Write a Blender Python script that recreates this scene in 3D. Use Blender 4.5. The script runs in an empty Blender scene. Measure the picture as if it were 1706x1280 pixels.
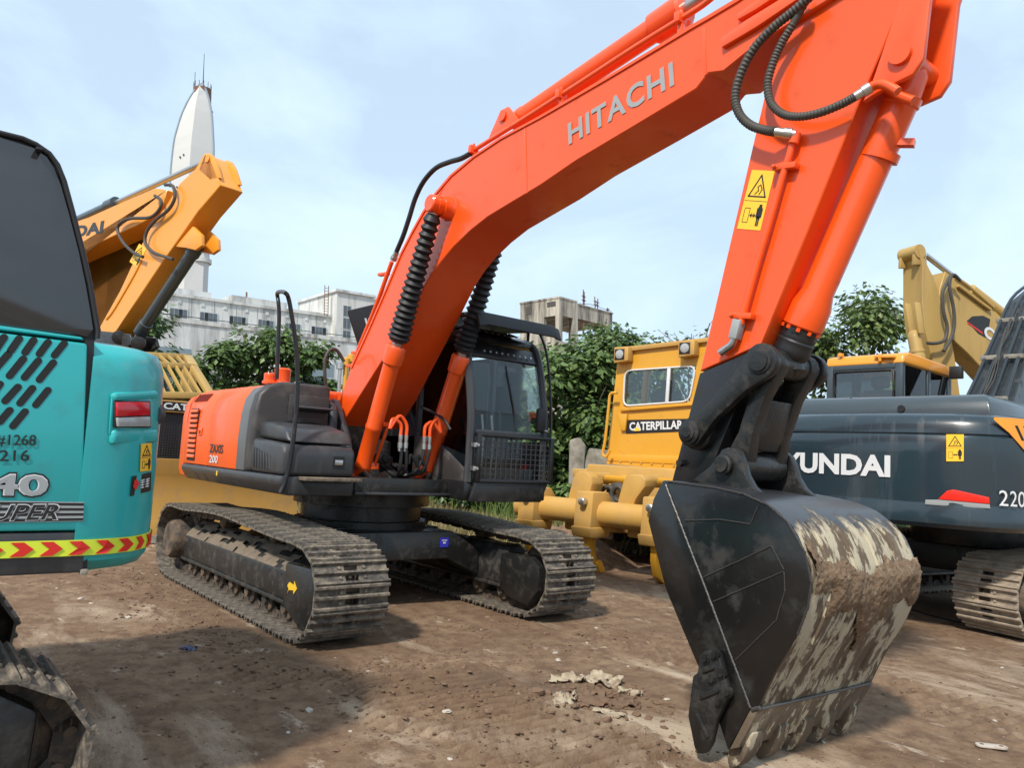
import bpy, bmesh, math, random
from mathutils import Vector, Matrix, Euler, noise
random.seed(7)
C = bpy.context.scene.collection
S = bpy.context.scene
PI = math.pi

# ---------------------------------------------------------------- camera, sky, sun, exposure
CAM_LOC = (7.0780, -3.8780, 1.4440)
CAM_AXES = ((0.634753, 0.770783, 0.054610), (0.039609, -0.103036, 0.993889), (-0.771700, 0.628710, 0.095933))   # right, up, forward
cam = bpy.data.cameras.new('camera'); camo = bpy.data.objects.new('camera', cam); C.objects.link(camo)
cam.sensor_width = 36; cam.sensor_fit = 'HORIZONTAL'; cam.lens = 27.01; cam.clip_start = 0.05; cam.clip_end = 3000
_r, _u, _f = (Vector(v) for v in CAM_AXES)
camo.matrix_world = Matrix(((_r.x, _u.x, -_f.x, CAM_LOC[0]), (_r.y, _u.y, -_f.y, CAM_LOC[1]), (_r.z, _u.z, -_f.z, CAM_LOC[2]), (0, 0, 0, 1)))
S.camera = camo

SUN_EL, SUN_AZ = 46.0, 295.0            # direction towards the sun, azimuth counter-clockwise from +X
world = bpy.data.worlds.new('World'); S.world = world; world.use_nodes = True
wn, wl = world.node_tree.nodes, world.node_tree.links
wn.clear()
w_out = wn.new('ShaderNodeOutputWorld'); w_bg = wn.new('ShaderNodeBackground')
w_sky = wn.new('ShaderNodeTexSky'); w_sky.sky_type = 'NISHITA'; w_sky.sun_disc = False
w_sky.sun_elevation = math.radians(SUN_EL); w_sky.sun_rotation = math.radians(90 - SUN_AZ)
w_sky.altitude = 50; w_sky.air_density = 1.0; w_sky.dust_density = 1.2; w_sky.ozone_density = 1.5
w_tc = wn.new('ShaderNodeTexCoord'); w_map = wn.new('ShaderNodeMapping'); w_map.inputs['Scale'].default_value = (1.0, 1.0, 2.2)
w_n1 = wn.new('ShaderNodeTexNoise'); w_n1.inputs['Scale'].default_value = 2.1; w_n1.inputs['Detail'].default_value = 7; w_n1.inputs['Roughness'].default_value = 0.55; w_n1.inputs['Distortion'].default_value = 0.4
w_cr = wn.new('ShaderNodeValToRGB'); w_cr.color_ramp.elements[0].position = 0.42; w_cr.color_ramp.elements[1].position = 0.66
w_cr.color_ramp.elements[0].color = (0.66, 0.66, 0.66, 1); w_cr.color_ramp.elements[1].color = (1.0, 1.0, 1.0, 1)
w_mix = wn.new('ShaderNodeMixRGB'); w_mix.inputs[2].default_value = (6.15, 7.75, 9.3, 1)
wl.new(w_tc.outputs['Generated'], w_map.inputs['Vector']); wl.new(w_map.outputs[0], w_n1.inputs['Vector'])
wl.new(w_n1.outputs['Fac'], w_cr.inputs[0]); wl.new(w_cr.outputs[0], w_mix.inputs[0]); wl.new(w_sky.outputs[0], w_mix.inputs[1])
wl.new(w_mix.outputs[0], w_bg.inputs['Color']); w_bg.inputs['Strength'].default_value = 0.125
wl.new(w_bg.outputs[0], w_out.inputs['Surface'])

sun = bpy.data.lights.new('sun', 'SUN'); suno = bpy.data.objects.new('sun', sun); C.objects.link(suno)
sun.energy = 4.2; sun.angle = math.radians(4.0); sun.color = (1.0, 0.93, 0.83)
_e, _a = math.radians(SUN_EL), math.radians(SUN_AZ)
suno.rotation_euler = Vector((math.cos(_e)*math.cos(_a), math.cos(_e)*math.sin(_a), math.sin(_e))).to_track_quat('Z', 'Y').to_euler()
suno.location = (0, -20, 20)
S.view_settings.view_transform = 'Standard'; S.view_settings.look = 'None'; S.view_settings.exposure = 0.12; S.view_settings.gamma = 1.0
S.view_settings.use_curve_mapping = False

FRAMES = {
    'H': ((0.000, 0.000, 0.000), (0.00000, -0.00000, 0.00000)),
    'K': ((2.705, -4.430, 0.000), (0.00000, -0.00000, -1.57080)),
    'R': ((3.360, 6.440, 0.000), (0.00000, -0.00000, 1.58825)),
    'r': ((3.480, 6.560, 0.000), (0.00000, -0.00000, 1.39626)),
    'D': ((-0.620, 6.900, 0.000), (0.00000, -0.00000, 1.73486)),
    'L': ((-6.900, -0.300, 0.000), (0.00000, -0.00000, 0.00000)),
    'E': ((-12.200, -1.540, 0.000), (0.00000, -0.00000, 0.20944)),
    'C': ((2.950, 15.800, 0.000), (0.00000, -0.00000, -1.91986)),
    'W': ((-92.462, 24.673, 3.890), (-0.03730, -0.03994, 1.63609)),
    'T': ((-148.900, 42.648, 5.409), (0.00017, -0.05464, 0.88136)),
    'B': ((-47.963, 47.251, 5.401), (-0.04188, -0.03510, 1.75825)),
}

# ---------------------------------------------------------------- materials
MATS = {}
def mat(name, col, rough=0.5, metal=0.0, coat=0.0, var=0.12, vscale=3.0, dirt=None, bump=0.0, bscale=40.0, streak=False, spec=0.5):
    """procedural paint/steel/concrete; dirt = (colour, amount 0..1, scale)"""
    m = bpy.data.materials.new(name); m.use_nodes = True
    n, l = m.node_tree.nodes, m.node_tree.links
    b = n['Principled BSDF']
    b.inputs['Roughness'].default_value = rough; b.inputs['Metallic'].default_value = metal
    b.inputs['Coat Weight'].default_value = coat; b.inputs['Coat Roughness'].default_value = 0.08
    b.inputs['Specular IOR Level'].default_value = spec
    tc = n.new('ShaderNodeTexCoord'); mp = n.new('ShaderNodeMapping'); l.new(tc.outputs['Object'], mp.inputs[0])
    if streak: mp.inputs['Scale'].default_value = (1, 1, 0.13)
    nz = n.new('ShaderNodeTexNoise'); nz.inputs['Scale'].default_value = vscale; nz.inputs['Detail'].default_value = 6; nz.inputs['Roughness'].default_value = 0.62
    l.new(mp.outputs[0], nz.inputs['Vector'])
    mx = n.new('ShaderNodeMixRGB'); mx.blend_type = 'MIX'
    mx.inputs[1].default_value = (*[c*(1-var) for c in col], 1); mx.inputs[2].default_value = (*[min(1, c*(1+var)) for c in col], 1)
    l.new(nz.outputs['Fac'], mx.inputs[0])
    last = mx.outputs[0]
    if dirt:
        dc, amt, ds = dirt
        dn = n.new('ShaderNodeTexNoise'); dn.inputs['Scale'].default_value = ds; dn.inputs['Detail'].default_value = 9; dn.inputs['Roughness'].default_value = 0.68
        l.new(mp.outputs[0], dn.inputs['Vector'])
        cr = n.new('ShaderNodeValToRGB'); p = 0.72 - 0.44*amt
        cr.color_ramp.elements[0].position = max(0, p-0.07); cr.color_ramp.elements[1].position = min(1, p+0.13)
        l.new(dn.outputs['Fac'], cr.inputs[0])
        m2 = n.new('ShaderNodeMixRGB'); m2.inputs[2].default_value = (*dc, 1)
        l.new(cr.outputs[0], m2.inputs[0]); l.new(last, m2.inputs[1]); last = m2.outputs[0]
        rr = n.new('ShaderNodeMapRange'); rr.inputs[3].default_value = rough; rr.inputs[4].default_value = 0.92
        l.new(cr.outputs[0], rr.inputs[0]); l.new(rr.outputs[0], b.inputs['Roughness'])
        if coat:
            rc = n.new('ShaderNodeMapRange'); rc.inputs[3].default_value = coat; rc.inputs[4].default_value = 0.0
            l.new(cr.outputs[0], rc.inputs[0]); l.new(rc.outputs[0], b.inputs['Coat Weight'])
    else:
        rr = n.new('ShaderNodeMapRange'); rr.inputs[3].default_value = max(0.03, rough-0.07); rr.inputs[4].default_value = min(1, rough+0.09)
        l.new(nz.outputs['Fac'], rr.inputs[0]); l.new(rr.outputs[0], b.inputs['Roughness'])
    l.new(last, b.inputs['Base Color'])
    if bump:
        bn = n.new('ShaderNodeTexNoise'); bn.inputs['Scale'].default_value = bscale; bn.inputs['Detail'].default_value = 5
        l.new(tc.outputs['Object'], bn.inputs['Vector'])
        bp = n.new('ShaderNodeBump'); bp.inputs['Strength'].default_value = bump; bp.inputs['Distance'].default_value = 0.02
        l.new(bn.outputs['Fac'], bp.inputs['Height']); l.new(bp.outputs[0], b.inputs['Normal'])
    MATS[name] = m
    return m

def glass(name, tint, alpha, rough=0.03):
    m = bpy.data.materials.new(name); m.use_nodes = True
    n, l = m.node_tree.nodes, m.node_tree.links
    out = n['Material Output']; n.remove(n['Principled BSDF'])
    t = n.new('ShaderNodeBsdfTransparent'); t.inputs[0].default_value = (*tint, 1)
    g = n.new('ShaderNodeBsdfGlossy'); g.inputs['Roughness'].default_value = rough; g.inputs[0].default_value = (0.95, 0.97, 1, 1)
    fr = n.new('ShaderNodeFresnel'); fr.inputs[0].default_value = 1.3
    ad = n.new('ShaderNodeMath'); ad.operation = 'ADD'; ad.inputs[1].default_value = alpha; ad.use_clamp = True
    l.new(fr.outputs[0], ad.inputs[0])
    mx = n.new('ShaderNodeMixShader'); l.new(ad.outputs[0], mx.inputs[0]); l.new(t.outputs[0], mx.inputs[1]); l.new(g.outputs[0], mx.inputs[2])
    l.new(mx.outputs[0], out.inputs['Surface'])
    MATS[name] = m
    return m

DUST = (0.30, 0.235, 0.17)
MUD = (0.17, 0.115, 0.075)
mat('orange', (0.82, 0.084, 0.005), 0.36, coat=0.42, var=0.07, vscale=2.2, dirt=((0.50, 0.062, 0.012), 0.16, 5.5), bump=0.02, bscale=18)
mat('orange_hood', (0.82, 0.105, 0.008), 0.42, coat=0.15, var=0.10, vscale=5.0, dirt=((0.5, 0.12, 0.03), 0.18, 9), streak=True)
mat('black_paint', (0.010, 0.010, 0.011), 0.32, coat=0.12, var=0.3, vscale=4, dirt=((0.030, 0.027, 0.024), 0.28, 6), bump=0.06, bscale=60)
mat('black_worn', (0.013, 0.013, 0.0125), 0.36, var=0.35, vscale=7, dirt=((0.038, 0.033, 0.027), 0.34, 11), bump=0.12, bscale=50)
mat('dark_grey', (0.034, 0.036, 0.040), 0.42, coat=0.05, var=0.15, vscale=3, dirt=((0.075, 0.07, 0.065), 0.35, 5), streak=True)
mat('brown_grey', (0.040, 0.036, 0.035), 0.48, var=0.15, vscale=3, dirt=((0.09, 0.08, 0.075), 0.4, 4))
mat('grey_band', (0.115, 0.12, 0.125), 0.45, var=0.08)
mat('rubber', (0.012, 0.012, 0.013), 0.5, var=0.3, vscale=8)
mat('hose', (0.055, 0.050, 0.042), 0.6, var=0.35, vscale=14)
mat('steel', (0.52, 0.51, 0.49), 0.32, metal=0.9, var=0.2, vscale=20)
mat('track_steel', (0.085, 0.076, 0.066), 0.6, metal=0.25, var=0.4, vscale=7, dirt=((0.27, 0.225, 0.17), 0.50, 13), bump=0.35, bscale=45)
mat('track_dusty', (0.22, 0.18, 0.14), 0.65, metal=0.15, var=0.25, vscale=6, dirt=((0.38, 0.31, 0.23), 0.6, 9), bump=0.3, bscale=45)
mat('track_rusty', (0.14, 0.085, 0.055), 0.75, metal=0.1, var=0.3, vscale=6, dirt=((0.30, 0.21, 0.14), 0.5, 8), bump=0.3, bscale=40)
mat('kob_panel', (0.028, 0.028, 0.031), 0.09, coat=0.6, var=0.1, vscale=1.5, spec=0.6)
mat('dozer_panel', (0.10, 0.115, 0.115), 0.08, coat=0.7, var=0.35, vscale=2.2)
mat('far_pane', (0.085, 0.10, 0.11), 0.12, coat=0.3, var=0.3, vscale=1.2)
mat('dark_pane', (0.012, 0.014, 0.016), 0.3)
mat('joint', (0.26, 0.26, 0.245), 0.9)
mat('shutter_blue', (0.20, 0.26, 0.29), 0.6, var=0.1)
mat('twig_grey', (0.22, 0.20, 0.18), 0.9)
mat('rag_blue', (0.12, 0.13, 0.20), 0.8, var=0.3, vscale=20)
mat('orange_slot', (0.16, 0.015, 0.006), 0.7)
mat('track_link', (0.045, 0.040, 0.035), 0.65, metal=0.2, var=0.3, vscale=8, dirt=(MUD, 0.55, 9), bump=0.3, bscale=40)
mat('track_frame', (0.017, 0.017, 0.016), 0.42, var=0.35, vscale=6, dirt=((0.075, 0.062, 0.048), 0.36, 9), bump=0.15, bscale=35)
mat('frame_mud', (0.16, 0.125, 0.09), 0.9, var=0.45, vscale=7, dirt=((0.03, 0.028, 0.025), 0.35, 5), bump=0.5, bscale=30)
mat('teal', (0.020, 0.40, 0.405), 0.34, coat=0.35, var=0.06, vscale=2.5, dirt=((0.045, 0.31, 0.31), 0.25, 5))
mat('teal_slot', (0.010, 0.012, 0.013), 0.8)
mat('navy', (0.016, 0.030, 0.040), 0.25, coat=0.5, var=0.14, vscale=2.5, dirt=((0.045, 0.06, 0.07), 0.25, 4), streak=True)
mat('navy_boom', (0.020, 0.026, 0.030), 0.4, coat=0.1, var=0.2, vscale=4, dirt=((0.05, 0.05, 0.05), 0.25, 6))
mat('navy_matt', (0.040, 0.055, 0.064), 0.36, coat=0.3, var=0.12, vscale=3)
mat('hy_yellow', (0.76, 0.30, 0.025), 0.4, coat=0.25, var=0.06, vscale=2)
mat('cat_yellow', (0.62, 0.305, 0.022), 0.45, coat=0.15, var=0.08, vscale=2, dirt=((0.45, 0.24, 0.05), 0.18, 6))
mat('cat_dusty', (0.50, 0.285, 0.065), 0.6, var=0.10, vscale=3, dirt=((0.42, 0.255, 0.09), 0.4, 4), bump=0.08)
mat('cat_tan', (0.43, 0.28, 0.08), 0.5, coat=0.05, var=0.10, vscale=2, dirt=((0.33, 0.22, 0.09), 0.3, 4), streak=True)
mat('decal_yellow', (0.90, 0.52, 0.03), 0.4, var=0.03)
mat('decal_black', (0.012, 0.012, 0.012), 0.4)
mat('white_print', (0.62, 0.63, 0.64), 0.6, var=0.05, vscale=10, spec=0.3)
mat('silver_print', (0.31, 0.33, 0.335), 0.75, var=0.08, vscale=12, spec=0.2)
mat('red_lens', (0.55, 0.008, 0.02), 0.15, coat=0.6, var=0.1, vscale=20)
mat('clear_lens', (0.34, 0.35, 0.35), 0.15, coat=0.6, var=0.25, vscale=30)
mat('red_paint', (0.78, 0.022, 0.010), 0.35, coat=0.2, var=0.04)
mat('tape_yellow', (0.62, 0.74, 0.04), 0.45, var=0.05)
mat('tape_red', (0.62, 0.02, 0.012), 0.45, var=0.05)
mat('blue_print', (0.03, 0.03, 0.42), 0.5)
mat('yellow_print', (0.80, 0.50, 0.02), 0.5, dirt=((0.3, 0.2, 0.05), 0.2, 10))
mat('interior', (0.055, 0.058, 0.060), 0.7)
mat('concrete', (0.58, 0.585, 0.555), 0.85, var=0.10, vscale=0.5, dirt=((0.20, 0.195, 0.18), 0.40, 0.6), bump=0.1, bscale=6, streak=True)
mat('concrete_low', (0.62, 0.63, 0.62), 0.85, var=0.06, vscale=0.3, dirt=((0.31, 0.31, 0.295), 0.42, 0.45), streak=True)
mat('concrete_ruin', (0.46, 0.42, 0.35), 0.9, var=0.2, vscale=0.7, dirt=((0.08, 0.072, 0.06), 0.50, 0.9), bump=0.2, bscale=5, streak=True)
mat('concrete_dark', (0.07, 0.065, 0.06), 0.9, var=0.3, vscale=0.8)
mat('tower_white', (0.55, 0.55, 0.53), 0.8, var=0.03, vscale=0.3)
mat('tower_blue', (0.24, 0.30, 0.36), 0.6, var=0.06, vscale=0.3)
mat('rust', (0.17, 0.09, 0.055), 0.85, var=0.3, vscale=3)
mat('window_frame', (0.45, 0.46, 0.46), 0.5)
mat('bark', (0.10, 0.08, 0.06), 0.9, var=0.3, vscale=9, bump=0.5, bscale=25)
mat('weathered_concrete', (0.26, 0.235, 0.195), 0.9, var=0.25, vscale=3, dirt=((0.13, 0.12, 0.09), 0.45, 4), bump=0.4, bscale=14)
mat('cloth_pale', (0.40, 0.335, 0.24), 0.9, var=0.3, vscale=9, dirt=((0.20, 0.14, 0.09), 0.42, 14), bump=0.4, bscale=40)
mat('clod', (0.155, 0.095, 0.058), 0.95, var=0.3, vscale=14, bump=0.5, bscale=50)
mat('chip_white', (0.45, 0.40, 0.34), 0.85, var=0.15, vscale=14, dirt=((0.3, 0.22, 0.16), 0.3, 20))
glass('cab_glass', (0.93, 0.965, 0.95), 0.0)
glass('dark_glass', (0.10, 0.11, 0.12), 0.06, 0.05)
glass('dozer_glass', (0.75, 0.80, 0.80), 0.06)
glass('far_glass', (0.16, 0.20, 0.23), 0.15)

def leaf_mat(name, a, b):
    m = bpy.data.materials.new(name); m.use_nodes = True
    n, l = m.node_tree.nodes, m.node_tree.links
    out = n['Material Output']; p = n['Principled BSDF']
    g = n.new('ShaderNodeNewGeometry'); cr = n.new('ShaderNodeValToRGB')
    cr.color_ramp.elements[0].color = (*a, 1); cr.color_ramp.elements[1].color = (*b, 1)
    l.new(g.outputs['Random Per Island'], cr.inputs[0]); l.new(cr.outputs[0], p.inputs['Base Color'])
    p.inputs['Roughness'].default_value = 0.45
    tr = n.new('ShaderNodeBsdfTranslucent'); l.new(cr.outputs[0], tr.inputs[0])
    mx = n.new('ShaderNodeMixShader'); mx.inputs[0].default_value = 0.3
    l.new(p.outputs[0], mx.inputs[1]); l.new(tr.outputs[0], mx.inputs[2]); l.new(mx.outputs[0], out.inputs['Surface'])
    MATS[name] = m
leaf_mat('leaf', (0.050, 0.095, 0.026), (0.185, 0.275, 0.080))
leaf_mat('leaf_dark', (0.042, 0.082, 0.026), (0.140, 0.215, 0.065))
leaf_mat('leaf_olive', (0.060, 0.105, 0.026), (0.175, 0.235, 0.065))
leaf_mat('dry_grass', (0.15, 0.13, 0.055), (0.42, 0.34, 0.16))
leaf_mat('green_weed', (0.06, 0.10, 0.025), (0.17, 0.24, 0.06))

# ---------------------------------------------------------------- geometry helpers
class MB:
    """collects shapes; build() links them as ONE mesh object"""
    def __init__(s): s.v = []; s.f = []
    def add(s, vs, fs):
        o = len(s.v); s.v += [tuple(v) for v in vs]; s.f += [tuple(i+o for i in f) for f in fs]; return s
    def box(s, x0, x1, y0, y1, z0, z1):
        return s.add([(x0,y0,z0),(x1,y0,z0),(x1,y1,z0),(x0,y1,z0),(x0,y0,z1),(x1,y0,z1),(x1,y1,z1),(x0,y1,z1)],
                     [(0,3,2,1),(4,5,6,7),(0,1,5,4),(1,2,6,5),(2,3,7,6),(3,0,4,7)])
    def prism(s, prof, c0, c1, axis='y', top=None):
        """profile extruded along an axis; profile is (x,z) for y, (y,z) for x, (x,y) for z; top = other profile at c1"""
        def p3(p, c): return {'y': (p[0], c, p[1]), 'x': (c, p[0], p[1]), 'z': (p[0], p[1], c)}[axis]
        q = top or prof; n = len(prof)
        vs = [p3(p, c0) for p in prof] + [p3(p, c1) for p in q]
        return s.add(vs, [tuple(range(n)), tuple(range(2*n-1, n-1, -1))] + [(i, i+n, (i+1) % n + n, (i+1) % n) for i in range(n)])
    def loft(s, rings, cap=True, close=True):
        n = len(rings[0]); vs = [p for r in rings for p in r]; fs = []
        for k in range(len(rings)-1):
            for i in range(n if close else n-1):
                j = (i+1) % n; fs.append((k*n+i, k*n+j, (k+1)*n+j, (k+1)*n+i))
        if cap: fs += [tuple(range(n-1, -1, -1)), tuple(range((len(rings)-1)*n, len(rings)*n))]
        return s.add(vs, fs)
    def lathe(s, p0, p1, prof, seg=20, cap=True):
        """prof = list of (t along p0->p1 in metres, radius)"""
        p0 = Vector(p0); d = (Vector(p1)-p0); d.normalize()
        a = d.orthogonal().normalized(); b = d.cross(a)
        return s.loft([[tuple(p0 + d*t + (a*math.cos(2*PI*i/seg) + b*math.sin(2*PI*i/seg))*r) for i in range(seg)] for t, r in prof], cap)
    def cyl(s, p0, p1, r, seg=16, r1=None):
        L = (Vector(p1)-Vector(p0)).length
        return s.lathe(p0, p1, [(0, r), (L, r if r1 is None else r1)], seg)
    def tube(s, pts, r, seg=8, smooth=0, corr=None):
        P = [Vector(p) for p in pts]
        if smooth: P = spline(P, smooth)
        rings = []; d0 = (P[1]-P[0]).normalized(); a = d0.orthogonal().normalized()
        for i, p in enumerate(P):
            d = (P[min(i+1, len(P)-1)] - P[max(i-1, 0)]).normalized()
            a = (a - d*a.dot(d)).normalized(); b = d.cross(a)
            rr = r if not corr else (r if i % 2 else r*corr)
            rings.append([tuple(p + (a*math.cos(2*PI*k/seg) + b*math.sin(2*PI*k/seg))*rr) for k in range(seg)])
        return s.loft(rings)
    def bar(s, p0, p1, w, h, up=(0, 0, 1)):
        p0, p1 = Vector(p0), Vector(p1); d = (p1-p0).normalized(); u = Vector(up); u = (u - d*u.dot(d)).normalized(); a = d.cross(u)
        q = [a*w/2+u*h/2, -a*w/2+u*h/2, -a*w/2-u*h/2, a*w/2-u*h/2]
        return s.loft([[tuple(p0+k) for k in q], [tuple(p1+k) for k in q]])
    def plate(s, poly3, nrm, t):
        """planar polygon given in 3D, thickened along nrm by t"""
        nrm = Vector(nrm).normalized()*t; n = len(poly3)
        return s.add([tuple(Vector(p)) for p in poly3] + [tuple(Vector(p)+nrm) for p in poly3],
                     [tuple(range(n-1, -1, -1)), tuple(range(n, 2*n))] + [(i, (i+1) % n, (i+1) % n + n, i+n) for i in range(n)])
    def mesh(s, name, bevel=0, seg=2, angle=32, smooth=True):
        me = bpy.data.meshes.new(name); me.from_pydata(s.v, [], s.f); me.validate()
        bm = bmesh.new(); bm.from_mesh(me)
        bmesh.ops.recalc_face_normals(bm, faces=bm.faces)
        if bevel:
            es = [e for e in bm.edges if len(e.link_faces) == 2 and e.calc_face_angle(0) > math.radians(angle)]
            bmesh.ops.bevel(bm, geom=es, offset=bevel, segments=seg, affect='EDGES', profile=0.5, clamp_overlap=True)
        bm.to_mesh(me); bm.free()
        if smooth:
            me.polygons.foreach_set('use_smooth', [True]*len(me.polygons)); me.set_sharp_from_angle(angle=math.radians(38))
        return me
    def build(s, name, m, parent=None, bevel=0, seg=2, angle=32, smooth=True, **kw):
        return link(name, s.mesh(name, bevel, seg, angle, smooth), m, parent, **kw)

def link(name, me, m=None, parent=None, label=None, cat=None, group=None, kind=None):
    o = bpy.data.objects.new(name, me); C.objects.link(o)
    if m and me and not me.materials: me.materials.append(MATS[m])
    if parent: o.parent = parent
    if label: o['label'] = label
    if cat: o['category'] = cat
    if group: o['group'] = group
    if kind: o['kind'] = kind
    return o
def thing(name, label, cat, frame=None, loc=(0, 0, 0), rz=0, group=None):
    o = link(name, None, label=label, cat=cat, group=group)
    if frame: o.location, o.rotation_euler = FRAMES[frame]
    else: o.location = loc; o.rotation_euler = (0, 0, rz)
    return o
def spline(P, k):
    out = []
    for i in range(len(P)-1):
        p0 = P[max(i-1, 0)]; p1 = P[i]; p2 = P[i+1]; p3 = P[min(i+2, len(P)-1)]
        for j in range(k):
            t = j/k
            out.append(0.5*((2*p1) + (p2-p0)*t + (2*p0-5*p1+4*p2-p3)*t*t + (3*p1-p0-3*p2+p3)*t**3))
    out.append(P[-1]); return out
def xz(lst, y): return [(x, y, z) for x, z in lst]
def lerp(a, b, t): return tuple(a[i]+(b[i]-a[i])*t for i in range(len(a)))
def dist(a, b): return math.dist(a, b)

def text(parent, s, m, left, right, height, nrm, lift=0.003, bold=0.02, name='lettering', shear=0.0, thick=0.0012, space=1.0, wrap=None):
    """raised flat lettering: baseline from left to right (fits the width), cap height in metres, facing nrm"""
    cu = bpy.data.curves.new(name, 'FONT'); cu.body = s; cu.size = 1; cu.offset = bold; cu.shear = shear; cu.space_character = space; cu.extrude = 0.0; cu.resolution_u = 3
    t = bpy.data.objects.new('tmp_text', cu); C.objects.link(t)
    dg = bpy.context.evaluated_depsgraph_get(); me = bpy.data.meshes.new_from_object(t.evaluated_get(dg)); 
    bpy.data.objects.remove(t); bpy.data.curves.remove(cu)
    xs = [v.co.x for v in me.vertices]; ys = [v.co.y for v in me.vertices]
    x0, x1, y0, y1 = min(xs), max(xs), min(ys), max(ys)
    L, Rr, N = Vector(left), Vector(right), Vector(nrm).normalized(); ex = (Rr-L); up = N.cross(ex).normalized()
    bm = bmesh.new(); bm.from_mesh(me)
    bmesh.ops.remove_doubles(bm, verts=bm.verts, dist=1e-4)
    if wrap: bmesh.ops.subdivide_edges(bm, edges=[e for e in bm.edges if abs(e.verts[0].co.x-e.verts[1].co.x) > 0.25], cuts=2)
    for v in bm.verts:
        u_, w_ = (v.co.x-x0)/(x1-x0), (v.co.y-y0)/(y1-y0)
        v.co = wrap(u_) + Vector((0, 0, w_*height)) if wrap else L + ex*u_ + up*(w_*height) + N*lift
    me.name = name
    r = bmesh.ops.extrude_face_region(bm, geom=bm.faces[:])
    bmesh.ops.translate(bm, vec=N*thick, verts=[g for g in r['geom'] if isinstance(g, bmesh.types.BMVert)])
    bmesh.ops.recalc_face_normals(bm, faces=bm.faces); bm.to_mesh(me); bm.free()
    me.materials.clear(); me.polygons.foreach_set('use_smooth', [False]*len(me.polygons)); me.update()
    return link(name, me, m, parent)

def follow(plan, p0, p1, off):
    """u in 0..1 -> point on the plan outline between the spots nearest to p0 and p1, stood off by off; z runs from p0 to p1"""
    Q = [Vector(p) for p in plan]; S_ = [0.0]
    for a, c in zip(Q[:-1], Q[1:]): S_.append(S_[-1]+(c-a).length)
    def near(p):
        best = None
        for i, (a, c) in enumerate(zip(Q[:-1], Q[1:])):
            t = max(0, min(1, (Vector(p[:2])-a).dot(c-a)/(c-a).length_squared)); d_ = (Vector(p[:2])-a.lerp(c, t)).length
            if best is None or d_ < best[0]: best = (d_, S_[i]+t*(c-a).length)
        return best[1]
    s0, s1 = near(p0), near(p1); cen = sum(Q, Vector((0, 0)))/len(Q); cen = Vector((cen.x+1.2, cen.y))
    def f(u):
        s = s0+(s1-s0)*u
        for i in range(len(Q)-1):
            if s <= S_[i+1] or i == len(Q)-2:
                a, c = Q[i], Q[i+1]; p = a.lerp(c, (s-S_[i])/(c-a).length); d_ = (c-a).normalized(); n_ = Vector((d_.y, -d_.x))
                if n_.dot(p-cen) < 0: n_ = -n_
                p = p+n_*off; return Vector((p.x, p.y, p0[2]+(p1[2]-p0[2])*u))
    return f

def warning_decal(parent, corners, nrm, name='warning_decal'):
    """yellow sticker, corners = bottom-left, bottom-right, top-right, top-left; the printed signs are its child"""
    bl, br, tr, tl = [Vector(c) for c in corners]; N = Vector(nrm).normalized()
    d = MB().plate([bl, br, tr, tl], N, 0.002).build(name, 'decal_yellow', parent, smooth=False)
    def at(u, v): return (bl*(1-u)+br*u)*(1-v) + (tl*(1-u)+tr*u)*v + N*0.0021
    k = MB()
    def strip(pts, w, closed=True):
        q = pts + ([pts[0]] if closed else [])
        for i in range(len(q)-1):
            a, b = at(*q[i]), at(*q[i+1]); dd = (b-a).normalized(); s_ = N.cross(dd)*w/2
            k.plate([a-s_-dd*w/2, b-s_+dd*w/2, b+s_+dd*w/2, a+s_-dd*w/2], N, 0.0012)
    w = (br-bl).length
    strip([(0.14, 0.56), (0.86, 0.56), (0.5, 0.92)], w*0.05)
    strip([(0.40, 0.60), (0.52, 0.66), (0.46, 0.72), (0.56, 0.76)], w*0.035, False); strip([(0.58, 0.60), (0.66, 0.68), (0.58, 0.74)], w*0.035, False)
    strip([(0.03, 0.485), (0.97, 0.485)], w*0.015, False)
    strip([(0.14, 0.12), (0.36, 0.12), (0.36, 0.36), (0.14, 0.36)], w*0.02)
    strip([(0.42, 0.24), (0.62, 0.24)], w*0.045, False); strip([(0.48, 0.21), (0.42, 0.24), (0.48, 0.27)], w*0.03, False); strip([(0.56, 0.21), (0.62, 0.24), (0.56, 0.27)], w*0.03, False)
    strip([(0.78, 0.22), (0.78, 0.36)], w*0.15, False); strip([(0.745, 0.08), (0.745, 0.22)], w*0.055, False); strip([(0.815, 0.08), (0.815, 0.22)], w*0.055, False)
    strip([(0.68, 0.22), (0.68, 0.36)], w*0.04, False); strip([(0.88, 0.22), (0.88, 0.36)], w*0.04, False); strip([(0.76, 0.415), (0.80, 0.415)], w*0.07, False)
    k.build('printed_sign', 'decal_black', d, smooth=False)
    return d

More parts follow.
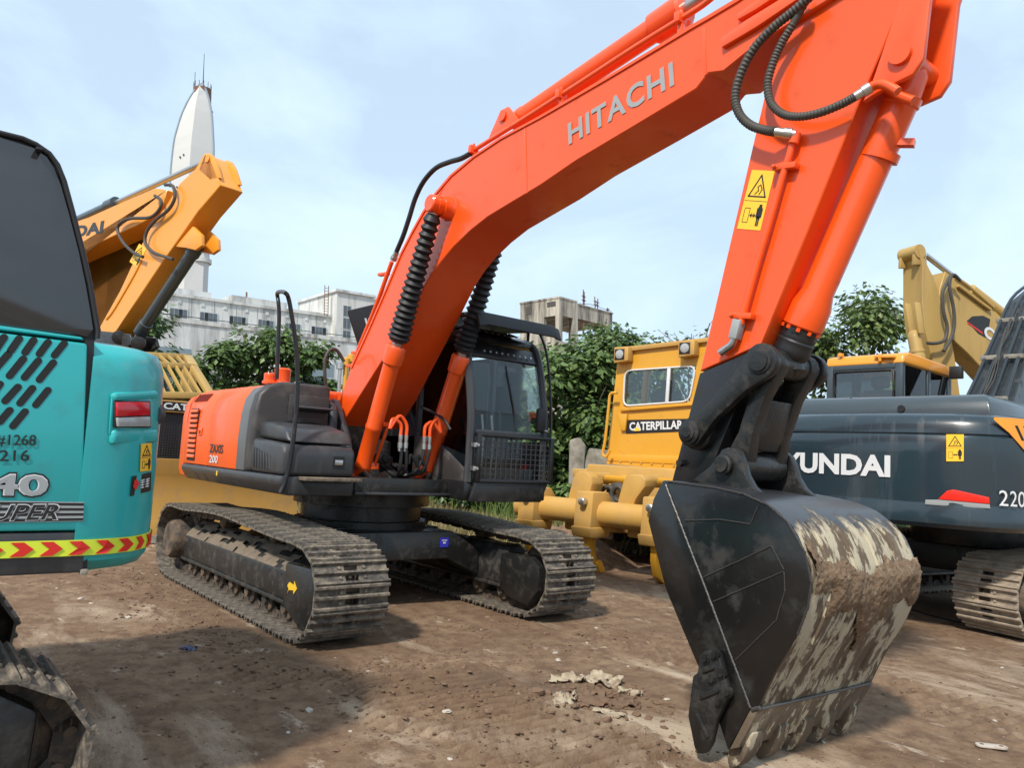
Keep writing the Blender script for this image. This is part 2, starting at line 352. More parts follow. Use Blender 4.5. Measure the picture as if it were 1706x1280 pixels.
# ---------------------------------------------------------------- crawler tracks
def shoe_mesh(name, pitch, width, gh=0.026, single=False):
    """triple-grouser shoe: x along travel, y across, z outwards; slots in the middle and bolt heads"""
    b = MB(); p = pitch*0.985; t = 0.012
    def prof(top):
        if single: return [(-p/2, 0), (p/2, 0), (p/2, t), (-p*0.30, t), (-p*0.36, t+gh), (-p*0.44, t+gh), (-p/2, t)]
        pts = [(-p/2, 0), (p/2, -0.004), (p/2, t*0.6)]
        for c in (0.40, 0.02, -0.38): pts += [((c+0.085)*p, t), ((c+0.04)*p, t+gh), ((c-0.04)*p, t+gh), ((c-0.085)*p, t)]
        return pts + [(-p/2, t)]
    pr = prof(0); hs = 0.055
    b.prism(pr, -width/2, -hs); b.prism(pr, hs, width/2)
    if single: b.prism(pr, -hs, hs)
    else:
        for c in (0.40, 0.02, -0.38):
            b.prism([((c+0.10)*p, 0), ((c+0.085)*p, t), ((c+0.04)*p, t+gh), ((c-0.04)*p, t+gh), ((c-0.085)*p, t), ((c-0.10)*p, 0)], -hs, hs)
        for c in (0.21, -0.18):
            for y in (-0.10, 0.10): b.cyl((c*p, y, 0), (c*p, y, t+0.014), 0.013, 6)
    return b.mesh(name, smooth=False)
def link_mesh(name, pitch):
    b = MB()
    for y in (-0.085, 0.085):
        b.prism([(-pitch*0.52, -0.035), (-pitch*0.30, -0.085), (pitch*0.30, -0.085), (pitch*0.52, -0.035), (pitch*0.45, -0.002), (-pitch*0.45, -0.002)], y-0.022, y+0.022)
    b.cyl((-pitch*0.5, -0.115, -0.048), (-pitch*0.5, 0.115, -0.048), 0.026, 8)
    return b.mesh(name, smooth=False)
def loop_samples(ctrl, n, closed=True):
    P = [Vector((x, 0, z)) for x, z in ctrl]; k = len(P); D_ = []
    for i in range(k):
        p0, p1, p2, p3 = P[i-1], P[i], P[(i+1) % k], P[(i+2) % k]
        for j in range(14):
            t = j/14; D_.append(0.5*((2*p1) + (p2-p0)*t + (2*p0-5*p1+4*p2-p3)*t*t + (3*p1-p0-3*p2+p3)*t**3))
    D_.append(D_[0]); L = [0]
    for i in range(1, len(D_)): L.append(L[-1] + (D_[i]-D_[i-1]).length)
    out = []; j = 0
    for i in range(n):
        s = L[-1]*i/n
        while L[j+1] < s: j += 1
        t = (s-L[j])/(L[j+1]-L[j]); p = D_[j].lerp(D_[j+1], t)
        s2 = (s + L[-1]/n) % L[-1]; q = None
        for m_ in range(len(L)-1):
            if L[m_] <= s2 <= L[m_+1]: q = D_[m_].lerp(D_[m_+1], (s2-L[m_])/max(1e-9, L[m_+1]-L[m_])); break
        out.append((p, q))
    return out, L[-1]
def crawl(parent, ctrl, yc, n, shoe, links):
    """shoes laid along the closed loop ctrl (the grouser tips), each its own object under the track frame"""
    sm, _ = loop_samples(ctrl, n)
    for p, q in sm:
        d = (q-p).normalized(); nz_ = Vector((d.z, 0, -d.x))            # the loop runs forwards along the ground, so outwards is to its right
        c = (p+q)/2 - nz_*0.036
        xa = d; ya = nz_.cross(xa)
        M = Matrix(((xa.x, ya.x, nz_.x, c.x), (xa.y, ya.y, nz_.y, yc), (xa.z, ya.z, nz_.z, c.z), (0, 0, 0, 1)))
        for nm, me in (('track_shoe', shoe), ('track_link', links)):
            o = bpy.data.objects.new(nm, me); C.objects.link(o); o.parent = parent; o.matrix_basis = M

# ================================================================ orange excavator
def muddy_paint(name, base, z_line, z_soft, cream_amt, brown_amt):
    """black paint with dried cream splash and brown mud below a ragged line"""
    m = bpy.data.materials.new(name); m.use_nodes = True
    n, l = m.node_tree.nodes, m.node_tree.links; b = n['Principled BSDF']
    tc = n.new('ShaderNodeTexCoord'); sx = n.new('ShaderNodeSeparateXYZ'); l.new(tc.outputs['Object'], sx.inputs[0])
    mp = n.new('ShaderNodeMapping'); mp.inputs['Scale'].default_value = (1.0, 1.5, 0.55); mp.inputs['Rotation'].default_value = (0.25, 0, 0); l.new(tc.outputs['Object'], mp.inputs[0])
    def nz(sc, det=8, ro=0.62, vec=None):
        k = n.new('ShaderNodeTexNoise'); k.inputs['Scale'].default_value = sc; k.inputs['Detail'].default_value = det; k.inputs['Roughness'].default_value = ro
        l.new(vec or mp.outputs[0], k.inputs['Vector']); return k.outputs['Fac']
    def math_(op, a, c):
        k = n.new('ShaderNodeMath'); k.operation = op
        for i, v in enumerate((a, c)):
            if isinstance(v, (int, float)): k.inputs[i].default_value = v
            else: l.new(v, k.inputs[i])
        return k.outputs[0]
    def ramp(v, a, c):
        k = n.new('ShaderNodeMapRange'); k.inputs[1].default_value = a; k.inputs[2].default_value = c; l.new(v, k.inputs[0]); return k.outputs[0]
    def mix(f, a, c):
        k = n.new('ShaderNodeMixRGB'); l.new(f, k.inputs[0])
        for i, v in ((1, a), (2, c)):
            if isinstance(v, tuple): k.inputs[i].default_value = (*v, 1)
            else: l.new(v, k.inputs[i])
        return k.outputs[0]
    low = ramp(math_('ADD', sx.outputs['Z'], math_('MULTIPLY', nz(4.5), -z_soft)), z_line+0.03-z_soft*0.5, z_line-0.03-z_soft*0.5)   # 1 below the line
    c2 = math_('MULTIPLY', low, ramp(nz(3.6, 9, 0.68), 0.62-0.3*brown_amt, 0.70-0.3*brown_amt))
    fine = nz(26, 6, 0.7, tc.outputs['Object'])
    col = mix(nz(3.0), base, tuple(min(1, c*2.6+0.012) for c in base))
    film = math_('MULTIPLY', low, ramp(nz(2.6, 8, 0.6), 0.62-0.5*brown_amt, 0.74-0.5*brown_amt))
    col = mix(film, col, (0.110, 0.078, 0.050))
    stk = n.new('ShaderNodeMapping'); stk.inputs['Scale'].default_value = (1.0, 2.4, 0.9); stk.inputs['Rotation'].default_value = (0.35, 0, 0); l.new(tc.outputs['Object'], stk.inputs[0])
    col = mix(math_('MULTIPLY', film, ramp(nz(5.0, 8, 0.65, stk.outputs[0]), 0.50, 0.66)), col, (0.175, 0.138, 0.098))
    c1 = math_('MULTIPLY', low, ramp(math_('ADD', math_('MULTIPLY', nz(4.2, 10, 0.7), 0.6), math_('MULTIPLY', nz(7.0, 8, 0.65, stk.outputs[0]), 0.4)), 0.60-0.2*cream_amt, 0.63-0.2*cream_amt))
    col = mix(c1, col, (0.42, 0.365, 0.26))
    col = mix(math_('MULTIPLY', low, ramp(fine, 0.66, 0.70)), col, (0.05, 0.04, 0.03))
    l.new(col, b.inputs['Base Color'])
    mud = math_('MAXIMUM', math_('MAXIMUM', c1, film), c2); l.new(ramp(mud, 0.0, 1.0), b.inputs['Roughness'])
    rr = n.new('ShaderNodeMapRange'); rr.inputs[3].default_value = 0.30; rr.inputs[4].default_value = 0.9; l.new(mud, rr.inputs[0]); l.new(rr.outputs[0], b.inputs['Roughness'])
    bp = n.new('ShaderNodeBump'); bp.inputs['Strength'].default_value = 0.7; bp.inputs['Distance'].default_value = 0.012
    l.new(math_('ADD', math_('MULTIPLY', mud, 0.6), math_('MULTIPLY', math_('MULTIPLY', fine, low), 0.5)), bp.inputs['Height']); l.new(bp.outputs[0], b.inputs['Normal'])
    MATS[name] = m
muddy_paint('bucket_paint', (0.012, 0.012, 0.014), 1.20, 0.40, 0.58, 0.72)
mat('bucket_side', (0.008, 0.008, 0.008), 0.22, coat=0.25, var=0.4, vscale=5, dirt=((0.022, 0.020, 0.017), 0.28, 5), bump=0.08, bscale=14)
muddy_paint('bucket_lip', (0.04, 0.035, 0.03), 3.0, 0.2, 0.40, 0.85)
mat('caked_mud', (0.150, 0.096, 0.056), 0.95, var=0.4, vscale=14, dirt=((0.27, 0.205, 0.13), 0.3, 20), bump=0.6, bscale=55)
mat('weld', (0.10, 0.096, 0.092), 0.45, metal=0.5, var=0.4, vscale=60)
mat('weld_dark', (0.032, 0.030, 0.029), 0.5, var=0.5, vscale=60)
HX = thing('excavator', 'orange crawler excavator with long arched boom and black bucket resting on the ground', 'excavator', 'H')
TRK = [(-1.60, 0.0), (-0.8, 0.0), (0.0, 0.0), (0.9, 0.0), (1.58, 0.0), (1.80, 0.055), (1.945, 0.19), (2.005, 0.385), (1.955, 0.575), (1.80, 0.70), (1.58, 0.745),
       (1.10, 0.755), (0.5, 0.785), (-0.10, 0.81), (-0.65, 0.795), (-1.2, 0.765), (-1.66, 0.77), (-1.90, 0.70), (-2.03, 0.53), (-2.05, 0.35), (-1.98, 0.16), (-1.82, 0.035)]
def undercarriage(root, trk, yc_list, n, width, pitch, x_idler, x_spr, z_ax, gh=0.026, m_frame='track_frame', m_mud='frame_mud', hub='track_link', cover=True, shoe_mat='track_steel'):
    sh = shoe_mesh('track_shoe', pitch, width, gh); sh.materials.append(MATS[shoe_mat])
    lk = link_mesh('track_link', pitch); lk.materials.append(MATS['track_link'])
    for yc in yc_list:
        s = 1 if yc > 0 else -1
        sec = [(yc+s*0.19, 0.24), (yc+s*0.19, 0.45), (yc+s*0.02, 0.585), (yc-s*0.13, 0.585), (yc-s*0.21, 0.44), (yc-s*0.21, 0.24)]
        b = MB().prism(sec, x_spr+0.28, x_idler-0.38, 'x')
        b.box(x_spr+0.24, x_idler-0.36, yc+s*0.17-0.035, yc+s*0.17+0.04, 0.205, 0.238)
        b.box(x_spr+0.24, x_idler-0.36, yc-s*0.19-0.035, yc-s*0.19+0.04, 0.205, 0.238)
        fr = b.build('track_frame', m_frame, root, bevel=0.008)
        # mud lying on the sloping top of the frame
        g = MB(); nx, ny = 46, 10; idx = {}
        for i in range(nx):
            for j in range(ny):
                x = x_spr+0.30 + (x_idler-0.42-x_spr-0.30)*i/(nx-1); t = j/(ny-1)
                y = yc + s*(0.188 - 0.30*t); z = (0.452 + 0.133*min(1, t/0.55)) + 0.006 + max(0, noise.noise(Vector((x*5, y*7, 3+s)))*0.035 + 0.006)*(1 if 0 < j < ny-1 else 0)
                idx[i, j] = len(g.v); g.v.append((x, y, z))
        for i in range(nx-1):
            for j in range(ny-1):
                if noise.noise(Vector((i*0.35, j*0.8, s*9.0))) > -0.22: g.f.append((idx[i, j], idx[i+1, j], idx[i+1, j+1], idx[i, j+1]))
        g.build('dried_mud', m_mud, fr, smooth=True)
        # idler guard box at the front
        if cover:
            w0 = yc+s*0.205; w1 = yc-s*0.235
            gd = MB().prism([(x_idler-0.40, 0.215), (x_idler-0.24, 0.13), (x_idler+0.02, 0.10), (x_idler+0.16, 0.25), (x_idler+0.17, 0.47), (x_idler+0.05, 0.545), (x_idler-0.40, 0.53)], min(w0, w1), max(w0, w1))
            gb = gd.build('idler_guard', 'black_worn', fr, bevel=0.02)
        # front idler, drive sprocket with motor drum, rollers
        MB().lathe((x_idler, yc-0.10, z_ax), (x_idler, yc+0.10, z_ax), [(0, .20), (.03, .23), (.05, .265), (.07, .285), (.13, .285), (.15, .265), (.17, .23), (.20, .20)], 28).build('idler_wheel', 'track_link', fr)
        b = MB()
        for k in range(21):
            a0 = 2*PI*k/21; pts = []
            for da, r in ((-0.15, 0.25), (-0.07, 0.31), (0.07, 0.31), (0.15, 0.25)): pts.append((x_spr+r*math.cos(a0+da), z_ax+r*math.sin(a0+da)))
            b.prism(pts, yc-0.03, yc+0.03)
        b.lathe((x_spr, yc-s*0.06, z_ax), (x_spr, yc+s*0.30, z_ax), [(0, .26), (.03, .27), (.10, .265), (.12, .22), (.24, .205), (.30, .20), (.335, .175)], 24)
        b.build('drive_sprocket', hub, fr)
        for k in range(7):
            x = x_spr+0.46 + (x_idler-0.46-x_spr-0.46)*k/6
            MB().lathe((x, yc-0.17, 0.165), (x, yc+0.17, 0.165), [(0, .045), (.03, .05), (.04, .095), (.07, .095), (.075, .075), (.13, .075), (.14, .05), (.20, .05), (.21, .075), (.265, .075), (.27, .095), (.30, .095), (.31, .05), (.34, .045)], 14).build('track_roller', hub, fr)
        for x in (-0.6, 0.65):
            MB().lathe((x, yc-0.10, 0.665), (x, yc+0.10, 0.665), [(0, .04), (.02, .062), (.18, .062), (.20, .04)], 12).build('carrier_roller', hub, fr)
        crawl(fr, trk, yc, n, sh, lk)
        yield fr, yc
FRAMES_H = list(undercarriage(HX, TRK, (-1.1, 1.1), 46, 0.60, 0.2, 1.62, -1.66, 0.385))
# yellow arrow on the near guard, blue sticker on the cross beam
b = MB().prism([(1.300, 0.365), (1.335, 0.395), (1.42, 0.385), (1.42, 0.415), (1.475, 0.365), (1.42, 0.315), (1.42, 0.345), (1.335, 0.335), (1.305, 0.300), (1.330, 0.340), (1.30, 0.365)][:-1], -1.3095, -1.3065)
b.build('arrow_mark', 'yellow_print', FRAMES_H[0][0], smooth=False)
b = MB()
for sx in (1, -1):
    prof = [(-0.92, 0.49), (-0.55, 0.70), (0.55, 0.70), (0.92, 0.49), (0.92, 0.25), (0.50, 0.44), (-0.50, 0.44), (-0.92, 0.25)]
    b.prism(prof, sx*0.42, sx*0.86, 'x')
b.box(-0.5, 0.5, -0.62, 0.62, 0.44, 0.71)
b.build('car_body', 'black_worn', HX, bevel=0.012)
MB().lathe((0, 0, 0.70), (0, 0, 1.05), [(0, .66), (.06, .66), (.07, .60), (.2, .60), (.21, .68), (.35, .68)], 40).build('swing_ring', 'black_worn', HX)
st = MB().box(0.862, 0.865, 0.40, 0.50, 0.55, 0.64).build('sticker', 'blue_print', HX, smooth=False)
MB().box(0.8652, 0.8665, 0.435, 0.465, 0.585, 0.600).box(0.8652, 0.8665, 0.42, 0.48, 0.612, 0.620).build('printed_mark', 'white_print', st, smooth=False)

# ---- upper structure
MB().box(-1.75, 0.98, -0.62, 0.40, 1.055, 1.20).box(-1.75, 0.25, 0.40, 1.30, 1.055, 1.20).build('deck', 'black_worn', HX, bevel=0.01)
MB().box(0.985, 1.02, -0.63, 0.39, 1.052, 1.075).build('deck_edge', 'dark_grey', HX, bevel=0.004)
# skirt along the right-hand side
sk = [(-1.315, 1.13), (-1.315, 1.185), (-1.29, 1.195), (-0.64, 1.195), (-0.64, 1.035), (-1.24, 1.035)]
MB().prism(sk, -1.66, 1.0, 'x').build('side_skirt', 'dark_grey', HX, bevel=0.02)
MB().box(-0.52, -0.49, -1.319, -1.3155, 1.12, 1.165).build('small_label', 'yellow_print', HX, smooth=False)
# counterweight: plan outline with heavy rounding
plan = [(-1.68, -1.29), (-1.90, -1.27), (-2.16, -1.16), (-2.42, -0.93), (-2.60, -0.60), (-2.69, -0.2), (-2.69, 0.2), (-2.60, 0.60), (-2.42, 0.93), (-2.16, 1.16), (-1.90, 1.27), (-1.68, 1.29)]
ins = lambda p, k: [(x if x > -1.7 else x*k + (1-k)*-1.68, y*k) for x, y in p]
rings = [[(x, y, z) for x, y in ins(plan, k)] for z, k in ((1.03, 0.93), (1.07, 0.985), (1.14, 1.0), (1.70, 1.0), (1.84, 0.985), (1.92, 0.95), (1.96, 0.88))]
MB().loft(rings).build('counterweight', 'orange_hood', HX)
# engine side panel (orange), grey band, tank with steps
def hoodprof(o=0.0): return [(-1.30-o, 1.20), (-1.302-o, 1.50), (-1.29-o, 1.72), (-1.262-o, 1.86), (-1.20-o*0.7, 1.955+o*0.7), (-1.08, 2.005+o), (-0.62, 2.03+o), (-0.62, 1.20)]
sp = MB().prism(hoodprof(), -1.66, -0.86, 'x').build('engine_side_panel', 'orange_hood', HX, bevel=0.012)
sp2 = MB().prism(hoodprof(0.003), -0.852, -0.06, 'x').build('engine_side_panel', 'orange_hood', HX, bevel=0.012)
MB().prism(hoodprof(0.007), -0.056, 0.15, 'x').build('grey_band', 'grey_band', HX, bevel=0.012)
MB().prism([(-0.62, 1.20), (-0.62, 2.035), (0.6, 2.05), (1.22, 1.98), (1.25, 1.20)], -1.66, -0.35, 'x').build('engine_hood', 'orange_hood', HX, bevel=0.03)
MB().box(-0.345, -0.31, -0.60, 1.28, 1.2, 1.93).build('engine_firewall', 'black_worn', HX, bevel=0.01)
lv = MB().box(-1.52, -1.27, -1.3065, -1.2985, 1.235, 1.785).build('louver_recess', 'teal_slot', sp, smooth=False)
for k in range(10):
    z = 1.265 + k*0.053
    MB().prism([(-1.3068, z+0.034), (-1.3068, z+0.004), (-1.320, z), (-1.322, z+0.012)], -1.515, -1.275, 'x').build('louver_slat', 'orange_hood', sp, smooth=False)
for k in range(8):
    x = -1.56 + 0.055*k
    MB().bar((x, -1.268, 1.862), (x+0.02, -1.215, 1.945), 0.016, 0.012, (0, -1, 0.5)).build('vent_slot', 'orange_slot', sp, smooth=False)
MB().box(-1.20, -1.10, -1.311, -1.3025, 1.50, 1.58).build('latch_plate', 'orange_hood', sp, bevel=0.006)
MB().cyl((-1.15, -1.3112, 1.54), (-1.15, -1.316, 1.54), 0.018, 10).build('panel_lock', 'black_paint', sp)
text(sp2, 'ZAXIS', 'decal_black', (-0.80, -1.306, 1.335), (-0.42, -1.306, 1.335), 0.085, (0, -1, 0), bold=0.012)
text(sp2, '200', 'white_print', (-0.78, -1.306, 1.235), (-0.54, -1.306, 1.235), 0.075, (0, -1, 0), bold=0.008)
# fuel tank wall with a rounded shoulder, and the box of steps in front of it
MB().prism([(-1.305, 1.20), (-1.305, 1.74), (-1.27, 1.90), (-1.19, 1.985), (-1.05, 2.03), (-0.58, 2.035), (-0.58, 1.20)], 0.152, 0.30, 'x').build('fuel_tank', 'brown_grey', HX, bevel=0.035, seg=3)
ft = MB().box(0.302, 0.325, -1.00, -0.60, 1.66, 1.92).build('tank_recess', 'brown_grey', HX, bevel=0.02)
MB().prism([(0.33, 1.81), (0.45, 1.815), (0.46, 1.795), (0.33, 1.765)], -0.96, -0.62).build('tank_step', 'dark_grey', HX, bevel=0.008)
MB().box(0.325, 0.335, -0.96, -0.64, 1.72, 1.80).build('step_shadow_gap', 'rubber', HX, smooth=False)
tb = MB().prism([(0.30, 1.20), (0.30, 1.50), (0.955, 1.46), (1.0, 1.40), (1.0, 1.20)], -1.30, -0.64).build('tool_box', 'dark_grey', HX, bevel=0.035, seg=3)
MB().prism([(0.304, 1.505), (0.304, 1.645), (0.50, 1.65), (0.86, 1.585), (0.955, 1.475)], -1.25, -0.645).build('tool_box_lid', 'dark_grey', HX, bevel=0.035, seg=3)
for k in range(7):
    x = 0.36+0.062*k
    MB().bar((x+0.02, -1.303, 1.235), (x-0.015, -1.303, 1.42-0.01*k), 0.018, 0.012, (0, -1, 0)).build('vent_rib', 'dark_grey', tb, bevel=0.003)
lt = MB().box(1.0005, 1.006, -0.85, -0.75, 1.275, 1.375).build('latch_recess', 'rubber', tb, smooth=False)
MB().box(1.006, 1.016, -0.84, -0.765, 1.30, 1.345).build('latch', 'steel', tb, bevel=0.004)
MB().box(0.96, 1.13, -1.15, -0.63, 1.165, 1.195).build('step_plate', 'frame_mud', HX, bevel=0.006)
MB().box(0.80, 0.985, -1.24, -0.63, 1.04, 1.16).build('step_support', 'black_worn', HX, bevel=0.01)
# handrail
rail = [(1, -1.3, 1.056), (1, -1.271, 1.134), (1, -1.243, 1.287), (1, -1.226, 1.511), (1, -1.221, 1.761), (1, -1.232, 2.011), (1, -1.271, 2.284), (1, -1.336, 2.553), (1, -1.373, 2.673), (1, -1.402, 2.704)] + [(0.6, -1.278, 2.79)] + [(0.2, -1.15, 2.85), (0.2, -1.131, 2.763), (0.2, -1.113, 2.624), (0.2, -1.1, 2.343), (0.2, -1.086, 2.052)]
MB().tube(rail, 0.019, 10, smooth=4).build('handrail', 'black_paint', HX)
for p, r, h in (([(0, -1.073, 2.04)][0], 0.055, 0.07), ([(0, -0.952, 2.076)][0], 0.075, 0.13)):
    p = (p[0], p[1], 2.02)
    MB().lathe(p, (p[0], p[1], 3), [(0, r*1.25), (0.02, r*1.25), (0.03, r), (h, r), (h+0.015, r*1.04), (h+0.03, r*0.9)], 16).build('air_cap', 'orange', HX)
MB().box(-0.10, 0.10, -1.08, -0.85, 2.02, 2.032).build('cap_base', 'orange', HX, bevel=0.004)
# raised black engine lid with slots behind the boom
lid = [(-1.3, 0.314, 3.1), (-1.3, 0.818, 3.298), (-1.3, 0.955, 2.885), (-1.3, 0.642, 2.572), (-1.3, 0.565, 2.607), (-1.3, 0.491, 2.708)]
lo = MB().plate(lid, (1, 0, 0), 0.045).build('raised_lid', 'rubber', HX, bevel=0.015)
for k in range(4):
    a = [(-1.25, 0.535, 3.042), (-1.25, 0.576, 2.937)]
    MB().plate([(q[0], q[1]+dy+0.05*k, q[2]+0.004*k) for q, dy in ((a[0], 0), (a[0], 0.026), (a[1], 0.026), (a[1], 0))], (1, 0, 0), 0.004).build('lid_slot', 'white_print', lo, smooth=False)

# ---- cab
cabx0, cabx1, cy0, cy1 = -0.45, 1.26, 0.40, 1.385
side = [(cabx0, 1.03), (cabx1, 1.03), (cabx1, 1.52), (cabx1-0.01, 1.85), (1.16, 2.28), (1.09, 2.52), (0.98, 2.65), (0.75, 2.71), (-0.25, 2.72), (-0.42, 2.62), (cabx0, 2.40)]
cab = MB().prism([(cabx0, 1.03), (cabx1-0.02, 1.03), (cabx1-0.02, 1.20), (cabx0, 1.20)], cy0-0.03, cy1).build('cab', 'black_paint', HX, bevel=0.015)
cab['label'] = 'black glazed operator cab with mesh guard over the lower front'
for y in (cy0+0.03, cy1-0.03):
    MB().tube([(1.215, y, 1.2), (1.215, y, 1.55), (1.205, y, 1.86), (1.12, y, 2.28), (1.05, y, 2.50), (0.95, y, 2.62), (0.75, y, 2.675), (0.3, y, 2.685)], 0.042, 8, smooth=4).build('front_pillar', 'dark_grey', cab)
    MB().bar((0.30, y, 1.2), (0.30, y, 2.66), 0.07, 0.06, (1, 0, 0)).build('door_pillar', 'dark_grey', cab, bevel=0.012)
    MB().bar((-0.40, y, 1.2), (-0.38, y, 2.62), 0.07, 0.07, (1, 0, 0)).build('rear_pillar', 'dark_grey', cab, bevel=0.012)
MB().prism([(1.0, 2.60), (0.96, 2.66), (0.74, 2.725), (-0.25, 2.735), (-0.44, 2.63), (-0.44, 2.58), (0.9, 2.56)], cy0+0.01, cy1-0.01).build('cab_roof', 'black_paint', cab, bevel=0.03)
rp = MB().prism([(0.90, 2.715), (0.72, 2.752), (-0.1, 2.755), (-0.1, 2.73), (0.72, 2.73)], cy0+0.12, cy1-0.12).build('roof_hatch', 'dark_grey', cab, bevel=0.01)
for k in range(8):
    y = cy0+0.20+0.08*k
    MB().bar((0.93, y, 2.70), (0.76, y+0.03, 2.752), 0.03, 0.018).build('roof_rib', 'dark_grey', rp, bevel=0.005)
# sun visor plate on top
vr = [[(0.10, y, 2.86), (1.30, y, 2.775 + 0.0*y), (1.37, y, 2.675), (1.40, y, 2.68), (1.35, y, 2.80), (1.22, y, 2.83), (0.10, y, 2.90)] for y in (0.33, 0.42, 1.28, 1.37)]
for k in (0, 3): vr[k] = [(x, y, z-0.025) for x, y, z in vr[k]]
MB().loft(vr).build('roof_visor', 'rubber', cab, bevel=0.008)
for x, y in ((0.3, 0.5), (0.3, 1.3), (0.95, 0.5), (0.95, 1.3)): MB().cyl((x, y, 2.68), (x, y, 2.79 if x > .5 else 2.86), 0.015, 8).build('visor_post', 'rubber', cab)
# sill, lower front skirt, side panels
MB().box(1.19, 1.235, cy0+0.04, cy1-0.04, 1.655, 1.70).build('front_sill', 'dark_grey', cab, bevel=0.008)
MB().prism([(1.075, 2.40), (1.10, 2.42), (1.03, 2.56), (0.98, 2.56)], cy0+0.05, cy1-0.05).build('front_header', 'black_paint', cab, bevel=0.008)
for k in range(9):
    y = cy0+0.22+0.075*k
    MB().cyl((1.095, y, 2.475), (1.105, y, 2.478), 0.012, 8).build('bolt_head', 'steel', cab)
MB().prism([(cy0+0.0, 1.02), (cy1-0.10, 1.02), (cy1-0.02, 1.20), (cy0+0.06, 1.205)], 1.262, 1.30, 'x').build('front_skirt', 'black_worn', cab, bevel=0.008)
pr = [(cabx0, 1.2), (0.30, 1.2), (0.30, 1.62), (cabx0, 1.62)]
MB().prism([(0.30, 1.2), (1.19, 1.2), (1.19, 1.32), (0.62, 1.62), (0.30, 1.62)], cy0-0.012, cy0+0.02).build('side_panel', 'brown_grey', cab, bevel=0.008)
MB().prism(pr, cy0-0.01, cy0+0.02).build('side_panel', 'brown_grey', cab, bevel=0.008)
MB().prism([(cabx0, 1.2), (1.17, 1.2), (1.17, 1.62), (cabx0, 1.62)], cy1-0.03, cy1).build('door', 'black_paint', cab, bevel=0.008)
MB().box(cabx0, cabx0+0.04, cy0+0.06, cy1-0.06, 1.2, 1.75).build('rear_panel', 'black_paint', cab, bevel=0.006)
# panes
def pane(parent, pts, nrm, m='cab_glass', name='window_pane'): return MB().plate(pts, nrm, 0.005).build(name, m, parent, smooth=False)
ya, yb = cy0+0.07, cy1-0.07
pane(cab, [(1.215, ya, 1.70), (1.215, yb, 1.70), (1.20, yb, 1.87), (1.20, ya, 1.87)], (1, 0, 0))
pane(cab, [(1.20, ya, 1.873), (1.20, yb, 1.873), (1.08, yb, 2.41), (1.08, ya, 2.41)], (1, 0, 0.22))
pane(cab, [(1.215, ya, 1.21), (1.215, yb, 1.21), (1.215, yb, 1.65), (1.215, ya, 1.65)], (1, 0, 0))
pane(cab, [(0.34, cy0+0.02, 1.63), (1.17, cy0+0.02, 1.45), (1.15, cy0+0.02, 1.86), (1.03, cy0+0.02, 2.48), (0.9, cy0+0.02, 2.55), (0.34, cy0+0.02, 2.55)], (0, -1, 0))
pane(cab, [(-0.36, cy0+0.02, 1.63), (0.26, cy0+0.02, 1.63), (0.26, cy0+0.02, 2.55), (-0.36, cy0+0.02, 2.55)], (0, -1, 0))
pane(cab, [(0.34, cy1-0.02, 1.63), (1.17, cy1-0.02, 1.63), (1.15, cy1-0.02, 1.86), (1.03, cy1-0.02, 2.48), (0.9, cy1-0.02, 2.55), (0.34, cy1-0.02, 2.55)], (0, 1, 0))
pane(cab, [(-0.36, cy1-0.02, 1.63), (0.26, cy1-0.02, 1.63), (0.26, cy1-0.02, 2.55), (-0.36, cy1-0.02, 2.55)], (0, 1, 0))
pane(cab, [(cabx0+0.02, ya, 1.76), (cabx0+0.02, yb, 1.76), (cabx0+0.04, yb, 2.55), (cabx0+0.04, ya, 2.55)], (-1, 0, 0))
MB().tube([(1.215, 0.98, 1.70), (1.21, 0.96, 1.87), (1.10, 0.90, 2.36)], 0.008, 6).build('wiper', 'rubber', cab)
# inside: seat, console, levers
MB().box(0.05, 0.55, 0.62, 1.12, 1.50, 1.62).prism([(0.0, 1.60), (0.14, 1.60), (0.06, 2.28), (-0.06, 2.26)], 0.64, 1.10).box(-0.02, 0.08, 0.75, 0.99, 2.28, 2.46).box(0.05, 0.5, 0.68, 1.06, 1.2, 1.5).build('seat', 'interior', cab, bevel=0.04)
MB().box(0.10, 0.75, 0.47, 0.60, 1.2, 1.70).box(0.10, 0.75, 1.14, 1.27, 1.2, 1.70).box(1.0, 1.16, 0.5, 1.28, 1.2, 1.34).build('console', 'interior', cab, bevel=0.02)
for y in (0.54, 0.78, 0.90, 1.20):
    MB().tube([(0.95 if 0.6 < y < 1 else 0.68, y, 1.25 if 0.6 < y < 1 else 1.68), (0.98 if 0.6 < y < 1 else 0.70, y-0.02, 1.66 if 0.6 < y < 1 else 1.88), (0.96 if 0.6 < y < 1 else 0.70, y-0.04, 1.86 if 0.6 < y < 1 else 1.93)], 0.012, 6).build('lever', 'steel' if 0.6 < y < 1 else 'interior', cab)
# mesh guard over the lower front pane
mg = MB()
gy0, gy1, gz0, gz1, gx = cy0+0.10, cy1-0.02, 1.235, 1.635, 1.30
for k in range(15): y = gy0+(gy1-gy0)*k/14; mg.bar((gx, y, gz0), (gx, y, gz1), 0.007, 0.007, (1, 0, 0))
for k in range(9): z = gz0+(gz1-gz0)*k/8; mg.bar((gx-0.004, gy0, z), (gx-0.004, gy1, z), 0.007, 0.007, (1, 0, 0))
mg.build('mesh_guard', 'dark_grey', cab, smooth=False)
for y in (gy0-0.03, gy1+0.025): MB().bar((gx, y, gz0-0.03), (gx, y, gz1+0.03), 0.05, 0.035, (1, 0, 0)).build('guard_frame', 'black_paint', cab, bevel=0.008)
for z in (gz0-0.02, gz1+0.015): MB().bar((gx, gy0-0.02, z), (gx, gy1+0.02, z), 0.03, 0.03, (1, 0, 0)).build('guard_frame', 'black_paint', cab, bevel=0.006)
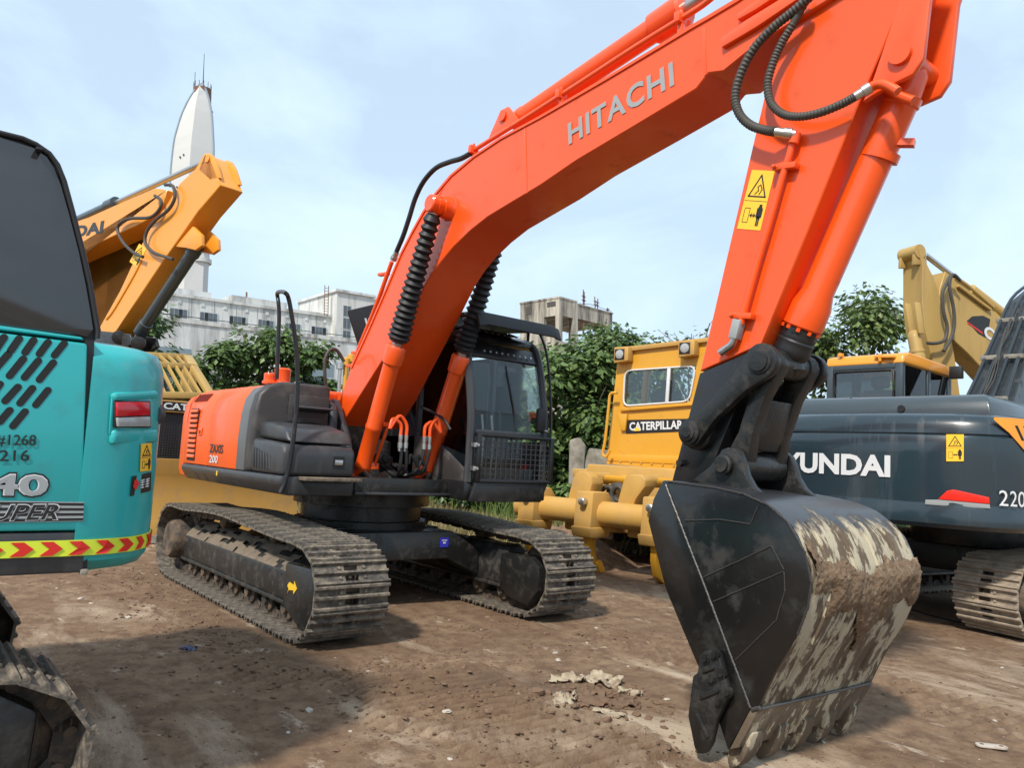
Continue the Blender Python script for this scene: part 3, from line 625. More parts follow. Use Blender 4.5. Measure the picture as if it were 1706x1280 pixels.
for z in (1.33, 1.55): MB().box(1.26, 1.31, gy0-0.09, gy0-0.02, z-0.02, z+0.02).cyl((1.31, gy0-0.05, z), (1.325, gy0-0.05, z), 0.014, 8).build('guard_hinge', 'steel', cab)
MB().tube([(1.25, 1.195, 2.718), (1.25, 1.268, 2.611), (1.25, 1.33, 2.433), (1.25, 1.381, 2.16), (1.25, 1.41, 1.854), (1.25, 1.412, 1.578), (1.25, 1.379, 1.333), (1.25, 1.331, 1.205)], 0.013, 8, smooth=3).build('grab_rail', 'black_paint', cab)
MB().box(1.22, 1.27, 1.22, 1.33, 1.72, 1.96).build('mirror', 'rubber', cab, bevel=0.02)
MB().tube([(1.20, 1.33, 1.74), (1.26, 1.36, 1.73), (1.26, 1.28, 1.74)], 0.01, 6).build('mirror_arm', 'steel', cab)

# ---- boom foot area: brackets, swing motor, hoses
for y in (-0.42, 0.42):
    MB().prism([(-0.35, 1.2), (0.55, 1.2), (0.42, 1.55), (0.12, 1.92), (-0.08, 1.95), (-0.25, 1.80)], y-0.03, y+0.03).build('boom_bracket', 'dark_grey', HX, bevel=0.015)
MB().prism([(0.10, 1.30), (0.34, 1.30), (0.34, 1.78), (0.28, 1.88), (0.16, 1.88), (0.10, 1.78)], -0.585, -0.50).build('hose_cover', 'dark_grey', HX, bevel=0.03, seg=3)
MB().box(-0.35, 0.02, -0.60, -0.38, 1.2, 1.97).build('centre_block', 'black_worn', HX, bevel=0.015)
MB().box(-0.36, 0.03, -0.61, -0.37, 1.90, 1.985).build('centre_cover', 'orange', HX, bevel=0.01)
for y in (-0.35, 0.35):
    MB().prism([(0.70, 1.075), (0.98, 1.075), (0.95, 1.22), (0.84, 1.26), (0.73, 1.22)], y-0.115, y-0.085).prism([(0.70, 1.075), (0.98, 1.075), (0.95, 1.22), (0.84, 1.26), (0.73, 1.22)], y+0.085, y+0.115).build('cylinder_bracket', 'black_worn', HX, bevel=0.008)
MB().lathe((0.35, -0.05, 1.2), (0.35, -0.05, 1.7), [(0, .15), (.18, .15), (.2, .12), (.33, .12), (.35, .07)], 18).build('swing_motor', 'black_worn', HX)
MB().lathe((0.55, -0.15, 1.38), (0.75, -0.15, 1.38), [(0, .07), (.08, .07), (.1, .035), (.13, .035)], 14).build('swivel_joint', 'black_worn', HX)
random.seed(11)
for i, (ys, ye) in enumerate(((-0.16, -0.30), (-0.10, -0.22), (0.10, 0.20), (0.16, 0.30), (-0.05, -0.1), (0.04, 0.12))):
    zt = 1.55 if i < 4 else 1.40
    MB().tube([(0.93, ys*1.0, zt-0.06), (0.94, ys*0.9, 1.42), (0.92, ys*0.4+0.04*(i-2), 1.28), (0.80, ys*0.3-0.05, 1.22), (0.62, ye*0.4, 1.27), (0.45, ye*0.5, 1.32)], 0.017, 8, smooth=5).build('hydraulic_hose', 'rubber', HX)
    if i < 4:
        MB().lathe((0.93, ys, zt-0.10), (0.93, ys, zt+0.05), [(0, .018), (.03, .018), (.031, .024), (.08, .024), (.081, .018), (.12, .021), (.15, .021)], 10).build('hose_fitting', 'steel', HX)
        sg = -1 if ys < 0 else 1
        MB().tube([(0.93, ys, zt+0.04), (0.93, ys, zt+0.13), (0.925, ys+sg*0.03, zt+0.17+0.02*(i % 2)), (0.92, ys+sg*0.09, zt+0.19+0.03*(i % 2)), (0.93, sg*0.28, zt+0.10)], 0.017, 8, smooth=4).build('hydraulic_pipe', 'orange', HX)
MB().tube([(0.15, -0.547, 1.877), (0.15, -0.564, 2.005), (0.15, -0.591, 2.178), (0.15, -0.596, 2.308), (0.15, -0.559, 2.395), (0.15, -0.502, 2.415), (0.15, -0.447, 2.374), (0.15, -0.396, 2.303)], 0.017, 10, smooth=4).build('return_hose', 'hose', HX)
MB().tube([(1.02, 0.33, 1.68), (0.9, 0.30, 1.80), (0.6, 0.25, 1.90)], 0.014, 8, smooth=4).build('return_hose', 'rubber', HX)

# ---- boom
BST = [([(0.06, 1.676)][0], [(-0.056, 1.9)][0], 0.33),
       ([(0.393, 1.974)][0], [(0.178, 2.25)][0], 0.32),
       ([(0.742, 2.319)][0], [(0.442, 2.64)][0], 0.29),
       ([(1.099, 2.689)][0], [(0.69, 3.008)][0], 0.27),
       ([(1.396, 3.016)][0], [(0.871, 3.304)][0], 0.25),
       ([(1.548, 3.129)][0], [(1.033, 3.489)][0], 0.24),
       ([(1.704, 3.225)][0], [(1.191, 3.64)][0], 0.235),
       ([(1.931, 3.324)][0], [(1.356, 3.767)][0], 0.23),
       ([(2.157, 3.396)][0], [(1.591, 3.887)][0], 0.225),
       ([(2.478, 3.455)][0], [(1.912, 3.974)][0], 0.22),
       ([(2.788, 3.511)][0], [(2.269, 4.029)][0], 0.215),
       ([(3.167, 3.602)][0], [(2.741, 4.058)][0], 0.21),
       ([(3.732, 3.697)][0], [(3.428, 4.12)][0], 0.205),
       ([(4.206, 3.781)][0], [(3.904, 4.171)][0], 0.2),
       ([(4.293, 3.851)][0], [(4.163, 4.199)][0], 0.2),
       ([(4.402, 3.822)][0], [(4.28, 4.208)][0], 0.2),
       ([(4.625, 3.902)][0], [(4.494, 4.229)][0], 0.2),
       ((5.02, 3.97), (5.0, 4.33), 0.2), ((5.28, 4.02), (5.28, 4.25), 0.2)]
boom = MB().loft([[(bx, -h, bz), (tx, -h, tz), (tx, h, tz), (bx, h, bz)] for (bx, bz), (tx, tz), h in BST]).build('boom', 'orange', HX, bevel=0.006, seg=1, angle=50)
boom['label'] = 'long orange box boom lettered in grey'
# top flange lips along both upper edges
for s in (-1, 1):
    r = []
    for i, (bp, tp, h) in enumerate(BST[1:-1]):
        a = Vector((bp[0], bp[1])); t = Vector((tp[0], tp[1])); u = (t-a).normalized()
        o = s*(h+0.012); n_ = s*(h-0.02)
        r.append([(t.x+u.x*0.014, o, t.y+u.y*0.014), (t.x-u.x*0.012, o, t.y-u.y*0.012), (t.x-u.x*0.012, n_, t.y-u.y*0.012), (t.x+u.x*0.014, n_, t.y+u.y*0.014)])
    MB().loft(r).build('boom_flange', 'orange', boom)
# welded seams and the two ribs near the tip
for a, c in (([(2.639, 3.481)][0], [(2.566, 4.023)][0]), ([(4.276, 3.842)][0], [(4.246, 4.16)][0])):
    MB().bar((a[0], -0.2165 if a[0] < 3.5 else -0.2015, a[1]), (c[0], -0.2165 if a[0] < 3.5 else -0.2015, c[1]), 0.018, 0.006, (0, -1, 0)).build('weld_seam', 'orange', boom, bevel=0.002)
for q in ([(4.406, 3.956), (4.642, 3.987), (4.939, 4.05), (4.884, 4.103), (4.561, 4.058), (4.4, 4.019)], [(4.511, 4.086), (4.628, 4.095), (4.883, 4.142), (4.828, 4.193), (4.579, 4.139), (4.514, 4.122)]):
    MB().prism(q, -0.232, -0.1985).build('boom_rib', 'orange', boom, bevel=0.006)
l0, l1 = [(3.087, -0.208, 3.738), (4.037, -0.208, 3.862)]; hh = [(3.087, -0.208, 3.738), (3.062, -0.208, 3.919)]
text(boom, 'HITACHI', 'silver_print', (l0[0], -0.2145, l0[2]), (l1[0], -0.2035, l1[2]), dist(hh[0], hh[1])*0.93, (0, -1, 0), bold=0.027, space=1.12, lift=0.0020, thick=0.0004)
# pin bosses for the boom cylinders
PINX, PINZ = 1.60, 3.585
for s in (-1, 1):
    MB().lathe((PINX, s*0.23, PINZ), (PINX, s*0.6, PINZ), [(0, .115), (.03, .10), (.09, .095), (.091, .085), (.15, .085), (.151, .078), (.205, .078), (.215, .068)], 24).build('pin_boss', 'orange', boom)
ring = [(PINX+0.16*math.cos(t*0.35+0.6), -0.30-0.02*math.sin(t), PINZ+0.16*math.sin(t*0.35+0.6)) for t in range(7)]
MB().tube(ring, 0.004, 6, smooth=3).build('grease_line', 'orange', boom)
# pipes, clamps and hose along the top edge
pipe = [(1.803, -0.19, 4.051), (2.423, -0.19, 4.116), (3.107, -0.19, 4.195), (3.684, -0.19, 4.267), (4.076, -0.19, 4.304), (4.233, -0.19, 4.323), (4.334, -0.19, 4.352)]
pb = MB().tube(pipe, 0.020, 10, smooth=3).build('boom_pipe', 'orange', boom)
pipe2 = [(1.675, -0.1, 4.115), (2.309, -0.1, 4.181), (3.01, -0.1, 4.262), (3.601, -0.1, 4.336), (4.003, -0.1, 4.374), (4.163, -0.1, 4.394), (4.267, -0.1, 4.423)]
MB().tube([(x, 0.12, z-0.05) for x, y, z in pipe2], 0.020, 10, smooth=3).build('boom_pipe', 'orange', boom)
for q in [(1.855, -0.19, 4.058), (2.947, -0.19, 4.177), (4.057, -0.19, 4.304)]:
    MB().box(q[0]-0.022, q[0]+0.022, -0.235, -0.15, q[2]-0.035, q[2]+0.035).cyl((q[0], -0.19, q[2]+0.03), (q[0], -0.19, q[2]+0.06), 0.012, 6).box(q[0]-0.02, q[0]+0.02, -0.20, -0.16, q[2]-0.12, q[2]-0.03).build('pipe_clamp', 'orange', boom, bevel=0.006)
MB().tube([(1.847, -0.22, 4.019), (1.716, -0.22, 4.012), (1.531, -0.22, 4.03), (1.321, -0.22, 4.031), (1.13, -0.22, 3.955), (1.001, -0.22, 3.824), (0.916, -0.22, 3.657), (0.829, -0.22, 3.499), (0.735, -0.22, 3.375), (0.668, -0.22, 3.292)], 0.023, 10, smooth=4).build('boom_hose', 'rubber', boom)
MB().lathe([(0.727, -0.22, 3.353)][0], [(0.629, -0.22, 3.245)][0], [(0, .028), (.05, .028), (.051, .034), (.09, .034)], 10).build('hose_fitting', 'steel', boom)
MB().tube([(0.683, -0.24, 3.262), (0.618, -0.24, 3.16), (0.467, -0.24, 2.913), (0.289, -0.24, 2.656), (0.145, -0.24, 2.462), (0.067, -0.24, 2.315), (0.034, -0.24, 2.194)], 0.022, 10, smooth=3).build('boom_pipe', 'orange', boom)
for q in [(0.561, -0.24, 3.157), (0.127, -0.24, 2.415), (0.046, -0.24, 2.285)]:
    MB().bar((q[0]-0.09, q[1]-0.01, q[2]+0.005), (q[0]+0.05, q[1]+0.01, q[2]), 0.05, 0.03).build('pipe_clamp', 'orange', boom, bevel=0.006)

# ---- cylinders
def axis_mesh(b, p0, p1, prof, seg=22): return b.lathe(p0, p1, prof, seg)
CF = [(0.559, 1.178)][0]
for s in (-1, 1):
    f = Vector((CF[0], s*0.35, CF[1])); p = Vector((PINX, s*0.37, PINZ)); L = (p-f).length; d = (p-f)/L
    g = 1.33
    cyl = MB().lathe(f-d*0.06, p, [(0, .04), (.03, .062), (.10, .072), (.17, .074), (.18, .079), (.20, .079), (.21, .074), (g*0.42, .074), (g*0.42+0.01, .079), (g*0.42+0.04, .079), (g*0.42+0.05, .074), (g-.12, .074), (g-.11, .090), (g+.04, .092), (g+.06, .080)], 26).build('boom_cylinder', 'orange', HX)
    MB().cyl(f+d*g, p, 0.045, 16).build('piston_rod', 'steel', cyl)
    pr = [(0, .06), (.02, .088)]; n = 19; L0 = L-g-0.11
    for k in range(n):
        t0 = 0.03+ (L0-0.06)*(k/n)**1.12; t1 = 0.03+(L0-0.06)*((k+0.5)/n)**1.12
        ro = 0.108 - 0.030*(k/n); pr += [(t0, ro-0.026), (t1, ro)]
    pr += [(L0-0.02, .06), (L0, .05)]
    MB().lathe(f+d*(g+0.03), p, pr, 24).build('rubber_bellows', 'rubber', cyl)
    MB().cyl((f.x, s*0.25, f.z), (f.x, s*0.47, f.z), 0.04, 14).build('foot_pin', 'orange', cyl)
    # feed pipe on the inner side
    q = f + d*0.13 - Vector((0, s*0.085, 0)); r_ = f + d*(g*0.42) - Vector((0, s*0.085, 0))
    MB().box(q.x-0.02, q.x+0.08, q.y-0.04, q.y+0.04, q.z-0.03, q.z+0.03).box(r_.x-0.02, r_.x+0.07, r_.y-0.03, r_.y+0.03, r_.z-0.02, r_.z+0.02).tube([q+Vector((0.06, 0, 0)), r_+Vector((0.05, -s*0.03, 0))], 0.016, 8).build('feed_pipe', 'orange', cyl, bevel=0.004)
# arm cylinder on top of the boom
a0, a1 = [(2.198, 0, 4.265), (3.879, -0, 4.5)]
a0, a1 = Vector(a0), Vector(a1); d = (a1-a0).normalized(); Lb = (a1-a0).length
ac = MB().lathe(a0-d*0.05, a1, [(0, .05), (.05, .085), (.12, .092), (.16, .092), (.17, .086), (Lb-.16, .086), (Lb-.15, .108), (Lb+.10, .110), (Lb+.12, .09)], 26).build('arm_cylinder', 'orange', HX)
MB().cyl(a1+d*0.05, a1+d*1.4, 0.05, 16).build('piston_rod', 'steel', ac)
for y in (-0.15, 0.12): MB().prism([(a0.x-0.22, a0.z-0.16), (a0.x-0.05, a0.z+0.07), (a0.x+0.05, a0.z+0.07), (a0.x+0.20, a0.z-0.10)], y, y+0.03).build('cylinder_lug', 'orange', boom, bevel=0.008)
MB().cyl((a0.x, -0.17, a0.z), (a0.x, 0.17, a0.z), 0.045, 16).build('lug_pin', 'orange', boom)
# ---- arm
AH = 0.165
armp = [(4.274, 2.016), (4.609, 3.374), (4.742, 3.895), (4.799, 4.036), (4.86, 4.294)] + [(5.12, 4.62), (5.42, 4.72), (5.62, 4.35)] + [(5.423, 3.795), (5.323, 3.582), (5.22, 3.369), (4.947, 2.739), (4.684, 2.145)]
arm = MB().prism(armp, -AH, AH).build('arm', 'orange', HX, bevel=0.006, seg=1)
arm['label'] = 'orange arm with yellow warning sticker and black lower end'
lowp = [(4.272, 2.005), (4.681, 2.135), (4.383, 1.468), (4.327, 1.275), (4.237, 1.199), (4.065, 1.256)]
MB().prism(lowp, -AH, AH).build('arm_end', 'black_paint', HX, bevel=0.008)
for s in (-1, 1):
    e = [(5.575, 4.248), (5.289, 3.449), (5.24, 3.357), (5.379, 3.398), (5.486, 3.412), (5.536, 3.478), (5.552, 3.639), (5.576, 3.874), (5.679, 4.19)]
    MB().prism(e, s*0.155-0.018, s*0.155+0.018).build('cylinder_fork', 'orange', arm, bevel=0.006)
b0 = [(5.432, 0, 3.534)][0]; b1 = [(4.737, 0, 2.054)][0]
MB().cyl((b0[0], -0.20, b0[2]), (b0[0], 0.20, b0[2]), 0.055, 18).build('fork_pin', 'orange', arm)
MB().tube([Vector(q) for q in [(4.873, -0.2, 3.263), (4.853, -0.2, 3.18), (4.806, -0.2, 3.043), (4.738, -0.2, 2.814), (4.668, -0.2, 2.595), (4.591, -0.2, 2.332), (4.57, -0.2, 2.265)]], 0.020, 10, smooth=3).build('arm_pipe', 'orange', arm)
for q in [(4.826, -0.2, 3.12), (4.576, -0.2, 2.316)]:
    MB().bar((q[0]-0.07, -0.195, q[2]+0.005), (q[0]+0.07, -0.195, q[2]-0.015), 0.035, 0.05, (0, 1, 0)).cyl((q[0]-0.05, -0.20, q[2]), (q[0]-0.05, -0.245, q[2]), 0.013, 6).build('pipe_clamp', 'orange', arm, bevel=0.005)
MB().lathe([(4.89, -0.205, 3.284)][0], [(4.877, -0.205, 3.233)][0], [(0, .03), (.055, .03), (.06, .024)], 12).build('pipe_elbow', 'orange', arm)
v = [(4.561, -0.2, 2.29), (4.533, -0.2, 2.183)]
MB().bar(v[0], v[1], 0.055, 0.06, (0, 1, 0)).build('valve_block', 'silver_print', arm, bevel=0.006)
MB().tube([(4.533, -0.2, 2.193), (4.514, -0.2, 2.154), (4.471, -0.2, 2.129), (4.439, -0.2, 2.111)], 0.022, 10, smooth=3).build('elbow_fitting', 'steel', arm)
warning_decal(arm, [(4.506, -0.166, 2.838), (4.66, -0.166, 2.796), (4.743, -0.166, 3.121), (4.596, -0.166, 3.167)], (0, -1, 0))
# bucket cylinder
b0, b1 = Vector(b0), Vector(b1); d = (b1-b0).normalized(); L = (b1-b0).length; g = (Vector([(4.862, 0, 2.307)][0])-b0).length
bc = MB().lathe(b0, b1, [(0, .05), (.04, .075), (.14, .082), (.15, .094), (.19, .094), (.20, .086), (g-.14, .086), (g-.06, .108), (g+.06, .11), (g+.07, .10)], 28).build('bucket_cylinder', 'orange', HX)
MB().lathe(b0+d*(g+.07), b1, [(0, .07), (.005, .10), (.05, .098), (.055, .07)], 18).build('gland_ring', 'black_paint', bc)
MB().lathe(b0+d*(g+.10), b1, [(0, .095), (.02, .10), (.04, .096), (.05, .103), (.08, .098), (.10, .104), (.13, .097), (.15, .085)], 22).build('rod_wrap', 'rubber', bc)
MB().cyl(b0+d*g, b1, 0.045, 16).build('piston_rod', 'steel', bc)
for k in range(10):
    a_ = 2*PI*k/10; o_ = d.orthogonal().normalized(); w_ = d.cross(o_); c_ = b0+d*(g+0.07)+(o_*math.cos(a_)+w_*math.sin(a_))*0.098
    MB().cyl(c_, c_+d*0.02, 0.012, 6).build('gland_bolt', 'orange', bc)
cl = Vector([(5.262, 0, 3.139)][0])
MB().lathe(cl, cl+d, [(0, .088), (.002, .096), (.045, .096), (.047, .088)], 24).bar(cl+Vector((0.05, 0.0, 0.03)), cl+Vector((0.15, 0.03, 0.01)), 0.05, 0.035).build('barrel_clamp', 'orange', bc)
MB().tube([(5.26, -0.12, 3.43), (5.303, -0.12, 3.44), (5.346, -0.12, 3.406), (5.406, -0.12, 3.348), (5.469, -0.12, 3.301)], 0.024, 10, smooth=4).build('cylinder_port', 'orange', bc)
# corrugated hoses hanging off the boom tip
MB().tube([(5.004, -0.27, 3.996), (4.9, -0.27, 3.954), (4.784, -0.27, 3.912), (4.664, -0.27, 3.841), (4.581, -0.27, 3.729), (4.541, -0.27, 3.599), (4.569, -0.27, 3.481), (4.646, -0.27, 3.386), (4.747, -0.27, 3.323), (4.806, -0.27, 3.298)], 0.027, 12, smooth=12, corr=0.84).build('corrugated_hose', 'hose', arm)
MB().tube([(4.968, -0.25, 4.008), (4.889, -0.25, 3.897), (4.819, -0.25, 3.808), (4.769, -0.25, 3.716), (4.738, -0.25, 3.601), (4.76, -0.25, 3.489), (4.832, -0.25, 3.399), (4.929, -0.25, 3.351), (5.045, -0.25, 3.333), (5.163, -0.25, 3.34), (5.244, -0.25, 3.357)], 0.024, 12, smooth=12, corr=0.84).build('corrugated_hose', 'hose', arm)
MB().lathe([(4.788, -0.265, 3.305)][0], [(4.877, -0.22, 3.279)][0], [(0, .026), (.06, .026), (.061, .032), (.10, .032), (.101, .024), (.12, .024)], 12).build('hose_fitting', 'steel', arm)
MB().lathe([(5.238, -0.25, 3.356)][0], [(5.317, -0.22, 3.399)][0], [(0, .024), (.04, .024), (.041, .03), (.08, .03)], 12).build('hose_fitting', 'steel', arm)
MB().tube([(5.29, -0.22, 3.39), (5.338, -0.22, 3.398), (5.386, -0.22, 3.375), (5.438, -0.22, 3.325)], 0.024, 10, smooth=4).build('feed_pipe', 'orange', arm)

# ---- bucket linkage
PR = (4.745, 2.035); PA = (4.30, 1.648); PB = (4.555, 1.472); PT = (4.17, 1.27)
def link_plate(b, p, q, r0, r1, y0, y1, w=0.7):
    P_, Q_ = Vector(p), Vector(q); d_ = (Q_-P_).normalized(); n_ = Vector((-d_.y, d_.x)); pts = []
    for k in range(9): a_ = PI/2 + PI*k/8; pts.append(P_ + (d_*math.cos(a_) + n_*math.sin(a_))*r0)
    pts += [P_.lerp(Q_, 0.3) - n_*r0*w, P_.lerp(Q_, 0.7) - n_*r1*w]
    for k in range(9): a_ = -PI/2 + PI*k/8; pts.append(Q_ + (d_*math.cos(a_) + n_*math.sin(a_))*r1)
    pts += [P_.lerp(Q_, 0.7) + n_*r1*w, P_.lerp(Q_, 0.3) + n_*r0*w]
    b.prism([(v_.x, v_.y) for v_ in pts], y0, y1)
for s in (-1, 1):
    b = MB(); link_plate(b, PR, PA, 0.10, 0.085, s*0.245-0.028, s*0.245+0.028, 0.62)
    lk_ = b.build('side_link', 'black_worn', HX, bevel=0.01)
    MB().lathe((PA[0], s*0.165, PA[1]), (PA[0], s*0.4, PA[1]), [(0, .10), (.05, .10), (.06, .075), (.125, .07), (.13, .05), (.14, .05), (.145, .03), (.15, .03)], 22).build('link_pin', 'black_worn', lk_)
    MB().lathe((PR[0], s*0.27, PR[1]), (PR[0], s*0.4, PR[1]), [(0, .075), (.012, .07), (.015, .055), (.024, .055), (.026, .02)], 22).build('link_pin', 'black_worn', lk_)
b = MB()
for s in (-1, 1): link_plate(b, PR, PB, 0.085, 0.08, s*0.155-0.045, s*0.155+0.045, 0.55)
b.cyl((PR[0], -0.215, PR[1]), (PR[0], 0.215, PR[1]), 0.075, 20); b.cyl((PB[0], -0.20, PB[1]), (PB[0], 0.20, PB[1]), 0.085, 22)
mx_ = lerp(PR, PB, 0.35); my_ = lerp(PR, PB, 0.85); b.prism([(mx_[0]-0.02, mx_[1]), (mx_[0]+0.04, mx_[1]), (my_[0]+0.05, my_[1]), (my_[0]-0.02, my_[1])], -0.12, 0.12)
b.build('bucket_link', 'black_worn', HX, bevel=0.008)
MB().lathe((PR[0]-0.02, 0, PR[1]+0.10), (PR[0], 0, PR[1]), [(0, .06), (.06, .09), (.14, .09), (.17, .04)], 18).build('rod_eye', 'black_worn', HX)
MB().cyl((4.16, -0.168, 1.47), (4.16, -0.19, 1.47), 0.022, 6).build('grease_bolt', 'black_worn', HX)

# ---- bucket
BW = 0.545
bsh = [(4.353, 1.368), (4.482, 1.369), (4.674, 1.355), (4.848, 1.334), (4.986, 1.292), (5.089, 1.222), (5.145, 1.161), (5.182, 1.087), (5.21, 1.012), (5.217, 0.946), (5.202, 0.842), (5.154, 0.713), (5.099, 0.61), (5.049, 0.52), (5.005, 0.427), (4.966, 0.335)]
sidep = [(4.353, 1.368), (4.29, 1.262), (4.258, 1.142), (4.395, 0.796), (4.514, 0.608), (4.63, 0.43), (4.73, 0.258), (4.808, 0.097), (4.871, 0.214), (4.921, 0.314), (4.966, 0.335), (5.005, 0.427), (5.049, 0.52), (5.099, 0.61), (5.154, 0.713), (5.202, 0.842), (5.217, 0.946), (5.21, 1.012), (5.182, 1.087), (5.145, 1.161), (5.089, 1.222), (4.986, 1.292), (4.848, 1.334), (4.674, 1.355), (4.482, 1.369)]
def smooth2(pts, k):
    return [(v_.x, v_.z) for v_ in spline([Vector((x, 0, z)) for x, z in pts], k)]
sh = smooth2(bsh, 4); nS = len(sh); NY = 36
cen = Vector((sum(p[0] for p in sh)/nS, sum(p[1] for p in sh)/nS))
g = MB(); rows = []
for layer in (0, 1):
    for i, (x, z) in enumerate(sh):
        t = Vector((sh[min(i+1, nS-1)][0]-sh[max(i-1, 0)][0], sh[min(i+1, nS-1)][1]-sh[max(i-1, 0)][1])).normalized(); n_ = Vector((-t.y, t.x))
        if (Vector((x, z))-cen).dot(n_) < 0: n_ = -n_
        for j in range(NY+1):
            y = -BW + 2*BW*j/NY; o = 0.0 if layer == 0 else -0.025
            g.v.append((x+n_.x*o, y, z+n_.y*o))
def gid(l_, i, j): return l_*nS*(NY+1) + i*(NY+1) + j
for i in range(nS-1):
    for j in range(NY):
        g.f.append((gid(0, i, j), gid(0, i+1, j), gid(0, i+1, j+1), gid(0, i, j+1))); g.f.append((gid(1, i, j), gid(1, i, j+1), gid(1, i+1, j+1), gid(1, i+1, j)))
for i in range(nS-1):
    for j in (0, NY): g.f.append((gid(0, i, j), gid(1, i, j), gid(1, i+1, j), gid(0, i+1, j)))
for j in range(NY):
    for i in (0, nS-1): g.f.append((gid(0, i, j), gid(0, i, j+1), gid(1, i, j+1), gid(1, i, j)))
bucket = g.build('bucket', 'bucket_paint', HX)
bucket['label'] = 'black digging bucket caked with mud on its curved back'
def roll(b):      # the bucket leans a little to its far side in its pins
    b.v = [(x, y, z - 0.030*(y+BW)) for x, y, z in b.v]; return b
for v_ in bucket.data.vertices: v_.co.z -= 0.030*(v_.co.y+BW)
for s in (-1, 1):
    roll(MB().prism(sidep, s*BW-0.014-(0.004 if s < 0 else -0.004), s*BW+0.014-(0.004 if s < 0 else -0.004))).build('side_plate', 'bucket_side', bucket, bevel=0.006)
yS = -BW-0.021
def bead(pts, r=0.008, m='weld', nm='weld_bead'):
    q = [Vector((x, yS, z)) for x, z in pts]; L_ = sum((c-a).length for a, c in zip(q[:-1], q[1:])); n_ = max(2, int(L_/0.009)); out = []
    for a, c in zip(q[:-1], q[1:]):
        k_ = max(1, int((c-a).length/0.009)); out += [a.lerp(c, i_/k_)+Vector((0.0012*random.uniform(-1, 1), 0, 0.0012*random.uniform(-1, 1))) for i_ in range(k_)]
    roll(MB().tube(out+[q[-1]], r, 6, corr=0.72)).build(nm, m, bucket)
bead([(4.375, 1.346), (4.51, 1.098), (4.652, 0.843), (4.786, 0.593), (4.928, 0.33)], 0.0065)
bead([(4.935, 0.324), (4.979, 0.344)], 0.010)
bead([(4.639, 0.892), (5.02, 1.097), (5.088, 0.996)], 0.004, 'weld_dark')
bead([(4.705, 0.783), (5.085, 0.987)], 0.004, 'weld_dark')
bead([(5.088, 0.987), (5.096, 0.901), (5.053, 0.757), (4.842, 0.531)], 0.004, 'weld_dark')
bead([(4.507, 1.166), (4.731, 1.193), (4.904, 1.187), (4.941, 1.274)], 0.004, 'weld_dark')
bead([(4.387, 1.363), (4.689, 1.35), (4.862, 1.329), (4.999, 1.287), (5.101, 1.218), (5.191, 1.089), (5.226, 0.957), (5.211, 0.846), (5.163, 0.717)], 0.007, 'weld_dark')
# cutting lip below the shell: thick plate between the side plates
lp = [(4.921, 0.314), (4.972, 0.336), (4.867, 0.127), (4.814, 0.102)]
roll(MB().prism(lp, -BW-0.016, BW+0.016)).build('cutting_lip', 'bucket_lip', bucket, bevel=0.005)
roll(MB().tube([(lp[1][0]+0.004, y, lp[1][1]) for y in [-BW+0.04*k for k in range(int(2*BW/0.04)+1)]], 0.008, 8)).build('weld_bead', 'weld', bucket)
# wear strips on the curved back
i0, i1 = 20, nS-2
for y in (-0.36, -0.12, 0.12, 0.36):
    r = []
    for i in range(i0, i1, 2):
        x, z = sh[i]; t = Vector((sh[i+1][0]-sh[i-1][0], sh[i+1][1]-sh[i-1][1])).normalized(); n_ = Vector((-t.y, t.x))
        if (Vector((x, z))-cen).dot(n_) < 0: n_ = -n_
        r.append([(x+n_.x*o, y+yy, z+n_.y*o) for o, yy in ((0.001, -.035), (0.012, -.03), (0.012, .03), (0.001, .035))])
    roll(MB().loft(r)).build('wear_strip', 'bucket_paint', bucket)
# mud caked on the back: real thickness
g = MB(); idx = {}; NM = 110
shm = smooth2(bsh, 9); nM = len(shm)
for i in range(nM):
    x, z = shm[i]; t = Vector((shm[min(i+1, nM-1)][0]-shm[max(i-1, 0)][0], shm[min(i+1, nM-1)][1]-shm[max(i-1, 0)][1])).normalized(); n_ = Vector((-t.y, t.x))
    if (Vector((x, z))-cen).dot(n_) < 0: n_ = -n_
    u = i/(nM-1)
    for j in range(NM+1):
        y = -BW+0.004 + (2*BW-0.008)*j/NM
        big = noise.noise(Vector((u*5.0, y*3.1, 1.7))) + 0.45*noise.noise(Vector((u*13, y*9, 4.2)))
        zone = max(0, 1-abs(u-0.58)/0.20)*1.5 - 0.85 + 0.45*(y+0.1)
        if not 0.42 < u < 0.82: zone = -9
        th = zone*0.8 - 0.26 + big*1.0 + 0.5*noise.noise(Vector((u*2.2, y*1.4, 9.3)))
        h = 0 if th <= 0 else min(0.042, th*0.036)
        h += (0.009*noise.noise(Vector((u*60, y*38, 0))) + 0.006*noise.noise(Vector((u*140, y*90, 7)))) if th > 0 else 0
        idx[i, j] = (len(g.v), th); g.v.append((x+n_.x*(h+0.0135 if th > -0.05 else 0), y, z+n_.y*(h+0.0135 if th > -0.05 else 0) - 0.030*(y+BW)))
for i in range(nM-1):
    for j in range(NM):
        q = [idx[i, j], idx[i+1, j], idx[i+1, j+1], idx[i, j+1]]
        if sum(k[1] > 0 for k in q) >= 2: g.f.append(tuple(k[0] for k in q))
g.build('caked_mud', 'caked_mud', bucket, kind='stuff')
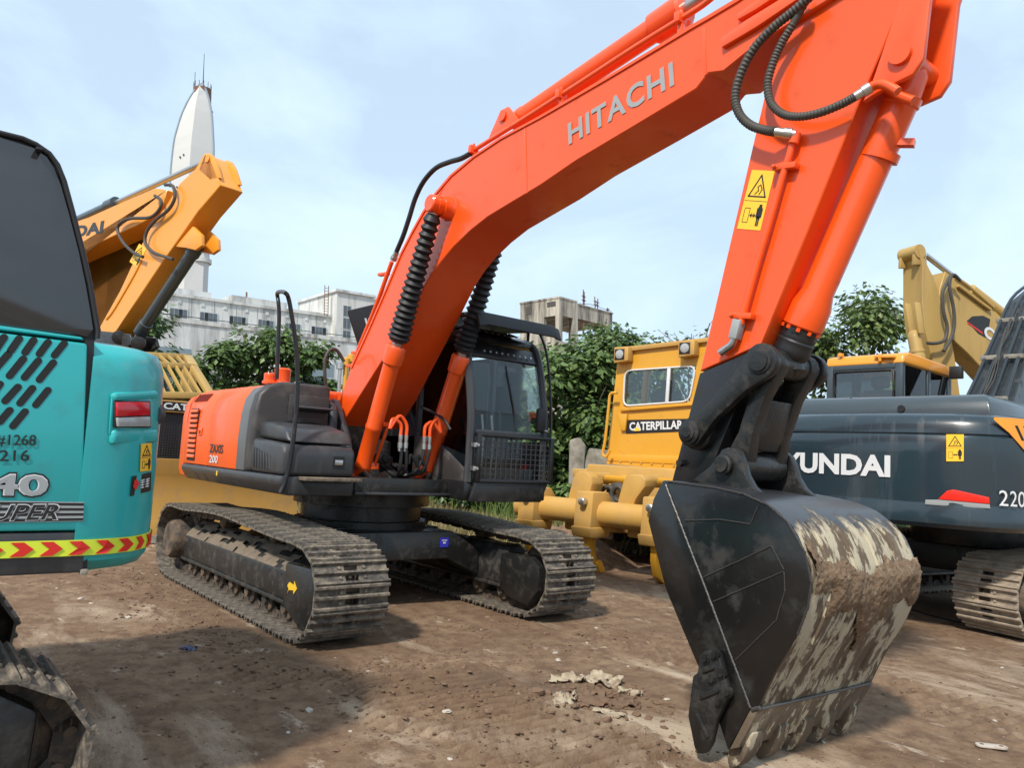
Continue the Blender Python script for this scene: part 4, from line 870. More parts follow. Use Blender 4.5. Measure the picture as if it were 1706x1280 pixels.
# ears
ear = [(4.336, 1.377), (4.448, 1.457), (4.502, 1.519), (4.524, 1.553), (4.563, 1.567), (4.601, 1.565), (4.636, 1.54), (4.66, 1.492), (4.684, 1.422), (4.726, 1.361), (4.792, 1.315), (4.662, 1.293), (4.508, 1.327)]
for s in (-1, 1):
    e = MB().prism(ear, s*0.255-0.028, s*0.255+0.028).build('bucket_ear', 'black_worn', bucket, bevel=0.008)
    MB().lathe((PB[0], s*0.285, PB[1]), (PB[0], s*0.5, PB[1]), [(0, .055), (.03, .055), (.035, .042), (.05, .042), (.052, .02)], 20).build('ear_pin', 'black_worn', e)
# side cutter, bolted on the near mouth edge
sc = [(4.66, 0.514), (4.692, 0.545), (4.751, 0.567), (4.777, 0.541), (4.844, 0.365), (4.824, 0.337), (4.773, 0.233), (4.746, 0.118), (4.72, 0.065), (4.681, 0.047), (4.648, 0.065), (4.602, 0.207), (4.624, 0.406), (4.652, 0.431)]
scu = MB().prism(sc, -0.612, -0.572).build('side_cutter', 'black_worn', bucket, bevel=0.010)
for q in [(4.701, 0.507), (4.756, 0.54), (4.746, 0.423), (4.797, 0.461), (4.788, 0.326), (4.837, 0.384)]:
    MB().cyl((q[0], -0.60, q[1]), (q[0], -0.632, q[1]), 0.016, 6).cyl((q[0], -0.60, q[1]), (q[0], -0.618, q[1]), 0.024, 12).build('cutter_bolt', 'black_worn', scu)
for a_, c_ in ((0, 1), (2, 3), (4, 5)):
    q = [(4.685, 0.446), (4.751, 0.482), (4.676, 0.317), (4.783, 0.382), (4.657, 0.234), (4.732, 0.143)]
    MB().bar((q[a_][0], -0.616, q[a_][1]), (q[c_][0], -0.616, q[c_][1]), 0.022, 0.014, (0, 1, 0)).build('cutter_rib', 'black_worn', scu, bevel=0.004)
# teeth
th0 = Vector(((lp[2][0]+lp[3][0])/2, (lp[2][1]+lp[3][1])/2)); dirv = (Vector(((lp[2][0]+lp[3][0])/2, (lp[2][1]+lp[3][1])/2)) - Vector(((lp[0][0]+lp[1][0])/2, (lp[0][1]+lp[1][1])/2))).normalized()
nn = Vector((-dirv.y, dirv.x))
for k in range(5):
    y = -0.47 + 0.235*k
    def tp(a_, c_, w): return [(th0.x+dirv.x*a_+nn.x*c_, y-w, th0.y+dirv.y*a_+nn.y*c_), (th0.x+dirv.x*a_+nn.x*c_, y+w, th0.y+dirv.y*a_+nn.y*c_)]
    rings = []
    for a_, hgt, w in ((-0.11, 0.030, 0.05), (-0.03, 0.046, 0.055), (0.02, 0.044, 0.05), (0.03, 0.046, 0.046), (0.08, 0.034, 0.045), (0.12, 0.014, 0.042)):
        l1, r1 = tp(a_, hgt, w); l2, r2 = tp(a_, -hgt, w); rings.append([l1, r1, r2, l2])
    tt = roll(MB().loft(rings)).build('tooth', 'bucket_lip', bucket, bevel=0.006)
    c_ = Vector((th0.x+dirv.x*0.01+nn.x*0.03, y, th0.y+dirv.y*0.01+nn.y*0.03))
    roll(MB().cyl((th0.x, y-0.062, th0.y), (th0.x, y+0.062, th0.y), 0.018, 8)).build('tooth_pin', 'track_link', tt)

# ================================================================ teal excavator at the left edge
KX = thing('excavator', 'teal excavator at the left edge with red-and-yellow chevron tape round its rear', 'excavator', 'K')
KPLAN = [(1.2, 1.245), (-1.13, 1.245), (-1.24, 1.225), (-1.34, 1.165), (-1.42, 1.06), (-1.47, 0.9), (-1.495, 0.65), (-1.5, 0.3), (-1.5, -0.3)]
def mirror(pl): return pl + [(x, -y) for x, y in reversed(pl) if abs(y) > 1e-6 and (x, -y) not in pl]
cwp = mirror([p for p in KPLAN[1:-1]])
def scaled(pl, k, cx): return [((x-cx)*k+cx, y*k) for x, y in pl]
rings = [[(x, y, z) for x, y in scaled(cwp, k, -1.13)] for z, k in ((0.93, 0.86), (0.95, 0.945), (0.99, 0.99), (1.04, 1.0), (1.30, 1.0), (1.42, 1.0), (1.66, 0.998), (1.73, 0.985), (1.78, 0.95), (1.80, 0.88))]
kcw = MB().loft(rings).build('counterweight', 'teal', KX)
# tail lamp set in a shallow moulded bay
bay = [(-1.199, 1.237, 1.587), (-1.356, 1.150, 1.604), (-1.377, 1.124, 1.459), (-1.204, 1.236, 1.450)]
MB().plate(bay, Vector((-0.75, 0.66, 0)), 0.006).build('lamp_bay', 'teal', kcw, bevel=0.004)
hood_ = [(-1.191, 1.234, 1.604), (-1.368, 1.128, 1.634), (-1.372, 1.122, 1.601), (-1.195, 1.233, 1.573)]
MB().plate(hood_, Vector((-0.75, 0.66, 0)), 0.028).build('lamp_brow', 'teal', kcw, bevel=0.012)
sill_ = [(-1.205, 1.231, 1.467), (-1.389, 1.101, 1.483), (-1.403, 1.082, 1.431), (-1.204, 1.232, 1.414)]
MB().plate(sill_, Vector((-0.75, 0.66, 0)), 0.026).build('lamp_sill', 'teal', kcw, bevel=0.012)
lamp = [(-1.212, 1.240, 1.570), (-1.338, 1.178, 1.583), (-1.346, 1.173, 1.532), (-1.217, 1.239, 1.517)]
lampb = [(-1.217, 1.239, 1.513), (-1.347, 1.173, 1.528), (-1.355, 1.161, 1.489), (-1.225, 1.238, 1.480)]
rim = [(-1.207, 1.239, 1.574), (-1.346, 1.171, 1.588), (-1.364, 1.147, 1.484), (-1.217, 1.237, 1.475)]
tl = MB().plate(rim, Vector((-0.75, 0.66, 0)), 0.010).build('tail_lamp', 'rubber', kcw, bevel=0.003)
MB().plate(lamp, Vector((-0.75, 0.66, 0)), 0.014).build('red_lens', 'red_lens', tl, bevel=0.003)
MB().plate(lampb, Vector((-0.75, 0.66, 0)), 0.014).build('clear_lens', 'clear_lens', tl, bevel=0.003)
MB().lathe([(-1.394, 1.062, 1.542)][0], [(-1.600, 0.283, 1.565)][0], [(0, .035), (.03, .05), (.05, .03)], 16).build('work_lamp', 'dark_grey', kcw)
warning_decal(kcw, [(-1.342, 1.169, 1.314), (-1.400, 1.093, 1.317), (-1.388, 1.109, 1.426), (-1.335, 1.173, 1.420)], (-0.8, 0.6, 0))
db = MB().plate([(-1.312, 1.186, 1.221), (-1.408, 1.083, 1.236), (-1.401, 1.092, 1.310), (-1.312, 1.187, 1.296)], Vector((-0.75, 0.66, 0)), 0.003).build('dealer_plate', 'decal_black', kcw, smooth=False)
MB().plate([(-1.320, 1.187, 1.255), (-1.333, 1.178, 1.244), (-1.343, 1.172, 1.269), (-1.331, 1.180, 1.287), (-1.322, 1.185, 1.278)], Vector((-0.75, 0.66, 0)), 0.001).build('red_emblem', 'tape_red', db, smooth=False)
qq = [(-1.351, 1.163, 1.250), (-1.370, 1.138, 1.251), (-1.369, 1.140, 1.286), (-1.350, 1.165, 1.282)]; q2 = [(-1.377, 1.130, 1.253), (-1.396, 1.104, 1.254), (-1.395, 1.107, 1.289), (-1.375, 1.132, 1.285)]
for q in (qq, q2):
    for f_ in (0.05, 0.35, 0.65, 0.9):
        a = Vector(q[0]).lerp(Vector(q[3]), f_); c = Vector(q[1]).lerp(Vector(q[2]), f_)
        MB().bar(a, c, 0.004, 0.001, (-0.75, 0.66, 0)).build('plate_character', 'white_print', db, smooth=False)
    a = Vector(q[0]).lerp(Vector(q[1]), 0.5); c = Vector(q[3]).lerp(Vector(q[2]), 0.5)
    MB().bar(a, c, 0.004, 0.001, (-0.75, 0.66, 0.01)).build('plate_character', 'white_print', db, smooth=False)
# side door with slanted slots
kd = MB().prism([(-1.105, 1.775), (0.6, 1.775), (0.6, 1.10), (-1.150, 1.10)], 1.10, 1.243).build('side_door', 'teal', KX, bevel=0.012)
MB().prism([(-1.128, 1.79), (-1.10, 1.79), (-1.145, 0.95), (-1.185, 0.95)], 1.0, 1.225).build('door_gap', 'rubber', KX)
MB().prism([(-1.10, 1.79), (0.6, 1.79), (0.6, 1.83), (-1.09, 1.80)], 0.2, 1.20).build('hood_top', 'teal', KX, bevel=0.01)
def pill(b, p0, p1, r, y, t):
    P_, Q_ = Vector(p0), Vector(p1); d_ = (Q_-P_).normalized(); n_ = Vector((-d_.y, d_.x)); pts = []
    for k in range(7): a_ = PI/2 + PI*k/6; pts.append(P_ + (d_*math.cos(a_) + n_*math.sin(a_))*r)
    for k in range(7): a_ = -PI/2 + PI*k/6; pts.append(Q_ + (d_*math.cos(a_) + n_*math.sin(a_))*r)
    b.prism([(v_.x, v_.y) for v_ in pts], y, y+t); return pts
ends = [(-0.83, 1.717), (-0.849, 1.761), (-0.873, 1.718), (-0.893, 1.763), (-0.915, 1.717), (-0.936, 1.763), (-0.958, 1.717), (-0.98, 1.762), (-1.004, 1.718), (-1.03, 1.765), (-0.836, 1.652), (-0.867, 1.705), (-0.878, 1.631), (-0.912, 1.694), (-0.922, 1.63), (-0.957, 1.693), (-0.967, 1.627), (-1.003, 1.692), (-0.829, 1.552), (-0.853, 1.6), (-0.874, 1.544), (-0.906, 1.595), (-0.918, 1.54), (-0.949, 1.595), (-0.965, 1.538), (-0.996, 1.593), (-0.866, 1.472), (-0.89, 1.513), (-0.905, 1.46), (-0.935, 1.512)]
for k in range(0, len(ends), 2):
    b = MB(); pts = pill(b, ends[k], ends[k+1], 0.0118, 1.2435, 0.0012)
    sl = b.build('vent_slot', 'teal_slot', kd, smooth=False)
N_ = (0, 1, 0)
t1 = [(-0.861, 1.245, 1.388), (-0.979, 1.245, 1.394), (-0.857, 1.245, 1.428)]; t2 = [(-0.876, 1.245, 1.338), (-0.964, 1.245, 1.343), (-0.876, 1.245, 1.376)]; t3 = [(-0.794, 1.245, 1.222), (-1.029, 1.245, 1.222), (-0.786, 1.245, 1.297)]; t4 = [(-0.824, 1.245, 1.137), (-1.068, 1.245, 1.141), (-0.818, 1.245, 1.19)]
text(kd, '#1268', 'decal_black', t1[0], t1[1], dist(t1[0], t1[2]), N_, bold=0.010)
text(kd, '216', 'decal_black', t2[0], t2[1], dist(t2[0], t2[2]), N_, bold=0.010)
text(kd, '140', 'decal_black', (t3[0][0]+0.006, t3[0][1], t3[0][2]-0.006), (t3[1][0]-0.006, t3[1][1], t3[1][2]-0.006), dist(t3[0], t3[2])+0.012, N_, bold=0.06, lift=0.0012, thick=0.001)
text(kd, '140', 'white_print', t3[0], t3[1], dist(t3[0], t3[2]), N_, bold=0.04, lift=0.003, thick=0.001)
text(kd, '140', 'silver_print', (t3[0][0]-0.003, t3[0][1], t3[0][2]+0.004), (t3[1][0]+0.003, t3[1][1], t3[1][2]+0.004), dist(t3[0], t3[2])-0.008, N_, bold=0.018, lift=0.0045, thick=0.001)
sb = [(-0.768, 1.245, 1.13), (-1.15, 1.245, 1.134), (-1.147, 1.245, 1.202), (-0.76, 1.245, 1.206)]
MB().plate(sb, (0, 1, 0), 0.0012).build('stripe_panel', 'silver_print', kd, smooth=False)
for f_ in (0.04, 0.3, 0.56, 0.82):
    a0, a1, c1, c0 = (Vector(v_) for v_ in sb); w_ = 0.13
    MB().plate([a0.lerp(c0, f_)+Vector((0, .0013, 0)), a1.lerp(c1, f_)+Vector((0, .0013, 0)), a1.lerp(c1, f_+w_)+Vector((0, .0013, 0)), a0.lerp(c0, f_+w_)+Vector((0, .0013, 0))], (0, 1, 0), 0.0008).build('dark_stripe', 'decal_black', kd, smooth=False)
text(kd, 'SUPER', 'white_print', (t4[0][0]+0.004, t4[0][1], t4[0][2]-0.003), (t4[1][0]-0.004, t4[1][1], t4[1][2]-0.003), dist(t4[0], t4[2])+0.006, N_, bold=0.03, shear=0.3, lift=0.0028, thick=0.0008)
text(kd, 'SUPER', 'decal_black', t4[0], t4[1], dist(t4[0], t4[2]), N_, bold=0.012, shear=0.3, lift=0.0042, thick=0.0008)
# lower skirt, chevron tape
MB().prism([(-1.165, 1.095), (0.6, 1.095), (0.6, 0.95), (-1.17, 0.95)], 1.05, 1.238).build('side_skirt', 'dark_grey', KX, bevel=0.01)
MB().box(-1.185, -1.160, 1.21, 1.242, 0.942, 0.962).build('small_bracket', 'weathered_concrete', KX, bevel=0.004)
path = [Vector((x, y)) for x, y in [(0.6, 1.245)] + KPLAN[1:-1]]
def along(s_):
    for a, c in zip(path[:-1], path[1:]):
        L_ = (c-a).length
        if s_ <= L_: return a.lerp(c, s_/L_), (c-a).normalized()
        s_ -= L_
    return path[-1], (path[-1]-path[-2]).normalized()
total = sum((c-a).length for a, c in zip(path[:-1], path[1:]))
def tz(s_): return 1.035 + 0.0*s_
r = []
S0 = 0.9
for k in range(46):
    s_ = S0 + (total-0.15-S0)*k/45; p, d_ = along(s_); n_ = Vector((d_.y, -d_.x)); n_ = n_ if n_.dot(p-Vector((-0.3, 0))) > 0 else -n_
    if k == 0: n0 = n_
    r.append([(p.x+n_.x*o, p.y+n_.y*o, z) for o, z in ((0.003, 1.012), (0.006, 1.012), (0.006, 1.068), (0.003, 1.068))])
tape = MB().loft(r).build('chevron_tape', 'tape_yellow', KX)
k = 0; s_ = S0+0.02
while s_ < total-0.25:
    b = MB(); w_ = 0.040
    def pt(ss, z, o):
        p, d_ = along(ss); n_ = Vector((d_.y, -d_.x)); n_ = n_ if n_.dot(p-Vector((-0.3, 0))) > 0 else -n_
        return (p.x+n_.x*o, p.y+n_.y*o, z)
    for z0, z1, sl in ((1.016, 1.040, 1), (1.040, 1.064, -1)):
        d0 = 0 if sl > 0 else 0.030; d1 = 0.030 if sl > 0 else 0
        b.loft([[pt(s_+d0, z0, o), pt(s_+d0+w_, z0, o), pt(s_+d1+w_, z1, o), pt(s_+d1, z1, o)] for o in (0.0075, 0.0105)])
    b.build('chevron', 'tape_red', tape, smooth=False)
    s_ += 0.088
# dark rear corner of the cab above the engine deck
cabp = [(-0.772, 2.501), (-0.845, 2.502), (-0.886, 2.493), (-0.93, 2.472), (-0.961, 2.438), (-0.987, 2.382), (-1.028, 2.268), (-1.073, 2.134), (-1.108, 2.015), (-1.134, 1.916), (-1.153, 1.844), (-1.156, 1.812), (-1.142, 1.792), (-1.107, 1.782), (-0.843, 1.787)]
cabp = [(0.35, 2.50)] + cabp + [(0.35, 1.80)]
kc = MB().prism(cabp, 0.15, 1.13).build('cab', 'rubber', KX, bevel=0.03, seg=3)
glp = [(-0.773, 2.482), (-0.88, 2.474), (-0.924, 2.453), (-0.952, 2.416), (-0.979, 2.36), (-1.017, 2.255), (-1.061, 2.124), (-1.096, 2.003), (-1.122, 1.902), (-1.136, 1.841), (-1.119, 1.811), (-0.841, 1.807)]
MB().prism([(0.30, 2.47)] + glp + [(0.30, 1.83)], 1.131, 1.139).build('window_pane', 'kob_panel', kc, bevel=0.002)
MB().tube([(x, 1.138, z) for x, z in [(-0.772, 2.497), (-0.844, 2.498), (-0.886, 2.489), (-0.93, 2.468), (-0.96, 2.434), (-0.987, 2.378), (-1.027, 2.265), (-1.072, 2.131), (-1.108, 2.012), (-1.133, 1.913), (-1.152, 1.841), (-1.153, 1.809)]], 0.010, 8).build('cab_seal', 'rubber', kc)
MB().box(*[v_ for p in (([(-0.906, 2.467), (-0.883, 2.475)]),) for v_ in (p[0][0], p[1][0], 1.14, 1.175, p[0][1]-0.006, p[1][1]-0.004)]).build('door_stop', 'rubber', kc, bevel=0.004)
MB().box(-0.9, 0.9, -1.1, 1.1, 0.94, 1.10).box(-0.85, 0.55, -1.1, 0.15, 1.1, 1.75).build('deck', 'black_worn', KX, bevel=0.02)
MB().lathe((0.3, 0, 0.55), (0.3, 0, 1), [(0, .6), (.2, .6), (.21, .66), (.38, .66)], 30).build('swing_ring', 'black_worn', KX)
KT = [(-1.2, 0), (-0.4, 0), (0.4, 0), (1.2, 0), (1.45, 0.053), (1.6, 0.177), (1.655, 0.327), (1.6, 0.486), (1.45, 0.6), (1.2, 0.65), (0.4, 0.667), (-0.4, 0.667), (-1.2, 0.654), (-1.42, 0.618), (-1.58, 0.495), (-1.64, 0.335), (-1.6, 0.168), (-1.42, 0.045)]
for fr, yc in undercarriage(KX, KT, (-0.995, 0.995), 40, 0.55, 0.185, 1.28, -1.26, 0.34, gh=0.017, m_mud='frame_mud'):
    fr.rotation_euler = (0, 0, PI); fr.location = (0.365, 0, 0)
    if yc < 0:
        MB().prism([(1.02, 0.30), (1.16, 0.30), (1.16, 0.345), (1.02, 0.345)], yc-0.2085, yc-0.2062).build('arrow_mark', 'yellow_print', fr, smooth=False)
MB().box(-0.1, 0.9, -0.75, 0.75, 0.30, 0.58).build('car_body', 'black_worn', KX, bevel=0.02)

# ================================================================ dark blue-grey excavator on the right, seen from behind
RX = thing('excavator', 'dark blue-grey excavator on the right, its rear to the camera, with yellow cab roof', 'excavator', 'R')
RPLAN = [(-2, 2.6), (-2.5, 1.6), (-2.82, 1), (-2.86, 0.5), (-2.87, 0), (-2.85, -0.4), (-2.77, -0.8), (-2.68, -1.02), (-2.55, -1.17), (-2.38, -1.26), (-2.1, -1.31), (-1.2, -1.33), (0, -1.33)]
rp_ = [(-1.9, 1.33), (-2.4, 1.26), (-2.68, 1.12)] + RPLAN[2:-2] + [(-1.9, -1.325)]
rings = [[(x, y, z) for x, y in scaled(rp_, k, -1.9)] for z, k in ((1.02, 0.955), (1.06, 0.992), (1.20, 1.0), (1.235, 0.985), (1.25, 0.985), (1.70, 1.0), (1.855, 1.0), (1.875, 0.985), (1.89, 0.995), (1.97, 0.985), (2.04, 0.955), (2.075, 0.90))]
rcw = MB().loft(rings).build('counterweight', 'navy', RX)
tx = [(-2.804, 1.038, 1.457), (-2.860, -0.275, 1.456), (-2.860, -0.273, 1.667)]
text(rcw, 'HYUNDAI', 'white_print', tx[0], tx[1], dist(tx[1], tx[2]), (-1, 0, 0), bold=0.04, wrap=follow(RPLAN, tx[0], tx[1], 0.004))
warning_decal(rcw, [Vector(q)+Vector((-0.006, 0, 0)) for q in [(-2.785, -0.745, 1.631), (-2.743, -0.875, 1.638), (-2.743, -0.876, 1.882), (-2.785, -0.745, 1.878)]], (-0.97, -0.24, 0))
MB().plate([(-2.796, -0.677, 1.283), (-2.781, -0.749, 1.365), (-2.772, -0.796, 1.379), (-2.656, -1.049, 1.328), (-2.653, -1.053, 1.270)], Vector((-0.95, -0.3, 0)), 0.012).build('red_reflector', 'red_paint', rcw, bevel=0.003)
MB().plate([(-2.817, -0.572, 1.226), (-2.816, -0.576, 1.270), (-2.796, -0.677, 1.278), (-2.653, -1.053, 1.265), (-2.650, -1.056, 1.228)], Vector((-0.95, -0.3, 0)), 0.009).build('silver_strip', 'silver_print', rcw, bevel=0.003)
# right-hand side: yellow vented panel over the dark flank, model number
ya_, yb_2 = [(-2.630, -1.078, 2.064), (-1.706, -1.319, 2.111)]
fw = follow(RPLAN, ya_, yb_2, 0.004); fo = follow(RPLAN, ya_, yb_2, 0.014); fs_ = follow(RPLAN, ya_, yb_2, 0.017)
def zlow(u): return 2.02-u*0.9 if u < 0.45 else 1.615-(u-0.45)*0.3
ysp = MB().loft([[tuple(fw(u).xy)+(2.045,), tuple(fw(u).xy)+(zlow(u),), tuple(fo(u).xy)+(zlow(u),), tuple(fo(u).xy)+(2.045,)] for u in [k/16 for k in range(17)]]).build('vented_panel', 'hy_yellow', RX)
for u0, z1, z0 in ((0.18, 1.98, 1.85), (0.27, 1.98, 1.80), (0.36, 1.98, 1.80), (0.45, 1.98, 1.80), (0.42, 1.77, 1.70), (0.51, 1.77, 1.68)):
    r = []
    for k in range(5):
        t_ = k/4; u = u0+0.10*t_*(z1-z0)/0.18; z = z1+(z0-z1)*t_; a = fo(u); c = fo(u+0.028); a2 = fs_(u); c2 = fs_(u+0.028)
        r.append([(a.x, a.y, z), (c.x, c.y, z), (c2.x, c2.y, z), (a2.x, a2.y, z)])
    MB().loft(r).build('vent_slot', 'teal_slot', ysp, smooth=False)
n2 = [(-2.608, -1.110, 1.259), (-2.407, -1.250, 1.255), (-2.607, -1.110, 1.397)]
text(RX, '220', 'white_print', n2[0], n2[1], dist(n2[0], n2[2]), (-0.55, -0.83, 0), bold=0.0, wrap=follow(RPLAN, n2[0], n2[1], 0.012))
MB().prism([(-1.33, 1.05), (-1.33, 2.05), (-0.35, 2.05), (-0.35, 1.05)], -1.9, 0.9, 'x').box(-1.9, 0.9, -0.35, 1.3, 1.05, 1.25).box(-1.9, -0.6, -0.35, 1.32, 1.25, 2.05).build('engine_bay', 'navy', RX, bevel=0.03)
ec = MB().loft([[(x, y, z) for x, y in ((-2.45+i_, 1.05-j_), (-2.45+i_, -1.0+j_), (-0.9-i_, -1.0+j_), (-0.9-i_, 1.05-j_))] for z, i_, j_ in ((2.06, 0, 0), (2.20, 0.02, 0.015), (2.26, 0.07, 0.05), (2.29, 0.16, 0.10))]).build('engine_cover', 'navy_matt', RX, bevel=0.02)
MB().cyl((-2.44, -0.2, 2.15), (-2.46, -0.2, 2.15), 0.035, 14).build('cover_lock', 'rubber', ec)
MB().box(-2.30, -1.2, 0.38, 0.40, 2.285, 2.30).build('cover_joint', 'navy_matt', ec, bevel=0.004)
MB().cyl((-1.3, -1.15, 2.05), (-1.3, -1.15, 2.14), 0.05, 14).build('filler_cap', 'steel', RX)
# cab
rc = MB().box(-0.48, 1.2, 0.62, 1.60, 1.25, 2.20).build('cab', 'navy', RX, bevel=0.03)
MB().prism([(-0.50, 2.90), (-0.46, 3.02), (-0.30, 3.06), (0.85, 3.04), (1.05, 2.96), (1.1, 2.88)], 0.60, 1.62).build('cab_roof', 'hy_yellow', rc, bevel=0.03, seg=3)
for x, y in ((-0.44, 0.66), (-0.44, 1.56), (1.05, 0.66), (1.05, 1.56), (0.35, 0.66), (0.35, 1.56)):
    MB().bar((x, y, 2.18), (x, y, 2.92), 0.09, 0.10, (1, 0, 0)).build('cab_pillar', 'navy_matt', rc, bevel=0.015)
MB().box(-0.49, -0.44, 0.70, 1.52, 2.18, 2.44).build('rear_panel', 'navy_matt', rc, bevel=0.01)
MB().box(-0.49, -0.44, 0.70, 1.52, 2.84, 2.91).build('rear_header', 'navy_matt', rc, bevel=0.008)
pane(rc, [(-0.47, 0.70, 2.44), (-0.47, 1.52, 2.44), (-0.47, 1.52, 2.85), (-0.47, 0.70, 2.85)], (1, 0, 0), 'dozer_glass')
MB().tube([(-0.495, 0.74, 2.46), (-0.495, 1.48, 2.46), (-0.495, 1.50, 2.48), (-0.495, 1.50, 2.80), (-0.495, 1.47, 2.82), (-0.495, 0.75, 2.82), (-0.495, 0.72, 2.80), (-0.495, 0.72, 2.48), (-0.495, 0.74, 2.46)], 0.012, 6).build('window_seal', 'rubber', rc)
pane(rc, [(-0.40, 0.64, 2.2), (0.31, 0.64, 2.2), (0.31, 0.64, 2.9), (-0.40, 0.64, 2.9)], (0, -1, 0), 'cab_glass')
pane(rc, [(0.39, 0.64, 2.2), (1.02, 0.64, 2.2), (1.02, 0.64, 2.9), (0.39, 0.64, 2.9)], (0, -1, 0), 'cab_glass')
pane(rc, [(-0.40, 1.58, 2.2), (1.02, 1.58, 2.2), (1.02, 1.58, 2.9), (-0.40, 1.58, 2.9)], (0, 1, 0), 'cab_glass')
pane(rc, [(1.08, 0.7, 2.2), (1.08, 1.52, 2.2), (1.08, 1.52, 2.9), (1.08, 0.7, 2.9)], (1, 0, 0), 'cab_glass')
MB().box(-0.05, 0.15, 0.9, 1.35, 2.1, 2.62).box(0.0, 0.1, 1.0, 1.25, 2.65, 2.82).build('seat', 'rust', rc, bevel=0.05)
MB().bar((-0.47, 0.95, 3.0), (-0.51, 0.70, 2.98), 0.10, 0.03).box(-0.53, -0.47, 0.86, 0.90, 2.93, 3.03).build('lamp_bracket', 'hy_yellow', rc, bevel=0.006)
MB().box(-0.50, -0.42, 1.40, 1.45, 3.03, 3.08).build('roof_hook', 'hy_yellow', rc, bevel=0.006)
MB().box(0.9, 0.98, 0.42, 0.58, 2.85, 3.02).build('mirror', 'rubber', rc, bevel=0.01)
# boom going up and away, four pipes on its back
bst = [((0.15, 1.75), (-0.25, 2.05), 0.30), ((0.90, 2.55), (0.48, 2.75), 0.27), ((1.50, 3.12), (1.10, 3.38), 0.25), ((2.15, 3.62), (1.72, 3.98), 0.24), ((2.8, 3.85), (2.5, 4.36), 0.22), ((3.7, 3.9), (3.6, 4.48), 0.21), ((5.2, 3.5), (5.2, 3.9), 0.20)]
yb_ = -0.12
rb = MB().loft([[(b_[0], yb_-h, b_[1]), (t_[0], yb_-h, t_[1]), (t_[0], yb_+h, t_[1]), (b_[0], yb_+h, b_[1])] for b_, t_, h in bst]).build('boom', 'navy_boom', RX, bevel=0.012, seg=1, angle=50)
for y in (-0.20, -0.07, 0.07, 0.20):
    pts = [(t_[0]-0.05, yb_+y*(h/0.27), t_[1]+0.05) for b_, t_, h in bst[:5]]
    pts = [(pts[0][0], pts[0][1]*1.1, pts[0][2])] + pts[1:]
    MB().tube(pts, 0.022, 8, smooth=4).build('boom_pipe', 'navy_boom', rb)
for f_ in (0.55, 1.45, 2.4):
    i_ = int(f_); t = f_-i_; tp_ = lerp(bst[i_][1], bst[i_+1][1], t); h = bst[i_][2]
    for y in (-0.135, 0.135): MB().box(tp_[0]-0.085, tp_[0]-0.02, yb_+y-0.11, yb_+y+0.11, tp_[1]+0.015, tp_[1]+0.075).build('pipe_clamp', 'weathered_concrete', rb, bevel=0.01)
random.seed(5)
for k in range(4):
    pts = [(lerp(bst[0][1], bst[3][1], t)[0]-0.04, yb_+random.uniform(-0.06, 0.06)+0.02*k, lerp(bst[0][1], bst[3][1], t)[1]+0.10*math.sin(PI*t)+0.03) for t in (0.1, 0.3, 0.5, 0.7, 0.9)]
    MB().tube(pts, 0.006, 5, smooth=3).build('cable', 'hose', rb)
MB().prism([(4.9, 3.95), (5.25, 4.15), (5.75, 4.0), (5.9, 3.5), (6.35, 1.2), (6.1, 1.1), (5.3, 3.0)], yb_-0.17, yb_+0.17).build('arm', 'navy_boom', RX, bevel=0.02)
MB().prism([(6.0, 1.25), (6.45, 1.3), (6.6, 0.7), (6.3, 0.1), (5.8, 0.05), (5.75, 0.6)], yb_-0.55, yb_+0.55).build('bucket', 'black_worn', RX, bevel=0.05)
for s in (-1, 1): MB().lathe((0.75, s*0.38, 1.2), (1.75, s*0.38, 3.3), [(0, .07), (1.3, .07), (1.31, .085), (1.45, .085), (1.46, .045), (2.3, .045)], 16).build('boom_cylinder', 'navy_matt', RX)
MB().tube([(-0.6, -0.55, 2.1), (-0.5, -0.35, 2.35), (-0.2, -0.2, 2.3), (0.1, -0.1, 2.2)], 0.03, 8, smooth=4).build('bundle_hose', 'navy_matt', RX)
rel = Matrix.LocRotScale(Vector(FRAMES['R'][0]), Euler(FRAMES['R'][1]), None).inverted() @ Matrix.LocRotScale(Vector(FRAMES['r'][0]), Euler(FRAMES['r'][1]), None)
for fr, yc in undercarriage(RX, TRK, (-1.1, 1.1), 46, 0.60, 0.2, 1.62, -1.66, 0.385, shoe_mat='track_dusty'):
    fr.matrix_basis = rel
MB().box(-0.55, 0.55, -0.9, 0.9, 0.42, 0.72).lathe((0, 0, 0.72), (0, 0, 1.06), [(0, .66), (.34, .66)], 30).build('car_body', 'black_worn', RX, bevel=0.02)

# ================================================================ yellow bulldozer with ripper, right of the cab
DX = thing('bulldozer', 'yellow bulldozer seen from behind, three-shank ripper and white-framed rear window', 'bulldozer', 'D')
XC = -1.8
wall = [(0.867, 3.244), (-1.166, 3.324), (-1.043, 1.39), (-0.252, 1.355), (1.013, 1.436)]
outer = [(1.013, 1.436), (-1.043, 1.39), (-1.166, 3.324), (0.867, 3.244)]; inner = [(0.735, 2.341), (-0.398, 2.408), (-0.486, 2.925), (0.728, 2.896)]
cabd = MB()
for k in range(4): cabd.prism([outer[k], outer[(k+1) % 4], inner[(k+1) % 4], inner[k]], XC, XC+0.06, 'x')
cabd = cabd.build('cab', 'cat_yellow', DX)
yl, yr = outer[0][0], outer[1][0]; zb = 1.45
MB().box(XC+0.06, XC+1.55, yl-0.08, yl-0.02, zb, 2.25).box(XC+0.06, XC+1.55, yr+0.02, yr+0.08, zb, 2.25).box(XC+1.49, XC+1.55, yr+0.02, yl-0.02, zb, 2.2).box(XC+0.06, XC+1.55, yr+0.05, yl-0.05, zb-0.02, zb+0.04).build('cab_wall', 'cat_yellow', cabd, bevel=0.01)
